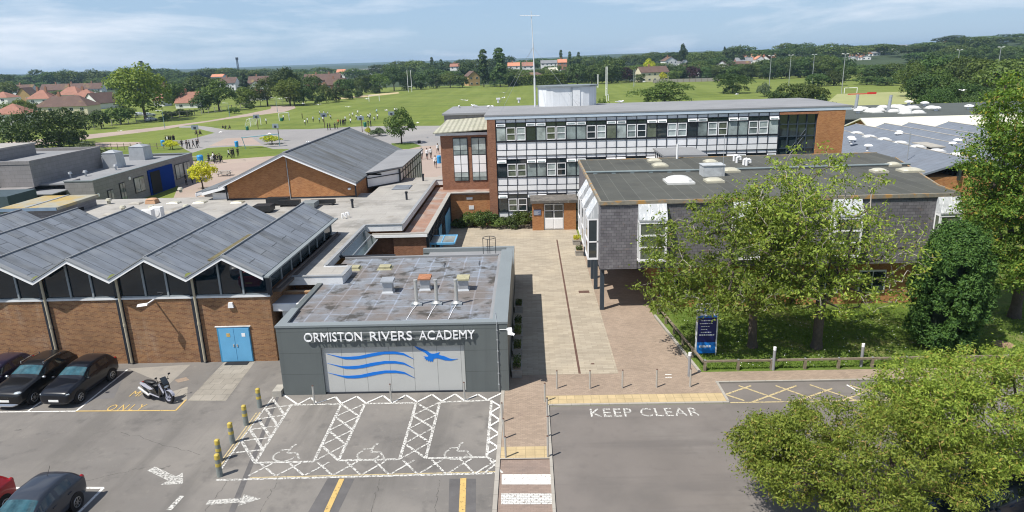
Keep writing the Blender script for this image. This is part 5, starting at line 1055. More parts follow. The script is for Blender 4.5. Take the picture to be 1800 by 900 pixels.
for u, v, h in ((1503, 195, 3.0), (1561, 197, 3.0)):
    p = G(u, v, 5.0); MB().tube((p.x, p.y, 5.0), (p.x + .2, p.y, 5.0 + h), .3, .25, 10).obj('flue', M_galv, df)

# ================================================================ bollards, posts, fence, planters
used = []
pr_b = thing('steel_bollard', 'x', 'bollard'); MB().tube((0, 0, 0), (0, 0, .97), .045, None, 12).obj('post', M_steel, pr_b); MB().tube((0, 0, .97), (0, 0, 1.0), .05, .03, 12).obj('cap', M_drain, pr_b)
for k, (u, v) in enumerate(((979, 683), (1037, 683), (1094, 682), (1154, 681), (1213, 680))):
    p = G(u, v, .05); place(pr_b, used, (p.x, p.y, .05), 0, 'steel bollard across the courtyard entrance, %s from the left in the row of five' % ORD[k], 'steel bollards round the footpath', (1, 1, 1.0))
for k, (u, v) in enumerate(((883, 742), (886, 771), (889, 804))):
    p = G(u, v, .05); place(pr_b, used, (p.x - .0, p.y, .05), 0, 'steel bollard on the disabled bay side of the footpath, %s' % ['farthest of three', 'middle of three', 'nearest of three'][k], 'steel bollards round the footpath')
for k, (u, v) in enumerate(((958, 706), (962, 733), (963, 767), (963, 803))):
    p = G(u, v, .05); place(pr_b, used, (p.x, p.y, .05), 0, 'steel bollard on the road side of the footpath, %s' % ['farthest of four', 'second farthest of four', 'second nearest of four', 'nearest of four'][k], 'steel bollards round the footpath')
for k, (u, v) in enumerate(((553, 710), (688, 707), (817, 704))):
    p = G(u, v); place(pr_b, used, (p.x, p.y, 0), 0, 'steel post in front of the dark grey sign building, %s of three' % ['left', 'middle', 'right'][k], 'steel bollards round the footpath')
used = []
pr_y = thing('yellow_grey_bollard', 'x', 'bollard'); MB().tube((0, 0, 0), (0, 0, .82), .12, .105, 14).obj('post', M_bol_c, pr_y)
MB().tube((0, 0, .80), (0, 0, .97), .112, .10, 14).dome(0, 0, .97, .1, .1, .07, 14, 3).obj('cap', M_bol_y, pr_y); MB().tube((0, 0, .48), (0, 0, .62), .119, .115, 14).obj('band', M_bol_y, pr_y)
for k, (u, v) in enumerate(((457, 716), (433, 747), (409, 779), (387, 810), (387, 837))):
    p = G(u, v); place(pr_y, used, (p.x, p.y, 0), 0, 'stout grey bollard with yellow cap and band beside the white zigzag, %s of five' % ['farthest', 'second farthest', 'middle', 'second nearest', 'nearest'][k], 'yellow capped bollards')
# light bollards
used = []
pl_ = thing('light_bollard', 'x', 'bollard light'); MB().tube((0, 0, 0), (0, 0, 1.15), .075, None, 12).obj('post', mat('bollard_lamp_grey', (.26, .26, .27), .5), pl_); MB().tube((0, 0, 1.15), (0, 0, 1.32), .08, None, 12).obj('lamp_head', M_white_c, pl_)
p0 = G(1213, 665, .05); place(pl_, used, (p0.x, 32.3, .05), 0, 'dark lamp bollard with white head at the corner of the knee rail')
for lb, (u, v) in (('grey lamp bollard by the knee rail in front of the left cherry trunk', (1359, 651)), ('grey lamp bollard by the knee rail left of the yew', (1513, 645))):
    p = G(u, v); place(pl_, used, (p.x, p.y, 0), 0, lb)
# knee rail
kf = thing('knee_rail_fence', 'low weathered timber knee rail along the lawn edge', 'fence', (20, 32.95, 0))
mb = MB(); mb.box(8.9, 42, 32.93, 33.03, .50, .60); mb.obj('rail', M_timber, kf); mb = MB(); mb.prism([(8.85, 32.95, .5), (8.95, 32.95, .5), (8.1, 41.6, .5), (8.0, 41.6, .5)], (0, 0, .1)); mb.obj('rail', M_timber, kf)
for k in range(19):
    x = 9.0 + k * 1.73; MB().box(x - .06, x + .06, 32.90, 33.06, 0, .50).obj('post', M_timber, kf); MB().box(x - .04, x + .04, 32.915, 33.045, .602, .63).obj('post_cap', M_galv, kf)
for k in range(1, 6): x = 8.9 - .83 * k / 5.2; y = 33 + 8.6 * k / 5.2; MB().box(x - .06, x + .06, y - .06, y + .06, 0, .50).obj('post', M_timber, kf)
# welcome board
bd = thing('welcome_board', 'tall navy and bright blue information board with white heading standing in the lawn', 'sign', (9.5, 34.9, 0))
MB().box(9.0, 10.04, 34.88, 34.94, .15, 3.05).obj('board', M_white, bd); MB().box(8.93, 9.0, 34.86, 34.96, 0, 3.08).box(10.04, 10.10, 34.86, 34.96, 0, 3.08).obj('post', M_white_d, bd)
MB().box(9.02, 10.03, 34.868, 34.88, .15, .8).obj('lower_panel', mat('board_blue', (.01, .16, .55), .4), bd); MB().box(9.02, 10.03, 34.868, 34.88, .8, 2.25).obj('middle_panel', mat('board_navy', (.008, .012, .10), .4), bd); MB().box(9.02, 10.03, 34.868, 34.88, 2.25, 2.36).obj('stripe', M_blue_l, bd)
mb = MB()
for k in range(6):
    z = 2.05 - k * .17; wdt = [.6, .8, .5, .45, .7, .85][k]
    for q in range(int(wdt / .12)): mb.box(9.12 + q * .12 + (0 if k in (1, 5) else .08), 9.21 + q * .12 + (0 if k in (1, 5) else .08), 34.86, 34.867, z, z + (.045 if k != 5 else .07))
for q in range(4): mb.box(9.15 + q * .17, 9.28 + q * .17, 34.86, 34.867, .5, .62)
mb.obj('text_lines', mat('board_lettering', (.55, .58, .62), .5), bd)
mb = MB()
for k in range(3):
    pts = [Vector((9.25 + q * .055, 34.862, 2.5 + k * .1 + .035 * math.sin(q * .7))) for q in range(11)]
    for a, b in zip(pts, pts[1:]): mb.prism([a, b, b + Vector((0, 0, .05)), a + Vector((0, 0, .05))], (0, .006, 0))
mb.obj('emblem', M_blue_l, bd)
# planters
def planter(x, y, z, w, d, lab, grp=None, seedv=1, hgt=.4, green=True):
    t = thing('planter', lab, 'planter', (x, y, z), grp)
    MB().box(x - w, x + w, y - d, y + d, z, z + .38).box(x - w - .03, x + w + .03, y - d - .03, y + d + .03, z + .38, z + .43).obj('trough', M_timber_g, t)
    MB().box(x - w + .05, x + w - .05, y - d + .05, y + d - .05, z + .40, z + .436).obj('soil', M_earth, t)
    if green:
        rg = np.random.default_rng(seedv); n = 260; c = np.stack([rg.uniform(-w * .8, w * .8, n), rg.uniform(-d * .8, d * .8, n), rg.uniform(.43, .43 + hgt, n)], 1); link('flowers', leaf_mesh('flowers', c, rg.normal(size=(n, 3)), .06, .03, L_mid if seedv % 2 else L_yel, rg), t, Vector((x, y, z)))
for k, y in enumerate((33.0, 35.6, 37.6, 39.4, 42.5)):
    planter(-.85, y, .055, .25, .55, 'timber planter against the side wall of the sign building, %s from the near end' % ORD[k], 'planters along the sign building', k * 2 + 1, .5 if k in (0, 2) else .25)
for k, (u, v) in enumerate(((945, 396), (974, 394), (1000, 395))):
    p = G(u, v, .055); planter(p.x, p.y, .055, .75, .28, 'pale trough planter in front of the brick porch, %s of three' % ['left', 'middle', 'right'][k], 'planters by the porch', k + 20, .25, k != 1)
for k, (u, v) in enumerate(((1013, 428), (1018, 447))):
    p = G(u, v, .055); planter(p.x, p.y, .055, .32, .5, 'small dark planter beside the slate block, %s of two' % ['farther', 'nearer'][k], None, k + 30, .3)
# ================================================================ lamps, masts, goals
def lamp_post(name, label, x, y, z, h, heads, m=M_teal, r=.1, grp=None):
    t = thing(name, label, 'lamp post', (x, y, z), grp)
    MB().tube((x, y, z), (x, y, z + h), r, r * .55, 8).obj('pole', m, t)
    if heads == 2: MB().box(x - 1.0, x + 1.0, y - .05, y + .05, z + h - .1, z + h).box(x - 1.2, x - .5, y - .25, y + .1, z + h, z + h + .25).box(x + .5, x + 1.2, y - .25, y + .1, z + h, z + h + .25).obj('floodlights', M_white_d, t)
    elif heads == 1: MB().tube((x, y, z + h - .05), (x - 1.3, y, z + h + .05), .05, None, 5).box(x - 1.9, x - 1.2, y - .15, y + .15, z + h + .0, z + h + .14).obj('lamp_head', M_white_d, t)
for k, (u, v, y, vt) in enumerate(((1351, 165, 280, 98), (1387, 143, 330, 97), (1428, 138, 340, 96), (1479, 165, 266, 95))):
    p = W(u, v, y); top = W(u + 4, vt, y); lamp_post('floodlight_mast', 'slender floodlight mast by the sports pitch, %s from the left' % ORD[k], p.x, y, 0, top.z, 2, M_galv, .17, 'floodlight masts round the pitch')
for k, (u, y, vt) in enumerate(((1687, 303, 88), (1760, 260, 83))):
    top = W(u, vt, y); lamp_post('floodlight_mast', 'floodlight mast rising out of the trees at the right, %s of two' % ['farther left', 'nearer the big oak'][k], top.x, y, 0, top.z, 2, M_galv, .17, 'floodlight masts round the pitch')
for k, (u, v, vt) in enumerate(((290, 226, 194), (404, 205, 181), (488, 197, 172))):
    p = G(u, v); top = W(u - 3, vt, p.y); lamp_post('street_lamp', 'street lamp beside the curved track on the left, %s from the left' % ORD[k], p.x, p.y, 0, top.z, 1, M_teal, .1, 'street lamps along the track')
def goal(name, label, cat, x, y, w, h, r, m, rugby=False, rz=0, net=False):
    t = thing(name, label, cat, (0, 0, 0)); b = MB(); top = h * 1.0
    if rugby: b.tube((-w / 2, 0, 0), (-w / 2, 0, h), r, None, 6).tube((w / 2, 0, 0), (w / 2, 0, h), r, None, 6).tube((-w / 2, 0, 3), (w / 2, 0, 3), r, None, 6)
    else: b.tube((-w / 2, 0, 0), (-w / 2, 0, h), r, None, 6).tube((w / 2, 0, 0), (w / 2, 0, h), r, None, 6).tube((-w / 2, 0, h), (w / 2, 0, h), r, None, 6)
    b.obj('frame', m, t)
    if net:
        b = MB()
        for sx in (-w / 2, w / 2): b.tube((sx, 0, h), (sx, 1.0, h * .9), r * .7, None, 5).tube((sx, 1.0, h * .9), (sx, 1.9, 0), r * .7, None, 5)
        for k in range(9): xx = -w / 2 + w * k / 8; b.tube((xx, 0, h), (xx, 1.9, 0), .012, None, 3)
        for k in range(6): q = k / 6; b.tube((-w / 2, 1.9 * q, h * (1 - q)), (w / 2, 1.9 * q, h * (1 - q)), .012, None, 3)
        b.obj('net', M_white, t)
    t.location = (x, y, 0); t.rotation_euler = (0, 0, rz); return t
goal('rugby_posts', 'white rugby posts on the field left of centre', 'rugby posts', G(721, 162).x, G(721, 162).y, 2.0, 12, .12, M_white_c, True, .2)
p = G(658, 178); goal('football_goal', 'small white goal frame in the middle of the field', 'goal', p.x, p.y, 4.5, 2.6, .12, M_white_c, rz=.25)
p = G(450, 221); goal('football_goal', 'white goal with net at the near left corner of the field', 'goal', p.x, p.y, 5.0, 2.2, .09, M_white_c, rz=1.35, net=True)
p = G(500, 212); goal('football_goal', 'white goal frame beside the pupils at the left of the field', 'goal', p.x, p.y, 3.0, 2.3, .10, M_white_c, rz=.6)
p = W(1066, 165, 300); goal('rugby_posts', 'rugby posts on the field right of the plant room, nearest pair', 'rugby posts', p.x, 300, .5, 12, .16, M_white_c, True)
p = W(1115, 150, 384); goal('rugby_posts', 'distant rugby posts beside the white house', 'rugby posts', p.x, 384, 1.4, 9, .14, M_galv, True, .9)
p = W(1051, 150, 384); goal('marker_post', 'short white marker post at the edge of the field', 'post', p.x, 384, .3, 7, .12, M_white_c)
p = G(1068, 178); goal('football_goal', 'small white goal seen edge-on right of the plant room', 'goal', p.x, p.y, 2.4, 2.4, .1, M_white_c, rz=1.2)
p = G(1495, 164); goal('football_goal', 'cream goal frame at the left end of the sports pitch', 'goal', p.x, p.y, 5, 2, .12, M_white_c, rz=.1)
p = G(1510, 166); tag(MB().box(p.x - 4, p.x + 5, p.y, p.y + .3, 0, .35).box(p.x + 3, p.x + 6, p.y - .6, p.y + .2, 0, .7).obj('pitch_barrier', M_red), 'low red and white barrier beside the goal on the pitch', 'barrier')
# basketball hoops
used = []
bh = thing('basketball_hoop', 'x', 'basketball hoop'); MB().tube((0, 0, 0), (0, 0, 3.1), .08, None, 8).tube((0, 0, 3.0), (0, -.7, 3.2), .06, None, 6).obj('post', M_drain, bh); MB().box(-.8, .8, -.78, -.7, 2.9, 3.9).obj('backboard', mat('backboard', (.20, .25, .27), .5), bh); MB().box(-.3, .3, -.80, -.785, 3.1, 3.5).tube((0, -1.0, 3.05), (0, -1.0, 3.1), .24, None, 12).obj('hoop', M_dark, bh)
for k, (u, v, lb) in enumerate(((349, 250, 'basketball hoop beside the group of pupils at the left of the playground'), (454, 227, 'basketball hoop at the grass edge in front of the netted goal'), (491, 248, 'basketball hoop behind the yellow bush by the hall roof'), (571, 225, 'basketball hoop at the grass edge left of the hall ridge'), (637, 232, 'basketball hoop with green-edged board just right of the hall ridge'), (690, 222, 'basketball hoop partly hidden behind the round playground tree'))):
    p = G(u, v); place(bh, used, (p.x, p.y, 0), [0, .2, -.3, .3, 0, .1][k], lb, 'basketball hoops')
def bin_(u, v, m, lb, w=.35, h=1.1, yy=None):
    w *= .72; h *= .85
    p = G(u, v); t = thing('litter_bin', lb, 'bin', (p.x, p.y, 0)); MB().tube((p.x, p.y, 0), (p.x, p.y, h * .85), w * .9, w, 12).obj('body', m, t); MB().tube((p.x, p.y, h * .85), (p.x, p.y, h), w * 1.05, w * .8, 12).obj('lid', m, t)
bin_(287, 256, M_skyblue, 'blue litter bin left of the seated group on the lawn', .6, 1.4); bin_(353, 287, M_skyblue, 'blue litter bin beside the picnic bench by the grey wing', .75, 1.7); bin_(416.5, 258, M_skyblue, 'blue litter bin at the edge of the playground above the lawn', .55, 1.4); bin_(772, 287, M_skyblue, 'blue litter bin by the brick wing behind the hall', .5, 1.5)
bin_(435, 229, M_binG, 'green litter bin at the field edge near the netted goal', .55, 1.2); bin_(642, 223, M_binG, 'green bin beside the basketball board on the field edge', .6, 1.4); bin_(495.5, 213, M_binG, 'green bag beside the frame goal on the field', .7, 1.2); bin_(737, 252, M_dark, 'small black litter bin right of the round playground tree', .5, .7)
for (u, v, lb) in ((342, 283, 'picnic bench beside the blue bin near the grey wing'), (375, 284, 'picnic bench where dark-jacketed pupils sit'), (395, 309, 'picnic bench tucked beside the left aisle of the hall'), (312, 253, 'picnic bench behind the yellow shrub by the group of pupils')):
    p = G(u, v); t = thing('picnic_bench', lb, 'picnic bench', (p.x, p.y, 0)); MB().box(p.x - 1, p.x + 1, p.y - .35, p.y + .35, .72, .78).obj('table_top', M_timber_g, t)
    for s_ in (-1, 1): MB().box(p.x - 1, p.x + 1, p.y + s_ * .75 - .13, p.y + s_ * .75 + .13, .42, .47).obj('seat', M_timber_g, t)
    for s_ in (-1, 1): MB().box(p.x + s_ * .7 - .04, p.x + s_ * .7 + .04, p.y - .8, p.y + .8, .3, .4).tube((p.x + s_ * .7, p.y - .7, 0), (p.x + s_ * .7, p.y - .25, .75), .04, None, 5).tube((p.x + s_ * .7, p.y + .7, 0), (p.x + s_ * .7, p.y + .25, .75), .04, None, 5).obj('leg', M_timber_g, t)
fn = thing('rail_fence', 'thin dark rail fence across the grass in front of the lawn pupils', 'fence', (-90, 150, 0))
mb = MB(); a = G(196, 263); b = G(300, 262); n = 9
for k in range(n + 1):
    q = a.lerp(b, k / n); MB().tube((q.x, q.y, 0), (q.x, q.y, 1.3), .07, None, 5).obj('post', M_timber, fn)
mb.tube((a.x, a.y, 1.1), (b.x, b.y, 1.1), .05, None, 4).tube((a.x, a.y, .6), (b.x, b.y, .6), .05, None, 4).obj('rail', M_timber, fn)
p = G(432, 262); tag(MB().tube((p.x, p.y, 0), (p.x - .5, p.y, 2.4), .07, None, 6).tube((p.x + 6, p.y + 3, 0), (p.x + 6, p.y + 3, 2.6), .07, None, 6).prism([(p.x - .6, p.y, 2.2), (p.x + 6, p.y + 3, 2.5), (p.x + 5.6, p.y + 3.9, 2.5), (p.x - 1, p.y + .9, 2.2)], (0, 0, .08)).obj('shade_canopy', mat('canopy_teal', (.12, .27, .31), .5)), 'slim teal canopy on posts behind the hall ridge beside a yellow bush', 'canopy')
# telecom masts on the horizon
for u, vt, vb, y, lb in ((416, 101, 118, 900, 'lattice radio tower rising from the far tree line at the left'), (247, 107, 118, 700, 'short dark mast behind the tall oak at the left')):
    top = W(u, vt, y); t = thing('lattice_tower', lb, 'tower', (top.x, y, 0)); b = MB()
    for sx, sy in ((-1, -1), (1, -1), (1, 1), (-1, 1)): b.tube((top.x + sx * 1.2, y + sy * 1.2, 0), (top.x + sx * .6, y + sy * .6, top.z), .25, None, 4)
    for k in range(12): z = top.z * k / 12; s_ = 1.2 - .6 * k / 12; b.tube((top.x - s_, y - s_, z), (top.x + s_, y - s_, z + top.z / 12), .15, None, 4)
    b.obj('lattice', M_dark, t); MB().box(top.x - 1.4, top.x + 1.4, y - 1, y + 1, top.z - 3, top.z).obj('antenna_panels', M_dark, t)
# ================================================================ vehicles
def ell(mb, c, r, n=10, k=6, m=0):
    vs = []; fs = []
    for j in range(k + 1):
        t = math.pi * j / k
        for i in range(n): a = 2 * math.pi * i / n; vs.append((c[0] + r[0] * math.sin(t) * math.cos(a), c[1] + r[1] * math.sin(t) * math.sin(a), c[2] + r[2] * math.cos(t)))
    for j in range(k):
        for i in range(n): fs.append((j * n + i, (j + 1) * n + i, (j + 1) * n + (i + 1) % n, j * n + (i + 1) % n))
    return mb.raw(vs, fs, m)
def split_eval(me_src, names, mats_, parent, levels=2, skin=False):
    o = bpy.data.objects.new('tmp', me_src); COL.objects.link(o)
    if skin: o.modifiers.new('s', 'SKIN').use_smooth_shade = True
    sm = o.modifiers.new('d', 'SUBSURF'); sm.levels = levels; sm.render_levels = levels
    dg = bpy.context.evaluated_depsgraph_get(); me = bpy.data.meshes.new_from_object(o.evaluated_get(dg)); bpy.data.objects.remove(o)
    if parent is None: return me
    out = {}
    for mi, nm in enumerate(names):
        polys = [p for p in me.polygons if p.material_index == mi]
        if not polys: continue
        mp = {}; vs = []; fs = []
        for p in polys:
            f = []
            for v in p.vertices:
                if v not in mp: mp[v] = len(vs); vs.append(tuple(me.vertices[v].co))
                f.append(mp[v])
            fs.append(f)
        b = MB(); b.v = vs; b.f = fs; b.m = [0] * len(fs); out[nm] = (b, mats_[mi])
    return out
M_carglass = glassmat('car_glass', (.012, .018, .02), .03, 1.0, .1)
M_carscreen = glassmat('car_windscreen', (.03, .085, .105), .03, 1.0, .5, 3)
M_chrome = mat('chrome', (.75, .75, .76), .12, 1.)
M_alloy = mat('alloy', (.45, .46, .47), .3, .9)
M_lamp = mat('lamp_clear', (.55, .60, .62), .08, .3, var=.2, vs=20, coat=1)
M_tail = mat('lamp_red', (.35, .008, .006), .15, coat=1)
M_plate = mat('plate_white', (.78, .78, .76), .5); M_plate_y = mat('plate_yellow', (.75, .55, .06), .5)
def car_paint(name, c): return mat(name, c, .3, .1, var=.02, coat=.6, spec=.3)
def make_car(label, cat, paint, L=4.0, Wd=.86, H=1.47, suv=False, text=None, glass=M_carglass, kind='parked_car'):
    t = thing(kind, label, cat); k = L / 4.0; hz = H / 1.47; up = .08 if suv else 0
    # x, half width, zb, shoulder, top, top half width
    st = [(2.0, .66, .28, .58, .68, .55), (1.95, .80, .22, .68, .80, .66), (1.72, .855, .20, .77, .90, .70), (1.2, .875, .20, .86, 1.00, .71), (.78, .875, .20, .91, 1.04, .71), (.66, .875, .20, .92, 1.09, .71),
          (.02, .875, .20, .93, 1.40, .57), (-.30, .875, .20, .94, 1.455, .58), (-.42, .875, .20, .94, 1.46, .58), (-.52, .875, .20, .945, 1.465, .58), (-1.12, .87, .20, .97, 1.455, .565), (-1.24, .87, .20, .98, 1.445, .56), (-1.66, .865, .22, 1.0, 1.39, .55),
          (-1.92, .84, .26, 1.0, 1.07, .62), (-1.97, .82, .30, .90, .98, .62), (-2.02, .72, .36, .60, .70, .55)]
    if suv: st = [(x, w, zb + .08, zs + .05, (zt if x > .5 else zt) + (.0 if x > .5 else (.0 if x > -1.3 else .04)), wt + .03) for x, w, zb, zs, zt, wt in st]
    V = []; F_ = []; MI = []; ring = 11
    for (x, w, zb, zs, zt, wt) in st:
        zs *= hz; zt *= hz; w *= Wd / .875 * 1.0; wt *= Wd / .875
        p4 = Vector((w * .985, zs)); p5 = Vector((wt + .02, zt - .035)); 
        half = [(0, zb), (w * .8, zb), (w * .97, zb + .10), (w, (zb + zs) / 2 + .05), tuple(p4), tuple(p4.lerp(p5, .12)), tuple(p4.lerp(p5, .86)), tuple(p5), (wt * .86, zt), (wt * .4, zt + .015), (0, zt + .02)]
        full = [(y, z) for y, z in half] + [(-y, z) for y, z in half[-2:0:-1]]
        V += [(x * k, y, z) for y, z in full]
    n = 2 * ring - 2
    for i in range(len(st) - 1):
        xa, xb = st[i][0], st[i + 1][0]
        for j in range(n):
            j2 = (j + 1) % n; F_.append((i * n + j, i * n + j2, (i + 1) * n + j2, (i + 1) * n + j))
            jj = j if j < ring - 1 else n - 1 - j; mi = 0
            if jj == 5 and ((xa <= .67 and xb >= -.43) or (xa <= -.51 and xb >= -1.25 and xb > -1.3) or (xa <= -1.23 and xb >= -1.67 and suv)): mi = 2 if not (-.31 > xa > -.5) else 0
            if jj in (7, 8, 9) and abs(xa - .66) < .01: mi = 1
            if jj in (7, 8, 9) and abs(xa + 1.66) < .01: mi = 3
            MI.append(mi)
    F_.append(tuple(range(n))[::-1]); MI.append(0); F_.append(tuple(range((len(st) - 1) * n, len(st) * n))); MI.append(0)
    me = bpy.data.meshes.new('car'); me.from_pydata(V, [], F_)
    for m in (paint, M_carscreen, glass, glass): me.materials.append(m)
    me.polygons.foreach_set('material_index', MI)
    bm = bmesh.new(); bm.from_mesh(me); bmesh.ops.recalc_face_normals(bm, faces=bm.faces); bm.to_mesh(me); bm.free()
    parts = split_eval(me, ['body', 'windscreen', 'side_windows', 'rear_window'], [paint, M_carscreen, glass, glass], t)
    bo = None
    for nm, (b, m) in parts.items():
        if nm == 'side_windows':
            pr = list(range(len(b.v)))
            def fd(i):
                while pr[i] != i: pr[i] = pr[pr[i]]; i = pr[i]
                return i
            for f in b.f:
                for j in f[1:]: pr[fd(j)] = fd(f[0])
            comp = {}
            for f in b.f: comp.setdefault(fd(f[0]), []).append(f)
            for fs in comp.values():
                ix = sorted({i for f in fs for i in f}); mp = {i: n_ for n_, i in enumerate(ix)}; c = MB(); c.v = [b.v[i] for i in ix]; c.f = [tuple(mp[i] for i in f) for f in fs]; c.m = [0] * len(fs); c.obj('side_window', m, t, smooth=True)
            continue
        o = b.obj(nm, m, t, smooth=True)
        if nm == 'body': bo = o
    wr = .315 * (1.12 if suv else 1.0); w = Wd
    for sx in (1.24 * k, -1.27 * k):
        for sy in (1, -1):
            MB().tube((sx, sy * (w - .16), wr + .02), (sx, sy * (w + .004), wr + .02), wr + .055, None, 24).obj('wheel_arch', M_black, bo)
            wh = MB().wheelring((sx, sy * (w - .085), wr), (0, 1, 0), wr * .64, wr, .19, 24).obj('wheel', M_black, t)
            rm = MB().wheelring((sx, sy * (w - .03), wr), (0, 1, 0), wr * .56, wr * .66, .1, 20).tube((sx, sy * (w - .06), wr), (sx, sy * (w + .015), wr), .05, None, 10)
            for q in range(7): a = q * 2 * math.pi / 7; rm.tube((sx, sy * (w + .0), wr), (sx + wr * .6 * math.cos(a), sy * (w + .0), wr + wr * .6 * math.sin(a)), .022, .016, 4)
            rm.obj('rim', M_alloy, wh); MB().tube((sx, sy * (w - .16), wr), (sx, sy * (w - .10), wr), wr * .64, None, 16).obj('brake_disc', M_dark, wh)
    for sy in (1, -1):
        z = (.74 if not suv else .82) * hz
        b = MB(); ell(b, (1.80 * k, sy * .60 * w / .86, z - .02), (.16, .20, .065)); b.obj('headlight', M_lamp, t, smooth=True)
        b = MB(); ell(b, (-1.88 * k, sy * .72 * w / .86, .93 * hz), (.14, .09, .15)); b.obj('tail_light', M_tail, t, smooth=True)
        b = MB(); ell(b, (.56 * k, sy * (w + .10), 1.0 * hz), (.08, .11, .07)); b.obj('mirror', M_alloy if suv else paint, t, smooth=True)
        for xx in (-.25, -1.05): MB().box(xx * k - .09, xx * k + .09, sy * (w + .0) - .02, sy * (w + .0) + .02, .84 * hz, .87 * hz).obj('door_handle', paint if not suv else M_blackp, bo)
        b = MB(); ell(b, (1.86 * k, sy * .62, .36), (.07, .1, .05)); b.obj('fog_lamp', M_blackp, t, smooth=True)
    b = MB(); b.prism([(1.93 * k, -.48, .46 + up), (1.93 * k, .48, .46 + up), (1.96 * k, .36, .28 + up), (1.96 * k, -.36, .28 + up)], (.035, 0, 0)); gr = b.obj('grille', M_blackp, t)
    MB().box(1.995 * k, 2.015 * k, -.26, .26, .40 + up, .51 + up).obj('number_plate', M_plate, t); MB().box(-2.02 * k, -1.99 * k, -.26, .26, .55, .66).obj('number_plate', M_plate_y, t)
    if suv:
        for sy in (1, -1): MB().tube((.0, sy * .62, 1.50 * hz), (-1.25, sy * .60, 1.51 * hz), .03, None, 6).tube((.0, sy * .62, 1.40 * hz), (.0, sy * .62, 1.50 * hz), .03, None, 6).tube((-1.25, sy * .6, 1.38 * hz), (-1.25, sy * .60, 1.51 * hz), .03, None, 6).obj('roof_rail', M_chrome, t)
        b = MB(); b.prism([(1.97 * k, -.68, .33), (1.97 * k, .68, .33), (2.02 * k, .42, .24), (2.02 * k, -.42, .24)], (.02, 0, .05)); b.obj('skid_plate', M_alloy, t)
        MB().box(1.90 * k, 1.99 * k, -.5, .5, .60, .76).obj('upper_grille', M_blackp, t)
        if text:
            o = lettering('badge', text, M_chrome, t, (1.995 * k, -.27, .63), (1.995 * k, .27, .63), .09)
    else:
        MB().box(1.96 * k, 1.985 * k, -.30, .30, .555, .585).obj('chrome_strip', M_chrome, t)
    MB().tube((-1.2, 0, 1.44 * hz), (-1.45, 0, 1.44 * hz + .32), .007, None, 4).obj('aerial', M_black, t)
    b = MB(); b.tube((.70 * k, -.5, 1.03 * hz), (.64 * k, .1, 1.055 * hz), .012, None, 4).tube((.70 * k, .0, 1.03 * hz), (.64 * k, .55, 1.055 * hz), .012, None, 4); b.obj('wiper', M_black, t)
    return t
def park(t, loc, heading): t.location = (loc[0], loc[1], .006); t.rotation_euler = (0, 0, heading); return t
rw, fw = G(197, 669), G(143, 707)
hd = math.atan2(fw.y - rw.y, fw.x - rw.x); hv = Vector((math.cos(hd), math.sin(hd), 0)); side = Vector((hv.y, -hv.x, 0))   # towards the picture's left
mid = (rw + fw) / 2 + side * (.80 if side.x < 0 else -.80)
M_navy = car_paint('paint_blue_black', (.005, .006, .010)); M_blk = car_paint('paint_black', (.008, .008, .009)); M_purp = car_paint('paint_dark_plum', (.02, .016, .035)); M_gry = car_paint('paint_grey_metallic', (.032, .039, .054))
park(make_car('black hatchback parked nearest the motorcycle bay, facing the camera', 'car', M_navy, 3.95, .86, 1.52, kind='parked_car'), mid, hd)
sgn = 1 if side.x < 0 else -1
mid2 = G(62, 709) - hv * 1.32 + side * sgn * .85
park(make_car('large black sport utility car with silver roof rails beside the black hatchback', 'car', M_blk, 4.3, .91, 1.64, True, 'DACIA', kind='parked_car'), mid2, hd)
park(make_car('dark plum car cut off by the left edge behind the black sport utility car', 'car', M_purp, 4.2, .88, 1.46, kind='parked_car'), mid2 + side * sgn * 2.55 - hv * .15, hd)
a, b = G(182, 858), G(133, 905); hd2 = math.atan2(b.y - a.y, b.x - a.x); hv2 = Vector((math.cos(hd2), math.sin(hd2), 0)); sd2 = Vector((hv2.y, -hv2.x, 0)); sd2 = sd2 if sd2.x < 0 else -sd2
p = G(135, 896) + hv2 * 1.27 + sd2 * .80
park(make_car('dark grey metallic hatchback in the bottom left corner of the picture', 'car', M_gry, 4.1, .87, 1.50, kind='parked_car'), p, hd2)
park(make_car('bright red car just showing behind the grey hatchback at the left edge', 'car', car_paint('paint_red', (.45, .01, .015)), 3.9, .85, 1.45, kind='parked_car'), p + sd2 * 2.7 + hv2 * .1, hd2)
# cars in the next row, mirrored in the workshop glazing
for k, (x, c, lb) in enumerate(((-14.6, (.5, .012, .02), 'red'), (-17.8, (.03, .035, .05), 'dark blue'), (-20.6, (.55, .56, .58), 'silver'), (-23.4, (.62, .62, .62), 'white'), (-26.5, (.40, .42, .45), 'pale grey'))):
    park(make_car('%s car in the row mirrored in the workshop windows' % lb, 'car', car_paint('paint_row_' + lb.replace(' ', '_'), c), 4.1, .87, 1.5, kind='parked_car'), (x, 17.6), R(75))
park(make_car('blue-black car hidden beneath the olive tree in the bottom right corner', 'car', car_paint('paint_blue', (.006, .012, .028)), 4.2, .88, 1.5, kind='parked_car'), G(1720, 905), R(200))
# small cars behind the playground fence
used = []; sc = make_car('x', 'car', car_paint('paint_pale', (.5, .53, .58)), kind='parked_car')
for k, (u, v, lb) in enumerate(((248, 204, 'pale car parked under the tall oak, left of two'), (263, 205, 'pale blue car parked under the tall oak, right of two'), (266, 213, 'white car low behind the verge under the oak'), (1110, 143.5, 'pale car at the far edge of the field in front of the timber fence'))):
    p = G(u, v); place(sc, used, (p.x, p.y, 0), R(20 + 30 * k), lb)

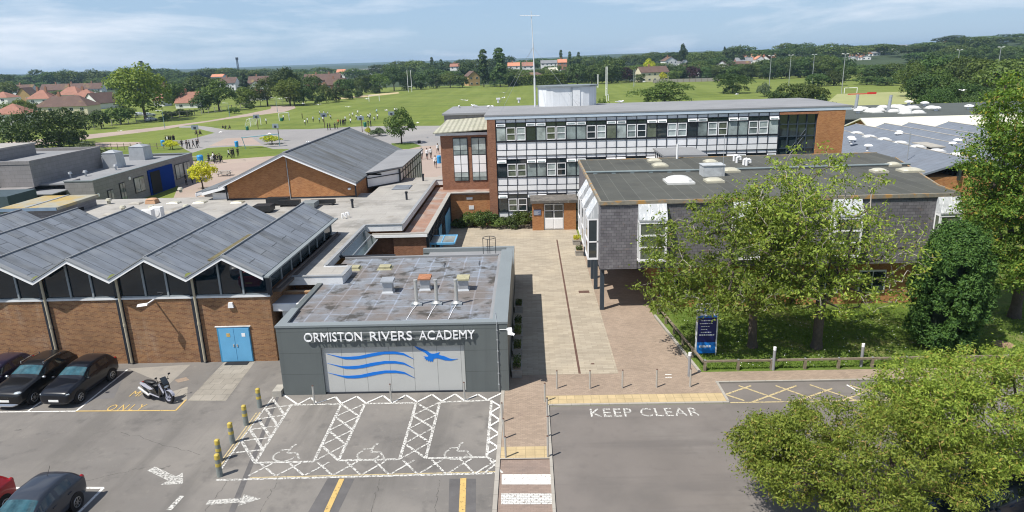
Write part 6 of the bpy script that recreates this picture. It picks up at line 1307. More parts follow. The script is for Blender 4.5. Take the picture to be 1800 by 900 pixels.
# ---- scooter
r_, f_ = G(259, 700), G(299, 709); hs = math.atan2(f_.y - r_.y, f_.x - r_.x)
sc_ = thing('motor_scooter', 'black and silver maxi scooter leaning in the motorcycle bay', 'motor scooter')
M_silver = car_paint('scooter_silver', (.42, .43, .50)); M_sblk = car_paint('scooter_black', (.012, .013, .016))
for x, r in ((-.74, .30), (.76, .32)):
    wh = MB().wheelring((x, 0, r), (0, 1, 0), r * .66, r, .13, 24).obj('wheel', M_black, sc_)
    rm = MB().wheelring((x, 0, r), (0, 1, 0), r * .6, r * .67, .1, 20).tube((x, -.06, r), (x, .06, r), .05, None, 10)
    for q in range(5): a = q * 2 * math.pi / 5; rm.tube((x, 0, r), (x + r * .62 * math.cos(a), 0, r + r * .62 * math.sin(a)), .025, .02, 5)
    rm.obj('rim', M_silver if x > 0 else M_dark, wh)
b = MB(); b.prism([(-.95, -.17, .72), (-.98, -.12, .86), (-.5, -.17, .90), (-.05, -.16, .72), (.12, -.16, .45), (.30, -.14, .38), (.34, -.14, .28), (-.35, -.17, .28), (-.6, -.18, .42)], (0, .34, 0)); b.obj('body', M_sblk, sc_)
for s_ in (-1, 1): MB().prism([(-1.0, s_ * .175, .80), (-.96, s_ * .175, .90), (-.62, s_ * .18, .88), (-.1, s_ * .18, .66), (-.3, s_ * .185, .60), (-.7, s_ * .185, .70)], (0, s_ * .025, 0)).obj('side_panel', M_silver, sc_)
for s_ in (-1, 1): MB().prism([(-.40, s_ * .18, .36), (.28, s_ * .17, .27), (.30, s_ * .17, .31), (-.36, s_ * .18, .42)], (0, s_ * .02, 0)).obj('sill_strip', M_silver, sc_)
b = MB(); ell(b, (-.48, 0, .93), (.40, .16, .09), 14, 8); ell(b, (-.05, 0, .82), (.22, .15, .08), 12, 6); b.obj('seat', M_blackp, sc_, smooth=True)
b = MB(); b.prism([(.34, -.20, .36), (.62, -.16, .62), (.60, -.2, .98), (.44, -.20, 1.08), (.34, -.2, .95), (.22, -.18, .45)], (0, .40, 0)); b.obj('leg_shield', M_sblk, sc_)
for s_ in (-1, 1): MB().prism([(.32, s_ * .205, .98), (.42, s_ * .205, 1.05), (.66, s_ * .17, .62), (.60, s_ * .17, .52)], (0, s_ * .02, 0)).obj('front_panel', M_silver, sc_)
b = MB(); b.prism([(.60, -.16, .98), (.40, -.17, 1.30), (.42, -.17, 1.31), (.64, -.16, .98)], (0, .33, 0)); b.obj('windshield', M_carglass, sc_)
b = MB()
for k in range(8): a = .35 + k * 2.3 / 7; a2 = .35 + (k + 1) * 2.3 / 7; b.prism([(.76 + .35 * math.cos(a), -.075, .32 + .35 * math.sin(a)), (.76 + .35 * math.cos(a2), -.075, .32 + .35 * math.sin(a2)), (.76 + .37 * math.cos(a2), -.075, .32 + .37 * math.sin(a2)), (.76 + .37 * math.cos(a), -.075, .32 + .37 * math.sin(a))], (0, .15, 0))
b.tube((.76, -.09, .32), (.56, -.09, .80), .03, None, 8).tube((.76, .09, .32), (.56, .09, .80), .03, None, 8); b.obj('front_fork', M_silver, sc_)
b = MB(); b.tube((.36, -.36, 1.10), (.36, .36, 1.10), .02, None, 8).tube((.36, -.38, 1.10), (.34, -.24, 1.10), .028, None, 8).tube((.36, .38, 1.10), (.34, .24, 1.10), .028, None, 8); b.obj('handlebar', M_blackp, sc_)
for s_ in (-1, 1):
    b = MB(); b.tube((.38, s_ * .25, 1.10), (.42, s_ * .36, 1.34), .01, None, 5); ell(b, (.42, s_ * .38, 1.37), (.03, .085, .05)); b.obj('mirror', M_blackp, sc_)
MB().tube((-.35, -.22, .30), (-1.0, -.26, .62), .06, .085, 12).obj('exhaust', M_steel, sc_)
b = MB(); ell(b, (-.99, 0, .82), (.05, .12, .06)); b.obj('tail_light', M_tail, sc_)
b = MB(); ell(b, (.62, 0, .84), (.05, .14, .07)); b.obj('headlight', M_lamp, sc_)
mdp = (r_ + f_) / 2; sc_.location = (mdp.x, mdp.y, .01); sc_.rotation_euler = (R(-6), 0, hs)

# ================================================================ people
M_skin = mat('skin', (.42, .24, .17), .6); M_wshirt = mat('shirt_white', (.74, .75, .77), .8); M_blz = mat('blazer_black', (.014, .014, .018), .85); M_trs = mat('trousers_black', (.016, .016, .020), .85)
M_hair = mat('hair_brown', (.035, .02, .012), .7); M_lblue = mat('shirt_pale_blue', (.35, .5, .62), .8); M_orng = mat('shirt_orange', (.75, .16, .06), .8); M_legs = mat('tights_tan', (.20, .10, .08), .7)
POSES = {
    'stand': dict(hip=.92, lean=0, la=(0, .10), ra=(0, .10), ll=(.02, 0), rl=(-.04, 0), elb=.1),
    'walk': dict(hip=.90, lean=.04, la=(-.30, .08), ra=(.32, .08), ll=(.42, -.02), rl=(-.36, .20), elb=.4),
    'run': dict(hip=.86, lean=.16, la=(-.7, .12), ra=(.8, .12), ll=(.85, .75), rl=(-.65, .55), elb=1.3),
    'chat': dict(hip=.92, lean=.03, la=(.35, .15), ra=(.2, .12), ll=(.10, 0), rl=(-.10, 0), elb=1.2),
    'sit': dict(hip=.46, lean=.06, la=(.35, .12), ra=(.45, .12), ll=(1.45, 1.40), rl=(1.40, 1.35), elb=.7),
    'ground': dict(hip=.14, lean=.20, la=(.6, .15), ra=(.7, .15), ll=(2.1, 1.6), rl=(1.9, 1.3), elb=.9)}
def make_person(pose, top, bottom, low=None, name='person'):
    q = POSES[pose]; h = q['hip']; J = {}; ed = []; ra = {}
    def add(n, p, r, par=None): J[n] = (len(J), Vector(p)); ra[n] = r; (ed.append((J[par][0], J[n][0], par, n)) if par else None)
    ln = q['lean']
    add('pelvis', (0, 0, h), .125); add('waist', (ln * .2, 0, h + .16), .115, 'pelvis'); add('chest', (ln * .5, 0, h + .36), .145, 'waist'); add('neckb', (ln * .7, 0, h + .50), .075, 'chest'); add('neck', (ln * .8, 0, h + .57), .05, 'neckb'); add('head', (ln + .01, 0, h + .66), .088, 'neck'); add('crown', (ln + .0, 0, h + .75), .072, 'head')
    for s_, nm in ((1, 'l'), (-1, 'r')):
        sw, out = q[nm + 'a']; sh = Vector((ln * .6, s_ * .185, h + .46)); add(nm + 'sh', sh, .062, 'chest' if False else 'neckb')
        el_ = sh + Vector((math.sin(sw) * .27, s_ * out * .3, -math.cos(sw) * .27)); add(nm + 'el', el_, .044, nm + 'sh'); a2 = sw + q['elb']
        wr_ = el_ + Vector((math.sin(a2) * .24, -s_ * .02, -math.cos(a2) * .24)); add(nm + 'wr', wr_, .033, nm + 'el'); add(nm + 'hd', wr_ + Vector((math.sin(a2) * .12, 0, -math.cos(a2) * .12)), .034, nm + 'wr')
        th, kb = q[nm + 'l']; hp = Vector((0, s_ * .095, h - .04)); add(nm + 'hip', hp, .092, 'pelvis')
        kn = hp + Vector((math.sin(th) * .42, s_ * .01, -math.cos(th) * .42)); add(nm + 'kn', kn, .062, nm + 'hip'); a3 = th - kb
        an = kn + Vector((math.sin(a3) * .40, 0, -math.cos(a3) * .40)); add(nm + 'an', an, .042, nm + 'kn'); add(nm + 'toe', an + Vector((.14, 0, -.03)), .036, nm + 'an')
    lo = min(p.z for _, p in J.values()) - .035
    me = bpy.data.meshes.new('person'); me.from_pydata([(p.x, p.y, p.z - lo) for _, p in J.values()], [(a, b) for a, b, _, _ in ed], [])
    bm = bmesh.new(); bm.from_mesh(me); lay = bm.verts.layers.skin.verify(); bm.verts.ensure_lookup_table()
    for n, (i, _) in J.items(): bm.verts[i][lay].radius = (ra[n], ra[n] * (.78 if n in ('chest', 'waist', 'pelvis') else 1)); bm.verts[i][lay].use_root = (i == 0)
    bm.to_mesh(me); bm.free()
    ev = split_eval(me, None, None, None, 1, True)
    cls = {'crown': 0, 'head': 0, 'neck': 0, 'lhd': 0, 'rhd': 0, 'ltoe': 3, 'rtoe': 3, 'lkn': 2, 'rkn': 2, 'lan': 2, 'ran': 2, 'lhip': 2, 'rhip': 2}
    if low: cls['lan'] = cls['ran'] = 4
    ev.materials.clear()
    for m in (M_skin, top, bottom, M_black, low or bottom): ev.materials.append(m)
    segs = [(J[a][1] - Vector((0, 0, lo)), J[b][1] - Vector((0, 0, lo)), cls.get(b, 1)) for _, _, a, b in ed]
    for p in ev.polygons:
        c = p.center; best = 9; mi = 1
        for A, B, k in segs:
            d = B - A; t = max(0, min(1, (c - A).dot(d) / max(d.length_squared, 1e-6))); dd = (c - (A + d * t)).length
            if dd < best: best = dd; mi = k
        p.material_index = mi; p.use_smooth = True
    t = thing(name, 'x', 'person'); link('figure', ev, t)
    b = MB(); hd_ = J['head'][1] - Vector((0, 0, lo)); ell(b, (hd_.x - .02, 0, hd_.z + .05), (.105, .095, .10), 10, 6); b.obj('hair', M_hair, t, smooth=True)
    return t
PP = {}
def person(u, v, key, lb, rz, h=1.0, grp=None):
    pose, tp = key
    if key not in PP:
        tm = {'w': M_wshirt, 'k': M_blz, 'b': M_lblue, 'o': M_orng, 's': M_wshirt}[tp]; PP[key] = (make_person(pose, tm, M_trs, M_legs if tp == 's' else None), [])
    pr, used = PP[key]; p = G(u, v); place(pr, used, (p.x, p.y, .012), rz, lb, grp, h * 1.04)
def zq(x, y): return 480 + x / 9., 160 + y / 9.
def zr(x, y): return 480 + x / 8.18, 170 + y / 8.18
def zt_(x, y): return 200 + x / 6., 170 + y / 6.
rg = random.Random(4)
WS = 'pupil in a white shirt on the field behind the hall'
for (x, y, ps) in ((510, 545, 'walk'), (548, 515, 'stand'), (638, 492, 'stand'), (795, 495, 'stand'), (740, 385, 'walk'), (808, 400, 'stand'), (870, 400, 'walk'), (915, 455, 'run')):
    person(*zq(x, y), (ps, 'w'), WS + ', in the loose left group', rg.uniform(0, 6.28), grp='pupils in white shirts, left group')
person(*zq(170, 465), ('stand', 'w'), 'pupil in white standing inside the small goal frame at the left', 1.0); person(*zq(258, 445), ('chat', 'w'), 'pupil in white beside the right post of the small left goal', 4.0); person(*zq(738, 510), ('chat', 'b'), 'pupil in a pale blue shirt in the left group on the field', 2.0); person(*zq(465, 437), ('stand', 'k'), 'lone dark-clothed figure on the grass right of the left goal', 0)
for (x, y, ps) in ((1045, 365, 'stand'), (1118, 390, 'run'), (1110, 320, 'chat'), (1150, 295, 'run'), (1220, 262, 'run'), (1200, 335, 'walk'), (1270, 340, 'stand'), (1365, 320, 'run'), (1402, 315, 'stand'), (1388, 335, 'walk'), (1460, 365, 'run'), (1505, 325, 'walk')):
    person(*zr(x, y), (ps, 'w'), WS + ', in the busy right group', rg.uniform(0, 6.28), grp='pupils in white shirts, right group')
person(*zr(1490, 245), ('run', 'b'), 'pupil in pale blue running at the back of the right group', 1.0)
for k, (x, y) in enumerate(((1752, 232), (1782, 238))): person(*zr(x, y), ('stand', 'w'), 'pupil in white above the round playground tree, %s of two' % ['left', 'right'][k], 1 + k)
for (x, y) in ((893, 472), (925, 460), (975, 418), (1005, 418), (1022, 412), (1040, 408)):
    person(*zr(x, y), (rg.choice(['stand', 'chat']), 'k'), 'pupil in a black blazer in the cluster right behind the hall ridge', rg.uniform(0, 6.28), grp='pupils in blazers behind the hall ridge')
for k, (x, y) in enumerate(((790, 482), (823, 482))): person(*zr(x, y), ('stand', 'k'), 'pupil in a black blazer left of the cluster at the hall ridge, %s of two' % ['left', 'right'][k], 3 + k)
for k, (x, y) in enumerate(((1370, 432), (1408, 432))): person(*zr(x, y), ('chat', 'k'), 'pupil in a black blazer beside the green bin at the field edge, %s of two' % ['left', 'right'][k], 1 + k * 2)
person(*zr(942, 412), ('chat', 'o'), 'person in an orange top among the black blazers at the hall ridge', 2)
for (x, y) in ((555, 492), (585, 488), (606, 490), (630, 486), (642, 484)): person(*zt_(x, y), (rg.choice(['stand', 'chat']), 'k'), 'pupil in a black blazer standing behind the left yellow shrub', rg.uniform(0, 6.28), grp='pupils by the left yellow shrub')
person(*zt_(572, 494), ('stand', 'w'), 'pupil in a white shirt among blazers behind the left yellow shrub', 4)
for (x, y) in ((725, 542), (770, 552), (783, 548), (805, 552), (845, 542), (878, 540), (892, 536)): person(*zt_(x, y), (rg.choice(['stand', 'chat', 'walk']), 'k'), 'pupil in a black blazer in the line beside the left basketball hoop', rg.uniform(0, 6.28), grp='pupils by the left basketball hoop')
for (x, y) in ((875, 402), (905, 400), (925, 402)): person(*zt_(x, y), ('ground', 'k'), 'pupil in dark clothes sitting on the grass tip below the hoop board', rg.uniform(0, 6.28), grp='pupils sitting below the hoop')
for k, (x, y) in enumerate(((1148, 340), (1182, 343), (1232, 343))): person(*zt_(x, y), ('ground', 'k'), 'pupil in dark clothes sitting at the far grass edge, %s of three' % ['left', 'middle', 'right'][k], k * 2)
person(*zt_(252, 548), ('ground', 'k'), 'pupil in dark clothes sitting by the thin rail fence', 1); person(*zt_(285, 540), ('ground', 'w'), 'pupil in white sitting by the thin rail fence', 2)
person(*zt_(1218, 648), ('walk', 'w'), 'pupil in a white shirt in the trio on the near lawn', 0); person(*zt_(1250, 648), ('stand', 'k'), 'pupil in a black blazer at the centre of the lawn pair', 2); person(*zt_(1270, 642), ('chat', 'k'), 'pupil in a black blazer facing the one in white on the near lawn', 3); person(*zt_(1314, 634), ('stand', 'k'), 'pupil in a black blazer standing alone at the right of the near lawn', 5)
for k, (x, y, ps) in enumerate(((1010, 706, 'stand'), (1075, 708, 'chat'), (1100, 690, 'sit'), (1140, 696, 'sit'), (1125, 700, 'chat'))): person(*zt_(x, y), (ps, 'k'), 'pupil in a black blazer gathered at the lawn-side picnic bench', rg.uniform(0, 6.28), grp='pupils at the picnic bench')
person(*zt_(1036, 702), ('sit', 'w'), 'pupil in white seated at the lawn-side picnic bench', 1); person(*zt_(1058, 690), ('chat', 'w'), 'pupil with a white top standing behind the picnic bench', 4)
person(*zt_(1610, 288), ('stand', 'w'), 'goalkeeper in white standing beside the netted goal', 1)
for k, (x, y) in enumerate(((1162, 257), (1193, 258), (1213, 252))): person(380 + x / 3.213, 200 + y / 3.213, ('walk', 's'), 'pupil with bare legs walking right of the hall, %s of three abreast' % ['left', 'middle', 'right'][k], -1.6, 1.15)
person(380 + 1240 / 3.213, 200 + 306 / 3.213, ('walk', 's'), 'pupil walking beside the blue bin by the brick wing', -1.5, 1.15); person(380 + 1253 / 3.213, 200 + 226 / 3.213, ('walk', 's'), 'pupil following the three abreast near the brick wing', -1.2, 1.1)
p = Vector((-49.4, 90.5, 0)); pr, used = PP[('stand', 'k')]
for k, (x, y) in enumerate(((-49.2, 96.2), (-48.9, 97.4))): place(pr, used, (x, y, .012), k, 'pupil standing against the grey wing, %s of two' % ['nearer', 'farther'][k], None, 1.04)
# ================================================================ gulls
def make_gull(fly):
    t = thing('gull', 'x', 'bird'); b = MB(); ell(b, (0, 0, 0), (.26, .09, .085), 10, 8); ell(b, (.25, 0, .06), (.085, .06, .06), 8, 6); b.prism([(-.22, -.05, 0), (-.42, -.09, .0), (-.42, .09, .0), (-.22, .05, .0)], (0, 0, .02)); b.tube((.32, 0, .05), (.40, 0, .03), .018, .005, 5); b.obj('body', M_gull, t, smooth=True)
    for s_ in (-1, 1):
        w_ = MB()
        if fly: pr_f = [((.12, .06, .03), (-.12, .06, .03)), ((.17, .38, .15), (-.06, .38, .14)), ((.02, .75, .10), (-.10, .66, .10))]
        else: pr_f = [((.10, .07, .06), (-.05, .10, -.02)), ((-.15, .085, .05), (-.2, .1, -.02)), ((-.42, .03, .02), (-.42, .03, .0))]
        for (a, c_), (d, e) in zip(pr_f, pr_f[1:]): w_.prism([(a[0], s_ * a[1], a[2]), (d[0], s_ * d[1], d[2]), (e[0], s_ * e[1], e[2]), (c_[0], s_ * c_[1], c_[2])], (0, 0, .012))
        w_.obj('wing', M_gull if fly else M_gullg, t)
    if not fly: MB().tube((.02, .03, -.2), (.02, .03, -.05), .01, None, 4).tube((.02, -.03, -.2), (.02, -.03, -.05), .01, None, 4).obj('legs', M_bol_y, t)
    return t
gf, gp = (make_gull(True), []), (make_gull(False), [])
for k, (u, v, y, lb) in enumerate(((212, 230, 150, 'over the track at the left'), (388, 233, 120, 'over the left shrub lawn'), (473, 236, 100, 'over the playground beside the canopy'), (492, 174, 190, 'in front of the trees above the left goal'), (504, 172, 190, 'against dark trees right of the street lamp'), (533, 182, 180, 'above the far end of the grass track'), (560, 184, 180, 'above the shaded grass near the tree line'), (612, 188, 170, 'over the players at the left group'), (645, 174, 180, 'over the middle of the field'), (679, 194, 160, 'above the round playground tree'), (734, 216, 150, 'low over the playground edge right of the round tree'), (814, 176, 150, 'over the field left of the plant room, left of two'), (820, 177, 160, 'over the field left of the plant room, right of two'), (885, 172, 140, 'above the long block roof left of the mast'), (886, 163, 150, 'high over the field left of the mast'), (1132, 144, 150, 'big and white in front of the white house'), (1295, 166, 150, 'over the grass beside the lone round bush'), (1692, 159, 110, 'in front of the dense trees at the right'), (1000, 165, 180, 'over grass right of the plant room'))):
    place(gf[0], gf[1], W(u, v, y), rg.uniform(0, 6.28), 'white gull flying ' + lb, None, 1.05)
for k, (u, v, z, lb) in enumerate(((807, 186.5, 10.72, 'on the back edge of the rear wing roof'), (833, 185.5, 10.72, 'on the rear wing roof left of the corner'), (1090, 178.5, 11.17, 'on the back edge of the long roof right of the plant room'), (544, 249.5, 6.6, 'on the left slope of the hall roof'), (858, 187, 10.72, 'near the corner of the long roof, left of two'), (866, 187.5, 10.72, 'near the corner of the long roof, right of two'))):
    p = G(u, v, z); place(gp[0], gp[1], p, rg.uniform(0, 6.28), 'white gull perched ' + lb, None, 1.3)
# ================================================================ houses beyond the school
HW = {'w': M_render, 'c': M_render_c, 'b': M_brick_far if 'M_brick_far' in globals() else None}
M_brick_far = mat('house_brick', (.33, .17, .11), .9); HW['b'] = M_brick_far; HW['y'] = mat('house_brick_yellow', (.45, .30, .14), .9)
def house(label, u, vr, ve, Y, wpx, roofm, wallm='w', kind='hip', depth=8.0, chim=1, rz=0., grp=None):
    c = W(u, vr, Y); gz = TZ(c.x, Y); zr_ = max(c.z, gz + 3.6); ze = W(u, ve, Y).z; w = wpx * Y / 1200.
    ze = max(min(ze, zr_ - 1.2), gz + 2.2); h = zr_ - gz; he = ze - gz
    t = thing('house', label, 'house', (c.x, Y, gz), grp); t.rotation_euler = (0, 0, rz); L = lambda b, n, m, p=t: b.obj(n, m, p, loc=None)
    ORG[t.name] = Vector((0, 0, 0)); a, d = w / 2, depth / 2
    wl_ = MB()
    if kind == 'gable_x':   # gable faces the camera
        wl_.prism([(-a, -d, -1), (a, -d, -1), (a, -d, he), (0, -d, h - .1), (-a, -d, he)], (0, 2 * d, 0)); rf_ = MB()
        rf_.prism([(-a - .4, -d - .3, he - .1), (0, -d - .3, h), (0, -d - .3, h + .15), (-a - .4, -d - .3, he + .1)], (0, 2 * d + .6, 0)); rf_.prism([(0, -d - .3, h), (a + .4, -d - .3, he - .1), (a + .4, -d - .3, he + .1), (0, -d - .3, h + .15)], (0, 2 * d + .6, 0))
    elif kind == 'gable':   # ridge runs across the view
        wl_.prism([(-a, -d, -1), (-a, d, -1), (-a, d, he), (-a, 0, h - .1), (-a, -d, he)], (2 * a, 0, 0)); rf_ = MB()
        rf_.prism([(-a - .3, -d - .4, he - .1), (-a - .3, 0, h), (-a - .3, 0, h + .15), (-a - .3, -d - .4, he + .1)], (2 * a + .6, 0, 0)); rf_.prism([(-a - .3, 0, h), (-a - .3, d + .4, he - .1), (-a - .3, d + .4, he + .1), (-a - .3, 0, h + .15)], (2 * a + .6, 0, 0))
    else:
        wl_.box(-a, a, -d, d, -1, he); rr = max(0.2, a - d); rf_ = MB(); e = .4
        vs = [(-a - e, -d - e, he - .05), (a + e, -d - e, he - .05), (a + e, d + e, he - .05), (-a - e, d + e, he - .05), (-rr, 0, h), (rr, 0, h)]
        rf_.raw(vs, [(0, 1, 5, 4), (1, 2, 5), (2, 3, 4, 5), (3, 0, 4), (3, 2, 1, 0)])
    L(wl_, 'wall', HW[wallm]); ro_ = L(rf_, 'roof', roofm)
    for k in range(chim):
        x = (-.3 + .6 * k) * w * (.6 if chim > 1 else .4) + (0 if chim > 1 else 0); L(MB().box(x - .45, x + .45, -.4, .4, h - 1.0, h + 1.3).box(x - .3, x - .05, -.15, .15, h + 1.3, h + 1.6).box(x + .05, x + .3, -.15, .15, h + 1.3, h + 1.6), 'chimney', M_brick_far, ro_)
    n = max(2, int(w / 3.5))
    for k in range(n):
        x = -a + w * (k + .5) / n
        for z in ([he - 1.7] if he < 4.2 else [he - 1.7, .9]):
            f = L(MB().box(x - .75, x + .75, -d - .06, -d - .0, z, z + 1.2), 'window', M_white_c); L(MB().box(x - .65, x - .04, -d - .08, -d - .062, z + .1, z + 1.1).box(x + .04, x + .65, -d - .08, -d - .062, z + .1, z + 1.1), 'pane', M_glass, f)
    return t
for a in (
    ('brown hipped bungalow with mossy yellow patch on its roof, left', 115, 168, 186, 270, 88, M_tile_b, 'c', 'hip', 10, 1, .08),
    ('bright white gabled house right of the mossy brown bungalow', 176, 163, 181, 315, 34, M_tile_b, 'w', 'gable_x', 13, 0, -.25),
    ('red hipped house with two chimneys above the brown bungalow', 73, 158, 173, 330, 38, M_tile_r, 'w', 'hip', 9, 2, .1),
    ('red hipped house with a big chimney above the white gable', 126, 152, 166, 380, 40, M_tile_r, 'w', 'hip', 9, 1, -.1),
    ('pinkish hipped house just left of the white gabled house', 150, 157, 172, 345, 38, M_tile_r, 'w', 'hip', 9, 1, .15),
    ('yellow brick gabled house in the far left row', 46, 154, 169, 390, 24, M_tile_b, 'y', 'gable_x', 11, 0, .2),
    ('long brown-roofed terrace across the far left background', 112, 147.5, 158, 520, 76, M_tile_b, 'b', 'gable', 9, 2, 0),
    ('brown-roofed house left of the long far terrace', 40, 149, 160, 500, 40, M_tile_b, 'w', 'gable', 9, 1, 0),
    ('red hipped house behind the dark trees at the left edge', 22, 182, 199, 205, 52, M_tile_r, 'w', 'hip', 9, 0, .2),
    ('orange-roofed house cut by the left edge', 5, 161, 171, 330, 34, M_tile_r, 'w', 'hip', 9, 0, 0),
    ('brown roof peeping left of the tall oak', 165, 146, 156, 520, 30, M_tile_b, 'w', 'gable', 8, 1, .1),
    ('brown gabled house with white barge boards right of the tall oak', 283, 141, 152, 420, 24, M_tile_b, 'b', 'gable_x', 10, 0, .5),
    ('red-roofed bungalow with a white wall right of the tall oak', 331, 162, 180, 300, 36, M_tile_r, 'w', 'gable', 9, 1, .1),
    ('red and white house low beside the tall oak', 283, 165, 176, 320, 18, M_tile_r, 'w', 'hip', 7, 0, 0),
    ('brown terrace left of the dark round tree in the left middle distance', 402, 136, 146, 520, 28, M_tile_b, 'w', 'gable', 9, 1, 0),
    ('brown terrace right of the dark round tree in the left middle distance', 455, 134, 146, 520, 34, M_tile_b, 'w', 'gable', 9, 1, 0),
    ('brown gabled house below the terrace in the left middle distance', 449, 142, 152, 430, 22, M_tile_b, 'w', 'gable_x', 9, 0, .3),
    ('small red roof among trees at the left middle distance', 451, 154, 163, 350, 22, M_tile_r, 'w', 'hip', 8, 0, 0),
    ('pale orange flat-looking roof in the far left trees', 384, 130.5, 135, 620, 20, M_tile_o, 'w', 'gable', 9, 0, 0),
    ('long brown terrace behind the field trees left of the rugby posts', 567, 130, 141, 520, 62, M_tile_b, 'b', 'gable', 9, 2, 0),
    ('brown roofed house below the long terrace left of the rugby posts', 590, 138, 149, 440, 34, M_tile_b, 'b', 'gable', 9, 1, .2),
    ('grey roofed shed on the far skyline left', 576, 124, 129, 800, 36, M_tile_g, 'w', 'gable', 14, 0, 0),
    ('small orange roof on the far skyline left of centre', 600, 122, 127, 700, 14, M_tile_o, 'w', 'gable', 9, 0, 0),
    ('long grey warehouse roof on the far skyline left of centre', 645, 121, 126, 900, 50, M_tile_g, 'w', 'gable', 20, 0, 0),
    ('cream gabled house with brown roof beside the twin poplars', 829, 125, 134, 470, 20, M_tile_b, 'y', 'gable_x', 9, 0, .4),
    ('red roof above the trees left of the twin poplars', 800, 112, 117, 600, 16, M_tile_r, 'w', 'gable', 9, 1, 0),
    ('grey hipped bungalow behind the bright hedge by the mast', 936, 127, 133, 460, 40, M_tile_b, 'w', 'hip', 9, 0, 0),
    ('orange terrace at the far left of the mast', 903, 110, 116, 620, 20, M_tile_o, 'w', 'gable', 9, 1, 0),
    ('orange terrace just left of the mast', 928, 109.5, 116, 600, 20, M_tile_r, 'w', 'gable', 9, 1, 0),
    ('grey roof right of the mast in the distance', 965, 106, 111, 680, 28, M_tile_g, 'w', 'gable', 9, 0, 0),
    ('orange roof right of the mast beyond the trees', 988, 104, 110, 640, 15, M_tile_o, 'b', 'gable', 9, 1, 0),
    ('house with pale sloping roof right of the mast', 971, 119, 126, 520, 14, M_roof_cream, 'c', 'gable', 8, 0, .3),
    ('red-brown gabled house left of the big dark trees', 991, 121, 131, 490, 20, M_tile_b, 'w', 'gable_x', 9, 1, -.6),
    ('pale yellow house with brown roof at the edge of the field', 1146, 117, 127, 450, 50, M_tile_b, 'c', 'gable', 10, 1, .25),
    ('brown-roofed house with small white gable left of the orange estate', 1176, 100, 107, 620, 22, M_tile_b, 'w', 'gable_x', 9, 1, .3),
    ('narrow white gable among trees above the field', 1200, 103, 110, 600, 10, M_tile_g, 'w', 'gable_x', 9, 0, .3),
    ('white gabled house with long brown roof above the lone bush', 1270, 107, 116, 560, 22, M_tile_b, 'w', 'gable_x', 14, 0, -.3),
    ('long brown roof right of the white gable above the lone bush', 1297, 108, 115, 575, 40, M_tile_b, 'w', 'gable', 9, 1, 0),
    ('brown roof behind the copper beech', 1215, 114, 121, 520, 26, M_tile_b, 'w', 'gable', 9, 0, 0)):
    house(*a)
rh = random.Random(9)
for k in range(9):
    u = 1300 + rh.uniform(0, 62); house('orange-roofed house of the new estate left of the floodlight masts', u, 95 + (k % 3) * 3.2, 101 + (k % 3) * 3.4, 720 - (k % 3) * 40, 15, [M_tile_o, M_tile_o, M_tile_g][k % 3], 'w', ['gable', 'gable_x', 'gable'][k % 3], 8, k % 2, rh.uniform(-.4, .4), 'new estate left of the masts')
for k in range(20):
    r_k = k % 4; u = 1482 + rh.uniform(0, 112) * (1 - r_k * .15) + r_k * 4; house('house of the new estate with orange or grey roof right of the tallest mast', u, 88.5 + r_k * 5.0, 94.5 + r_k * 5.2, 820 - r_k * 50, 15, [M_tile_o, M_tile_g, M_tile_o, M_tile_g][(k // 4 + r_k) % 4], 'w', ['gable', 'gable_x'][k % 2], 8, k % 2, rh.uniform(-.4, .4), 'new estate right of the masts')
for k in range(3): house('orange-roofed house alone on the wooded hill at the right', 1664 + k * 13, 74 + k * .6, 79, 900, 15, M_tile_o, 'w', 'gable', 8, 1, 0, 'hillside houses at the right')
tf = thing('timber_fence', 'grey close-boarded timber fence along the far edge of the field', 'fence', (0, 0, 0)); a = W(1148, 142, 425); b = W(1265, 141, 425); mb = MB(); mb.box(a.x, b.x, 425, 425.1, 0, 2.0); mb.obj('boards', M_timber_g, tf)
for k in range(12): x = a.x + (b.x - a.x) * k / 11; MB().box(x - .12, x + .12, 424.9, 425.0, 0, 2.2).obj('post', M_timber, tf)
tf = thing('railing_fence', 'long dark railing between the track verge and the street at the left', 'fence', (0, 0, 0)); pts = [G(u, v) for u, v in ((150, 228), (240, 216), (330, 205), (400, 195), (445, 188), (520, 180))]; mb = MB()
for a, b in zip(pts, pts[1:]): mb.tube((a.x, a.y, 1.9), (b.x, b.y, 1.9), .06, None, 4).tube((a.x, a.y, .3), (b.x, b.y, .3), .05, None, 4)
mb.obj('rail', M_timber_g, tf)
for a, b in zip(pts, pts[1:]):
    for k in range(6): q = a.lerp(b, k / 6); MB().box(q.x - .08, q.x + .08, q.y - .08, q.y + .08, 0, 2.1).obj('post', M_timber_g, tf)

# ================================================================ trees
def tpix(kind, u, vt, Y, wpx, label, cat='tree', grp=None):
    if grp and Y > 150 and kind[:3] in ('oak', 'rou') and random.random() < .8: kind = ('woodm' if 'm' in kind[3:] and kind[3] != 'n' or kind.startswith('roundm') else 'woodd') + random.choice(['', '1', '2'])
    top = W(u, vt, Y); gz = TZ(top.x, Y); return plant(kind, top.x, Y, gz, max(2.0, top.z - gz), wpx * Y / 1200., label, cat, grp)
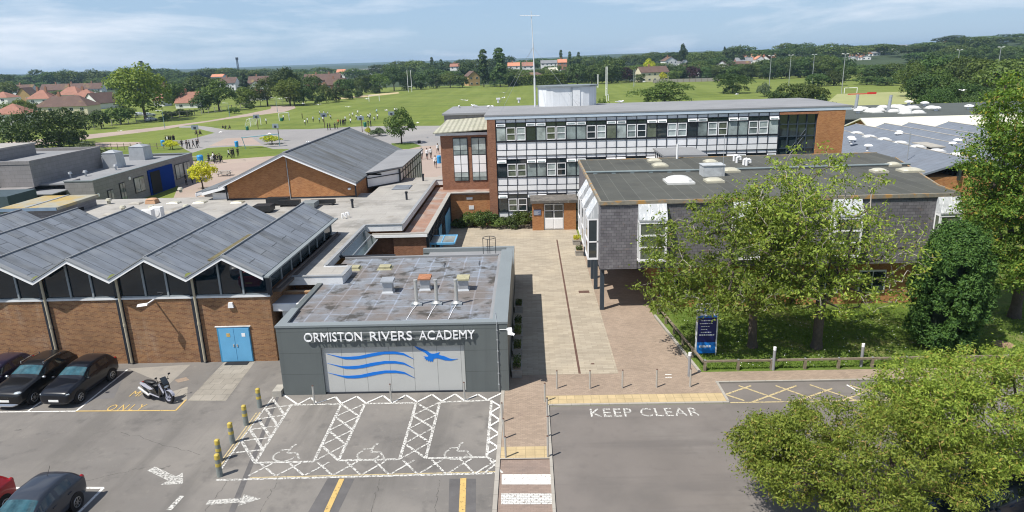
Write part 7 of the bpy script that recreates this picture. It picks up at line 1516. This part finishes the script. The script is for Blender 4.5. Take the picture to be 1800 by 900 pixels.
# skyline bands
sky_u = [-60, 0, 60, 100, 150, 230, 330, 400, 460, 520, 600, 700, 800, 860, 900, 950, 1000, 1050, 1100, 1150, 1200, 1300, 1400, 1500, 1600, 1650, 1700, 1750, 1860]
sky_v = [126, 126, 123, 118, 122, 121, 119, 117, 118, 119, 122, 113, 106, 103, 104, 103, 101, 101, 98, 94, 91, 85, 80, 78, 79, 72, 62, 62, 68]
rt = random.Random(21)
K1 = ['woodd', 'woodm1', 'woodd2', 'woodm2', 'roundd', 'woodd3', 'roundm2', 'oakd', 'woodm1', 'woodd']
for i in range(86):
    u = -50 + i * 22.3 + rt.uniform(-7, 7); v = np.interp(u, sky_u, sky_v) + rt.choice([-5, -3, -2, -1, 0, 1, 2, 4]) - (2.5 if u > 640 else 0); Y = rt.uniform(640, 900)
    tpix(rt.choice(K1), u, v, Y, rt.uniform(40, 62), 'tree in the wooded far skyline band', grp='trees of the far skyline')
for i in range(70):
    u = -50 + i * 27.3 + rt.uniform(-9, 9); v = np.interp(u, sky_u, sky_v) + rt.uniform(9, 15) + (3 if u < 700 else 0); Y = rt.uniform(500, 640)
    if 1290 < u < 1350 or 1470 < u < 1605 or 60 < u < 150 or 540 < u < 600: v += 22; Y = 500
    tpix(rt.choice(K1), u, v, Y, rt.uniform(42, 60), 'tree in the second band of woods below the skyline', grp='trees of the middle distance')
for i in range(22):
    u = 1290 + i * 25 + rt.uniform(-8, 8); v = np.interp(u, sky_u, sky_v) + 24 + rt.uniform(-2, 6); Y = rt.uniform(480, 540)
    if 1470 < u < 1600 or u < 1360: v += 8
    tpix(rt.choice(K1), u, v, Y, rt.uniform(34, 48), 'bushy tree in the dense wood right of the field', grp='trees of the wood at the right')
for i, (u, v) in enumerate(((986, 86), (1001, 89), (1017, 90), (1475 - 200, 77), (758, 99), (775, 103), (1700 - 5, 62))):
    tpix('poplar' if i < 3 or i > 3 else 'conifer', u, v, 700, 7 if i != 3 else 12, 'slim dark tree poking above the skyline, %s from the left' % ORD[[2, 3, 4, 5, 0, 1, 6][i]])
tpix('pine', 1199, 78, 560, 20, 'dark spreading pine standing above the skyline right of the white house'); tpix('conifer', 1305, 80, 640, 18, 'dark conifer in the skyline above the orange estate')
tpix('poplar', 848, 84, 440, 18, 'tall poplar left of the mast, left of the pair'); tpix('poplar', 877, 81, 430, 22, 'tall poplar left of the mast, right of the pair')
for i in range(34):   # belt of trees behind the far edge of the field
    u = 890 + i * 18.2 + rt.uniform(-5, 5); v = np.interp(u, sky_u, sky_v) + rt.uniform(13, 20) + (8 if 1120 < u < 1175 else 0)
    if 1250 < u < 1365: v += 6
    tpix(rt.choice(K1), u, v, rt.uniform(462, 490), rt.uniform(34, 50), 'tree in the belt just behind the far edge of the field', grp='belt behind the field')
for i in range(48):   # gardens between the houses
    x = rt.uniform(-300, -118); y = rt.uniform(235, 500)
    if x > -104 - (y - 190) * .12 - 14: continue
    plant(rt.choice(['bushd', 'bushm', 'roundm1', 'roundd', 'bushd2']), x, y, 0, rt.uniform(3.2, 6.2), rt.uniform(5, 9), 'garden tree or shrub among the houses at the left', 'tree', 'garden trees among the left houses')
# trees along the far edge of the field
edge = [(512, 136, 300, 44, 'roundd'), (545, 132, 330, 38, 'roundd'), (571, 144, 305, 22, 'roundm1'), (588, 146, 315, 30, 'roundl'), (628, 140, 365, 28, 'oakd'), (602, 128, 350, 40, 'oakd'), (640, 121, 400, 42, 'oakd'), (665, 125, 400, 38, 'oakm'), (690, 118, 420, 40, 'oakd'), (713, 126, 425, 34, 'roundd'), (738, 122, 430, 38, 'oakd'), (765, 126, 445, 34, 'roundd'), (790, 124, 445, 34, 'oakm'), (812, 130, 440, 26, 'roundd'), (815, 108, 520, 34, 'roundl'), (868, 122, 440, 26, 'roundd'), (893, 128, 440, 24, 'roundd')]
for k, (u, v, Y, w, kd) in enumerate(edge): tpix(kd, u, v, Y, w, 'leafy tree in the row along the far left edge of the field', grp='trees along the far left field edge')
edge = [(1015, 100, 440, 44, 'oakd'), (1040, 104, 438, 30, 'oakd'), (1075, 101, 440, 54, 'oakd'), (1050, 106, 436, 34, 'roundd')]
for k, (u, v, Y, w, kd) in enumerate(edge): tpix(kd, u, v, Y, w, 'big dense dark tree behind the rugby posts right of the plant room', grp='big dark trees right of the plant room')
tpix('purple', 1101, 114, 455, 26, 'dark copper beech left of the pale yellow house'); tpix('purple', 1218, 113, 440, 26, 'copper beech right of the pale yellow house')
tpix('yellow', 1143, 102, 520, 24, 'bright golden tree behind the pale yellow house'); tpix('yellow', 1166, 126, 432, 16, 'small golden tree in front of the pale yellow house'); tpix('roundl', 1246, 104, 640, 20, 'lime green tree above the long brown roof')
for k, (u, v, Y, w, kd) in enumerate(((1122, 130, 440, 24, 'roundd'), (1186, 120, 440, 26, 'roundm1'), (1197, 112, 520, 24, 'roundm2'), (1242, 117, 440, 26, 'roundd'), (1262, 112, 470, 30, 'oakd'), (1290, 114, 450, 28, 'roundm1'), (1312, 108, 450, 36, 'oakm'), (1318, 112, 440, 22, 'roundl'), (1342, 115, 440, 28, 'oakd'))): tpix(kd, u, v, Y, w, 'garden tree near the pale yellow house beyond the field', grp='garden trees beyond the field')
for k, (u, v, Y, w, kd) in enumerate(((1360, 104, 430, 40, 'oakd'), (1385, 99, 440, 42, 'oakd'), (1410, 97, 440, 44, 'oakd'), (1436, 96, 440, 42, 'oakd'), (1460, 100, 430, 40, 'oakm'), (1485, 110, 380, 34, 'roundm1'), (1440, 122, 330, 44, 'oakd'), (1468, 120, 330, 38, 'roundd'), (1518, 116, 380, 46, 'oakm'), (1545, 112, 370, 50, 'oakd'), (1575, 108, 370, 52, 'oakm'), (1600, 112, 330, 50, 'oakd'), (1525, 132, 330, 40, 'roundd'), (1560, 134, 320, 46, 'roundd'))): tpix(kd, u, v, Y, w, 'dense green tree around the sports pitch', grp='trees round the sports pitch')
for k, (u, v, Y, w, kd) in enumerate(((1610, 105, 240, 60, 'bushm2'), (1640, 98, 260, 70, 'oakd'), (1680, 96, 250, 70, 'oakm2'), (1660, 120, 200, 80, 'bushm2'), (1625, 128, 190, 56, 'oakd'), (1715, 100, 240, 80, 'oakd'), (1745, 92, 230, 80, 'oakm2'), (1700, 140, 175, 90, 'bushd2'), (1780, 95, 220, 90, 'oakm'), (1655, 150, 170, 60, 'bushd2'), (1760, 150, 160, 90, 'bushd2'), (1730, 190, 110, 70, 'bushm2'), (1790, 220, 90, 90, 'bushm2'))): tpix(kd, u, v, Y, w, 'thick green tree in the woodland at the right edge behind the sheds', grp='woodland at the right edge')
tpix('bushm2', 1170, 141, 235, 104, 'broad bush rising behind the long roof in front of the white house'); tpix('bushd2', 1290, 125, 292, 68, 'lone dark round tree standing on the field'); tpix('bushg', 1345, 144, 262, 24, 'grey-green bush at the corner of the pitch fence')
for k, (u, v, Y, w, kd, lb) in enumerate(((1372, 146, 215, 44, 'bushd', 'dark bush left in the clump behind the long roof'), (1402, 139, 215, 50, 'roundm1', 'taller bush in the middle of the clump behind the long roof'), (1428, 140, 205, 50, 'bushm', 'green bush right in the clump behind the long roof'), (1455, 160, 165, 50, 'bushd', 'low bush by the pitch at the end of the long roof'))): tpix(kd, u, v, Y, w, lb)
tpix('bushm', 1063, 160, 150, 22, 'small bush showing just right of the plant room')
# left side
L_ = (('oakl', 239, 113, 225, 104, 'tall bright green oak towering over the houses at the left'), ('bushd2', 90, 183, 150, 138, 'large dark round tree in front of the bungalow at the left'), ('bushd3', 8, 194, 152, 84, 'dark tree cut off by the left edge'), ('roundm1', 207, 184, 215, 46, 'pale green small tree just left of the tall oak trunk'), ('roundd', 172, 190, 200, 36, 'dark shrubby tree left of the pale green one'),
      ('oakm', 378, 143, 270, 62, 'rounded green tree right of the red bungalow'), ('roundd', 352, 160, 262, 34, 'smaller green tree overlapping the red bungalow'), ('roundm2', 306, 142, 300, 44, 'green tree between the tall oak and the red bungalow'), ('roundd', 340, 128, 380, 60, 'wide dark tree behind the red bungalow'), ('conifer', 427, 122, 430, 24, 'dark conifer between the two brown terraces'),
      ('roundl', 432, 150, 290, 46, 'light olive tree behind the curved track'), ('oakm', 465, 140, 295, 56, 'green tree at the bend of the track'), ('oakd', 497, 119, 330, 52, 'tall dark tree above the bend of the track'), ('oakl', 505, 138, 290, 50, 'bright green tree right of the track bend'), ('roundd', 530, 145, 292, 34, 'dark tree at the start of the field hedge'),
      ('bushd', 300, 190, 240, 40, 'dark hedge mass under the red bungalow'), ('bushd', 325, 188, 245, 36, 'dark hedge mass right of the first under the red bungalow'), ('bushm', 290, 208, 225, 20, 'small shrub behind the first street lamp'), ('bushm', 410, 186, 250, 22, 'shrub beside the second street lamp'), ('bushm', 438, 180, 270, 20, 'shrub at the bend below the light olive tree'),
      ('bushg', 150, 248, 118, 80, 'wide clipped grey-green shrub in front of the large dark tree'), ('bushd', 118, 214, 160, 60, 'dark shrub behind the large dark tree'), ('roundl', 38, 170, 250, 40, 'light tree between the red roofs at the left'), ('roundm1', 15, 176, 240, 46, 'green tree left of the orange roof'), ('oakm', 135, 196, 205, 40, 'green tree in front of the brown bungalow'), ('bushl', 12, 140, 480, 30, 'small light tree at the far left')) 
for kd, u, v, Y, w, lb in L_: tpix(kd if kd != 'bushl' else 'roundl', u, v, Y, w, lb)
for k, (u, v, Y) in enumerate(((610, 155, 330), (628, 152, 345), (560, 160, 300), (660, 148, 390))): tpix('bushd', u, v, Y, 20, 'dark shrub at the foot of the field-edge trees, %s from the left' % ['second', 'third', 'first', 'fourth'][k])
hg = thing('clipped_hedge', 'bright green clipped hedge beyond the field left of the mast', 'hedge', (0, 0, 0)); rgh = np.random.default_rng(8); a = W(895, 150, 446); b = W(998, 147, 446); n = 5200
c = np.stack([rgh.uniform(a.x, b.x, n), rgh.uniform(444, 448, n), rgh.uniform(.2, 5.2, n)], 1); f = rgh.integers(0, 3, n); c[f == 0, 1] = 444 + rgh.uniform(0, .5, (f == 0).sum()); c[f == 1, 2] = 4.6 + rgh.uniform(0, .8, (f == 1).sum())
c[:, 2] += (c[:, 0] - a.x) / (b.x - a.x) * 1.5 * (c[:, 2] / 5); nn = rgh.normal(size=(n, 3)) * .5 + [0, -.6, .5]; link('foliage', leaf_mesh('foliage', c, nn, .5, .35, L_hedge, rgh), hg); MB().box(a.x, b.x, 445, 447.5, 0, 4.3).obj('stems', M_bark_d, hg)
# playground trees and shrubs
tpix('oakm', 702, 194, 141, 52, 'round green tree with bare trunk on the playground island'); p = G(349, 333); tpix('yellow', 349, 281, p.y, 56, 'small bright yellow-green tree beside the grey wing')
for u, v, Y, w, lb, kd in ((302, 254, 142, 30, 'yellow shrub in front of the pupils at the left', 'yellow'), (477, 242, 147, 40, 'yellow bush showing above the hall roof', 'yellow'), (648, 238, 160, 12, 'small yellow shrub at the right slope of the hall roof', 'yellow'), (667, 236, 158, 30, 'grey-green shrub beside the small yellow one', 'bushg')): tpix(kd, u, v, Y, w, lb, 'shrub')
# shrub bed at the foot of the long block
for k, (x, y, h, w, kd) in enumerate(((-7.2, 66.2, .9, 1.8, 'bushd'), (-5.6, 66.4, 1.7, 2.6, 'bushm'), (-4.2, 65.9, 2.0, 2.4, 'bushm'), (-2.9, 65.6, 1.3, 2.2, 'bushm'), (-1.7, 65.5, 1.8, 2.2, 'bushd'), (-.6, 65.6, 2.0, 2.2, 'bushm'), (-6.4, 66.5, 1.2, 1.8, 'bushg'))):
    plant(kd, x, y, .05, h, w, 'leafy shrub in the bed at the foot of the long block, %s from the left' % ORD[[0, 2, 3, 4, 5, 6, 1][k]], 'shrub')
# ---- near trees, grown branch by branch
def centers_ellipsoid(rng, n, c, r, zmin=None, shell=.35):
    d = unit(n, rng); q = rng.uniform(shell ** 3, 1, (n, 1)) ** (1 / 3); p = np.array(c) + d * q * np.array(r)
    if zmin is not None: p[:, 2] = np.maximum(p[:, 2], zmin + rng.uniform(0, .8, n))
    return p
def near_tree(name, label, seed, base, tt, blobs, leafm, bark, twig, per, ln, spread, tip_r, cat='tree', rmax=.3, droop=.0, bare=None, wid=.42):
    t = thing(name, label, cat, base); rng = np.random.default_rng(seed)
    cs = np.concatenate([centers_ellipsoid(rng, n, c, r, zm) for n, c, r, zm in blobs]); pts, par, r, tips = skeleton(seed, base, tt, cs, tip_r, rmax=rmax)
    thr = tip_r * 2.3; branch_obj('trunk', pts, par, r, bark, t, thr, 1e9, 10); branch_obj('twigs', pts, par, r, twig, t, 0, thr)
    tipp = pts[tips]; idx = np.repeat(np.arange(len(tipp)), per)
    if bare is not None:
        keep = np.array([rng.random() > bare(tipp[i]) for i in idx]); idx = idx[keep]
    N = len(idx); sp = spread * rng.uniform(.6, 1.3, len(tipp))[idx][:, None]; off = rng.normal(size=(N, 3)) * sp * [1, 1, .55]; off[:, 2] -= droop * np.abs(off[:, :2]).sum(1)
    c = tipp[idx] + off; nn = off / (sp + 1e-6) * .5 + rng.normal(size=(N, 3)) * .7 + [0, 0, .55]; s_ = ln * rng.uniform(.6, 1.35, N)
    # short sprays of leaves along the twigs too
    link('foliage', leaf_mesh('foliage', c - np.array(base), nn, s_, s_ * wid, leafm, rng), t, Vector(base)); return t
near_tree('cherry_tree', 'green cherry tree before the slate block, behind the welcome board', 3, (12.4, 35.9, 0), (12.3, 35.9, 2.4), [(230, (10.9, 35.6, 5.6), (5.1, 3.4, 3.3), 2.2), (50, (8.0, 35.2, 3.8), (2.3, 2.0, 1.3), 2.2), (50, (12.2, 35.8, 7.4), (3.4, 2.6, 1.7), None), (60, (13.6, 35.4, 5.2), (2.0, 2.4, 2.6), 2.2), (60, (10.2, 34.8, 3.4), (4.4, 2.2, 1.2), 1.9)], L_cherry, M_bark, M_twig, 62, .10, .27, .011, bare=lambda p: .12, rmax=.24)
near_tree('cherry_tree', 'taller cherry tree before the slate block with many bare grey twigs', 5, (15.86, 35.6, 0), (15.9, 35.7, 2.8), [(260, (15.3, 35.9, 7.0), (4.4, 3.4, 4.4), 2.6), (100, (18.4, 35.6, 5.2), (3.3, 2.4, 2.8), 2.1), (60, (16.0, 34.6, 3.6), (4.2, 2.2, 1.3), 2.0), (50, (13.6, 35.8, 7.0), (2.4, 2.6, 3.0), None)], L_cherry, M_bark, M_twig, 54, .10, .27, .012, bare=lambda p: .22 + .45 * max(0, min(1, (p[0] - 15.5) / 3.5)), rmax=.27)
near_tree('olive_green_tree', 'olive-leaved tree at the bottom right, the lower left of two crowns', 7, (11.6, 19.6, 0), (11.6, 19.7, 1.2), [(330, (11.1, 20.6, 2.75), (4.3, 2.9, 1.75), .9), (60, (8.6, 21.3, 3.0), (1.8, 1.4, 1.2), 1.0)], L_willow, M_bark_d, M_twig_y, 150, .062, .20, .010, rmax=.2, wid=.36)
near_tree('olive_green_tree', 'olive-leaved tree at the bottom right, the upper right of two crowns', 8, (16.9, 21.4, 0), (16.8, 21.4, 1.7), [(430, (16.4, 22.0, 3.6), (4.6, 3.2, 2.1), 1.2), (120, (19.6, 20.2, 2.6), (2.8, 2.3, 1.8), .9), (60, (14.2, 22.7, 3.6), (1.8, 1.4, 1.4), 1.0)], L_willow, M_bark_d, M_twig_y, 140, .062, .21, .010, rmax=.24, wid=.36)
near_tree('oak_tree', 'big leafy oak with ochre branches filling the right edge of the picture', 9, (29.4, 39.6, 0), (29.3, 39.4, 4.2), [(360, (29.6, 38.8, 9.6), (5.0, 4.0, 5.6), 3.0), (110, (26.5, 38.2, 7.4), (2.4, 2.2, 4.0), 4.0), (80, (26.8, 38.0, 12.0), (2.4, 2.2, 2.8), None), (70, (27.8, 37.2, 4.2), (2.6, 1.8, 1.6), 2.2)], L_oak, M_bark, M_twig_y, 78, .10, .33, .012, rmax=.42)
# yew
yw = thing('yew_tree', 'dense dark upright yew standing on the lawn beside the slate block', 'tree', (22.6, 35.5, 0)); rgy = np.random.default_rng(12); cs = []; rs = []
for k in range(300):
    z = rgy.uniform(.3, 6.2); prof = np.interp(z, [0, 1.2, 3.2, 5.0, 6.3], [1.2, 1.5, 1.66, 1.25, .55]); a = rgy.uniform(0, 6.28); q = prof * rgy.uniform(.72, 1.0); cs.append((22.6 - (1 - z / 6.3) * .25 + q * math.cos(a), 35.5 + q * math.sin(a), z)); rs.append(rgy.uniform(.26, .5))
for k in range(110):
    z = rgy.uniform(.6, 6.0); prof = np.interp(z, [0, 1.2, 3.2, 5.0, 6.3], [1.2, 1.5, 1.66, 1.25, .55]); a = rgy.uniform(0, 6.28)
    sh_ = rgy.uniform(.0, .42)
    for j in range(3): cs.append((22.6 - (1 - z / 6.3) * .25 + (prof + sh_ + .03 * j) * math.cos(a), 35.5 + (prof + sh_) * math.sin(a), z + .26 * j)); rs.append(.25 - .055 * j)
cs = np.array(cs); rs = np.array(rs); n = 80000; idx = rgy.choice(len(cs), n, p=rs ** 2 / (rs ** 2).sum()); d = unit(n, rgy); d[:, 2] = np.abs(d[:, 2]) * .9 + d[:, 2] * .1
P_ = cs[idx] + d * rs[idx][:, None] * rgy.uniform(.75, 1.1, (n, 1)) * [1, 1, 1.35]; P_[:, 2] *= 1.06; P_[:, 0] += .25; link('foliage', leaf_mesh('foliage', P_ - [22.6, 35.5, 0], d * .8 + rgy.normal(size=(n, 3)) * .5 + [0, 0, .3], .075 * rgy.uniform(.6, 1.4, n), .035, L_yew, rgy), yw, Vector((22.6, 35.5, 0)))
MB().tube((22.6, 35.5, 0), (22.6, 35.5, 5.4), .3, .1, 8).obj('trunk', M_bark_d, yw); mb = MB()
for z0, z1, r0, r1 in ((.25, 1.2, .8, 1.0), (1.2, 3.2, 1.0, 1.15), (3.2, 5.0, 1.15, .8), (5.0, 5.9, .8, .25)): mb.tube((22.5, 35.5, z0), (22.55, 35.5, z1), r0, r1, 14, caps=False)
mb.obj('dark_core', mat('yew_inner', (.012, .022, .01), .95), yw)  # solid core added inside the foliage, coloured near-black for the crown's inner dark
# grass tufts at the lawn edge and daisies
rgg = np.random.default_rng(14); n = 26000; x = rgg.uniform(8.9, 34, n); y = 33.05 + rgg.random(n) ** 1.3 * 8.5; keep = ~((x > 25.5) & (rgg.random(n) < .4)); x = x[keep]; y = y[keep]; n = len(x)
c = np.stack([x, y, np.full(n, .05)], 1); nn = rgg.normal(size=(n, 3)); nn[:, 2] *= .25
o = link('lawn_grass', leaf_mesh('lawn_grass', c, nn, .07 * rgg.uniform(.5, 1.4, n), .02, L_hedge, rgg)); tag(o, 'tufts of mown grass on the lawn under the cherry trees', 'grass', kind='stuff')
n = 260; c = np.stack([rgg.uniform(9, 32, n), 33.1 + rgg.random(n) * 7, np.full(n, .10)], 1); o = link('daisies', leaf_mesh('daisies', c, np.tile([0, 0, 1.], (n, 1)) + rgg.normal(size=(n, 3)) * .2, .03, .03, M_white_c, rgg)); tag(o, 'small white daisies scattered over the lawn', 'flowers', kind='stuff')
p = G(1763, 606); tag(MB().tube((p.x, p.y, .02), (p.x, p.y, .06), .55, .5, 14).tube((p.x, p.y, .06), (p.x, p.y, .12), .22, .2, 10).obj('tree_stump', mat('stump', (.28, .19, .12), .95, var=.3, vs=5)), 'low brown stump in the sunny lawn right of the yew', 'stump')
# ================================================================ air
hz_ = MB().box(-7200, 7200, -120, 8000, -2, 62).obj('haze', None); hz_['kind'] = 'stuff'; hz_['label'] = 'thin summer haze lying over the far country'; hz_['category'] = 'haze'
hm = bpy.data.materials.new('haze_air'); hm.use_nodes = True; hm.node_tree.nodes.clear(); ho = hm.node_tree.nodes.new('ShaderNodeOutputMaterial'); pv = hm.node_tree.nodes.new('ShaderNodeVolumePrincipled')
pv.inputs['Color'].default_value = (.50, .74, 1, 1); pv.inputs['Density'].default_value = .00013; pv.inputs['Anisotropy'].default_value = .2; hm.node_tree.links.new(pv.outputs[0], ho.inputs['Volume'])
hz_.data.materials.clear(); hz_.data.materials.append(hm)
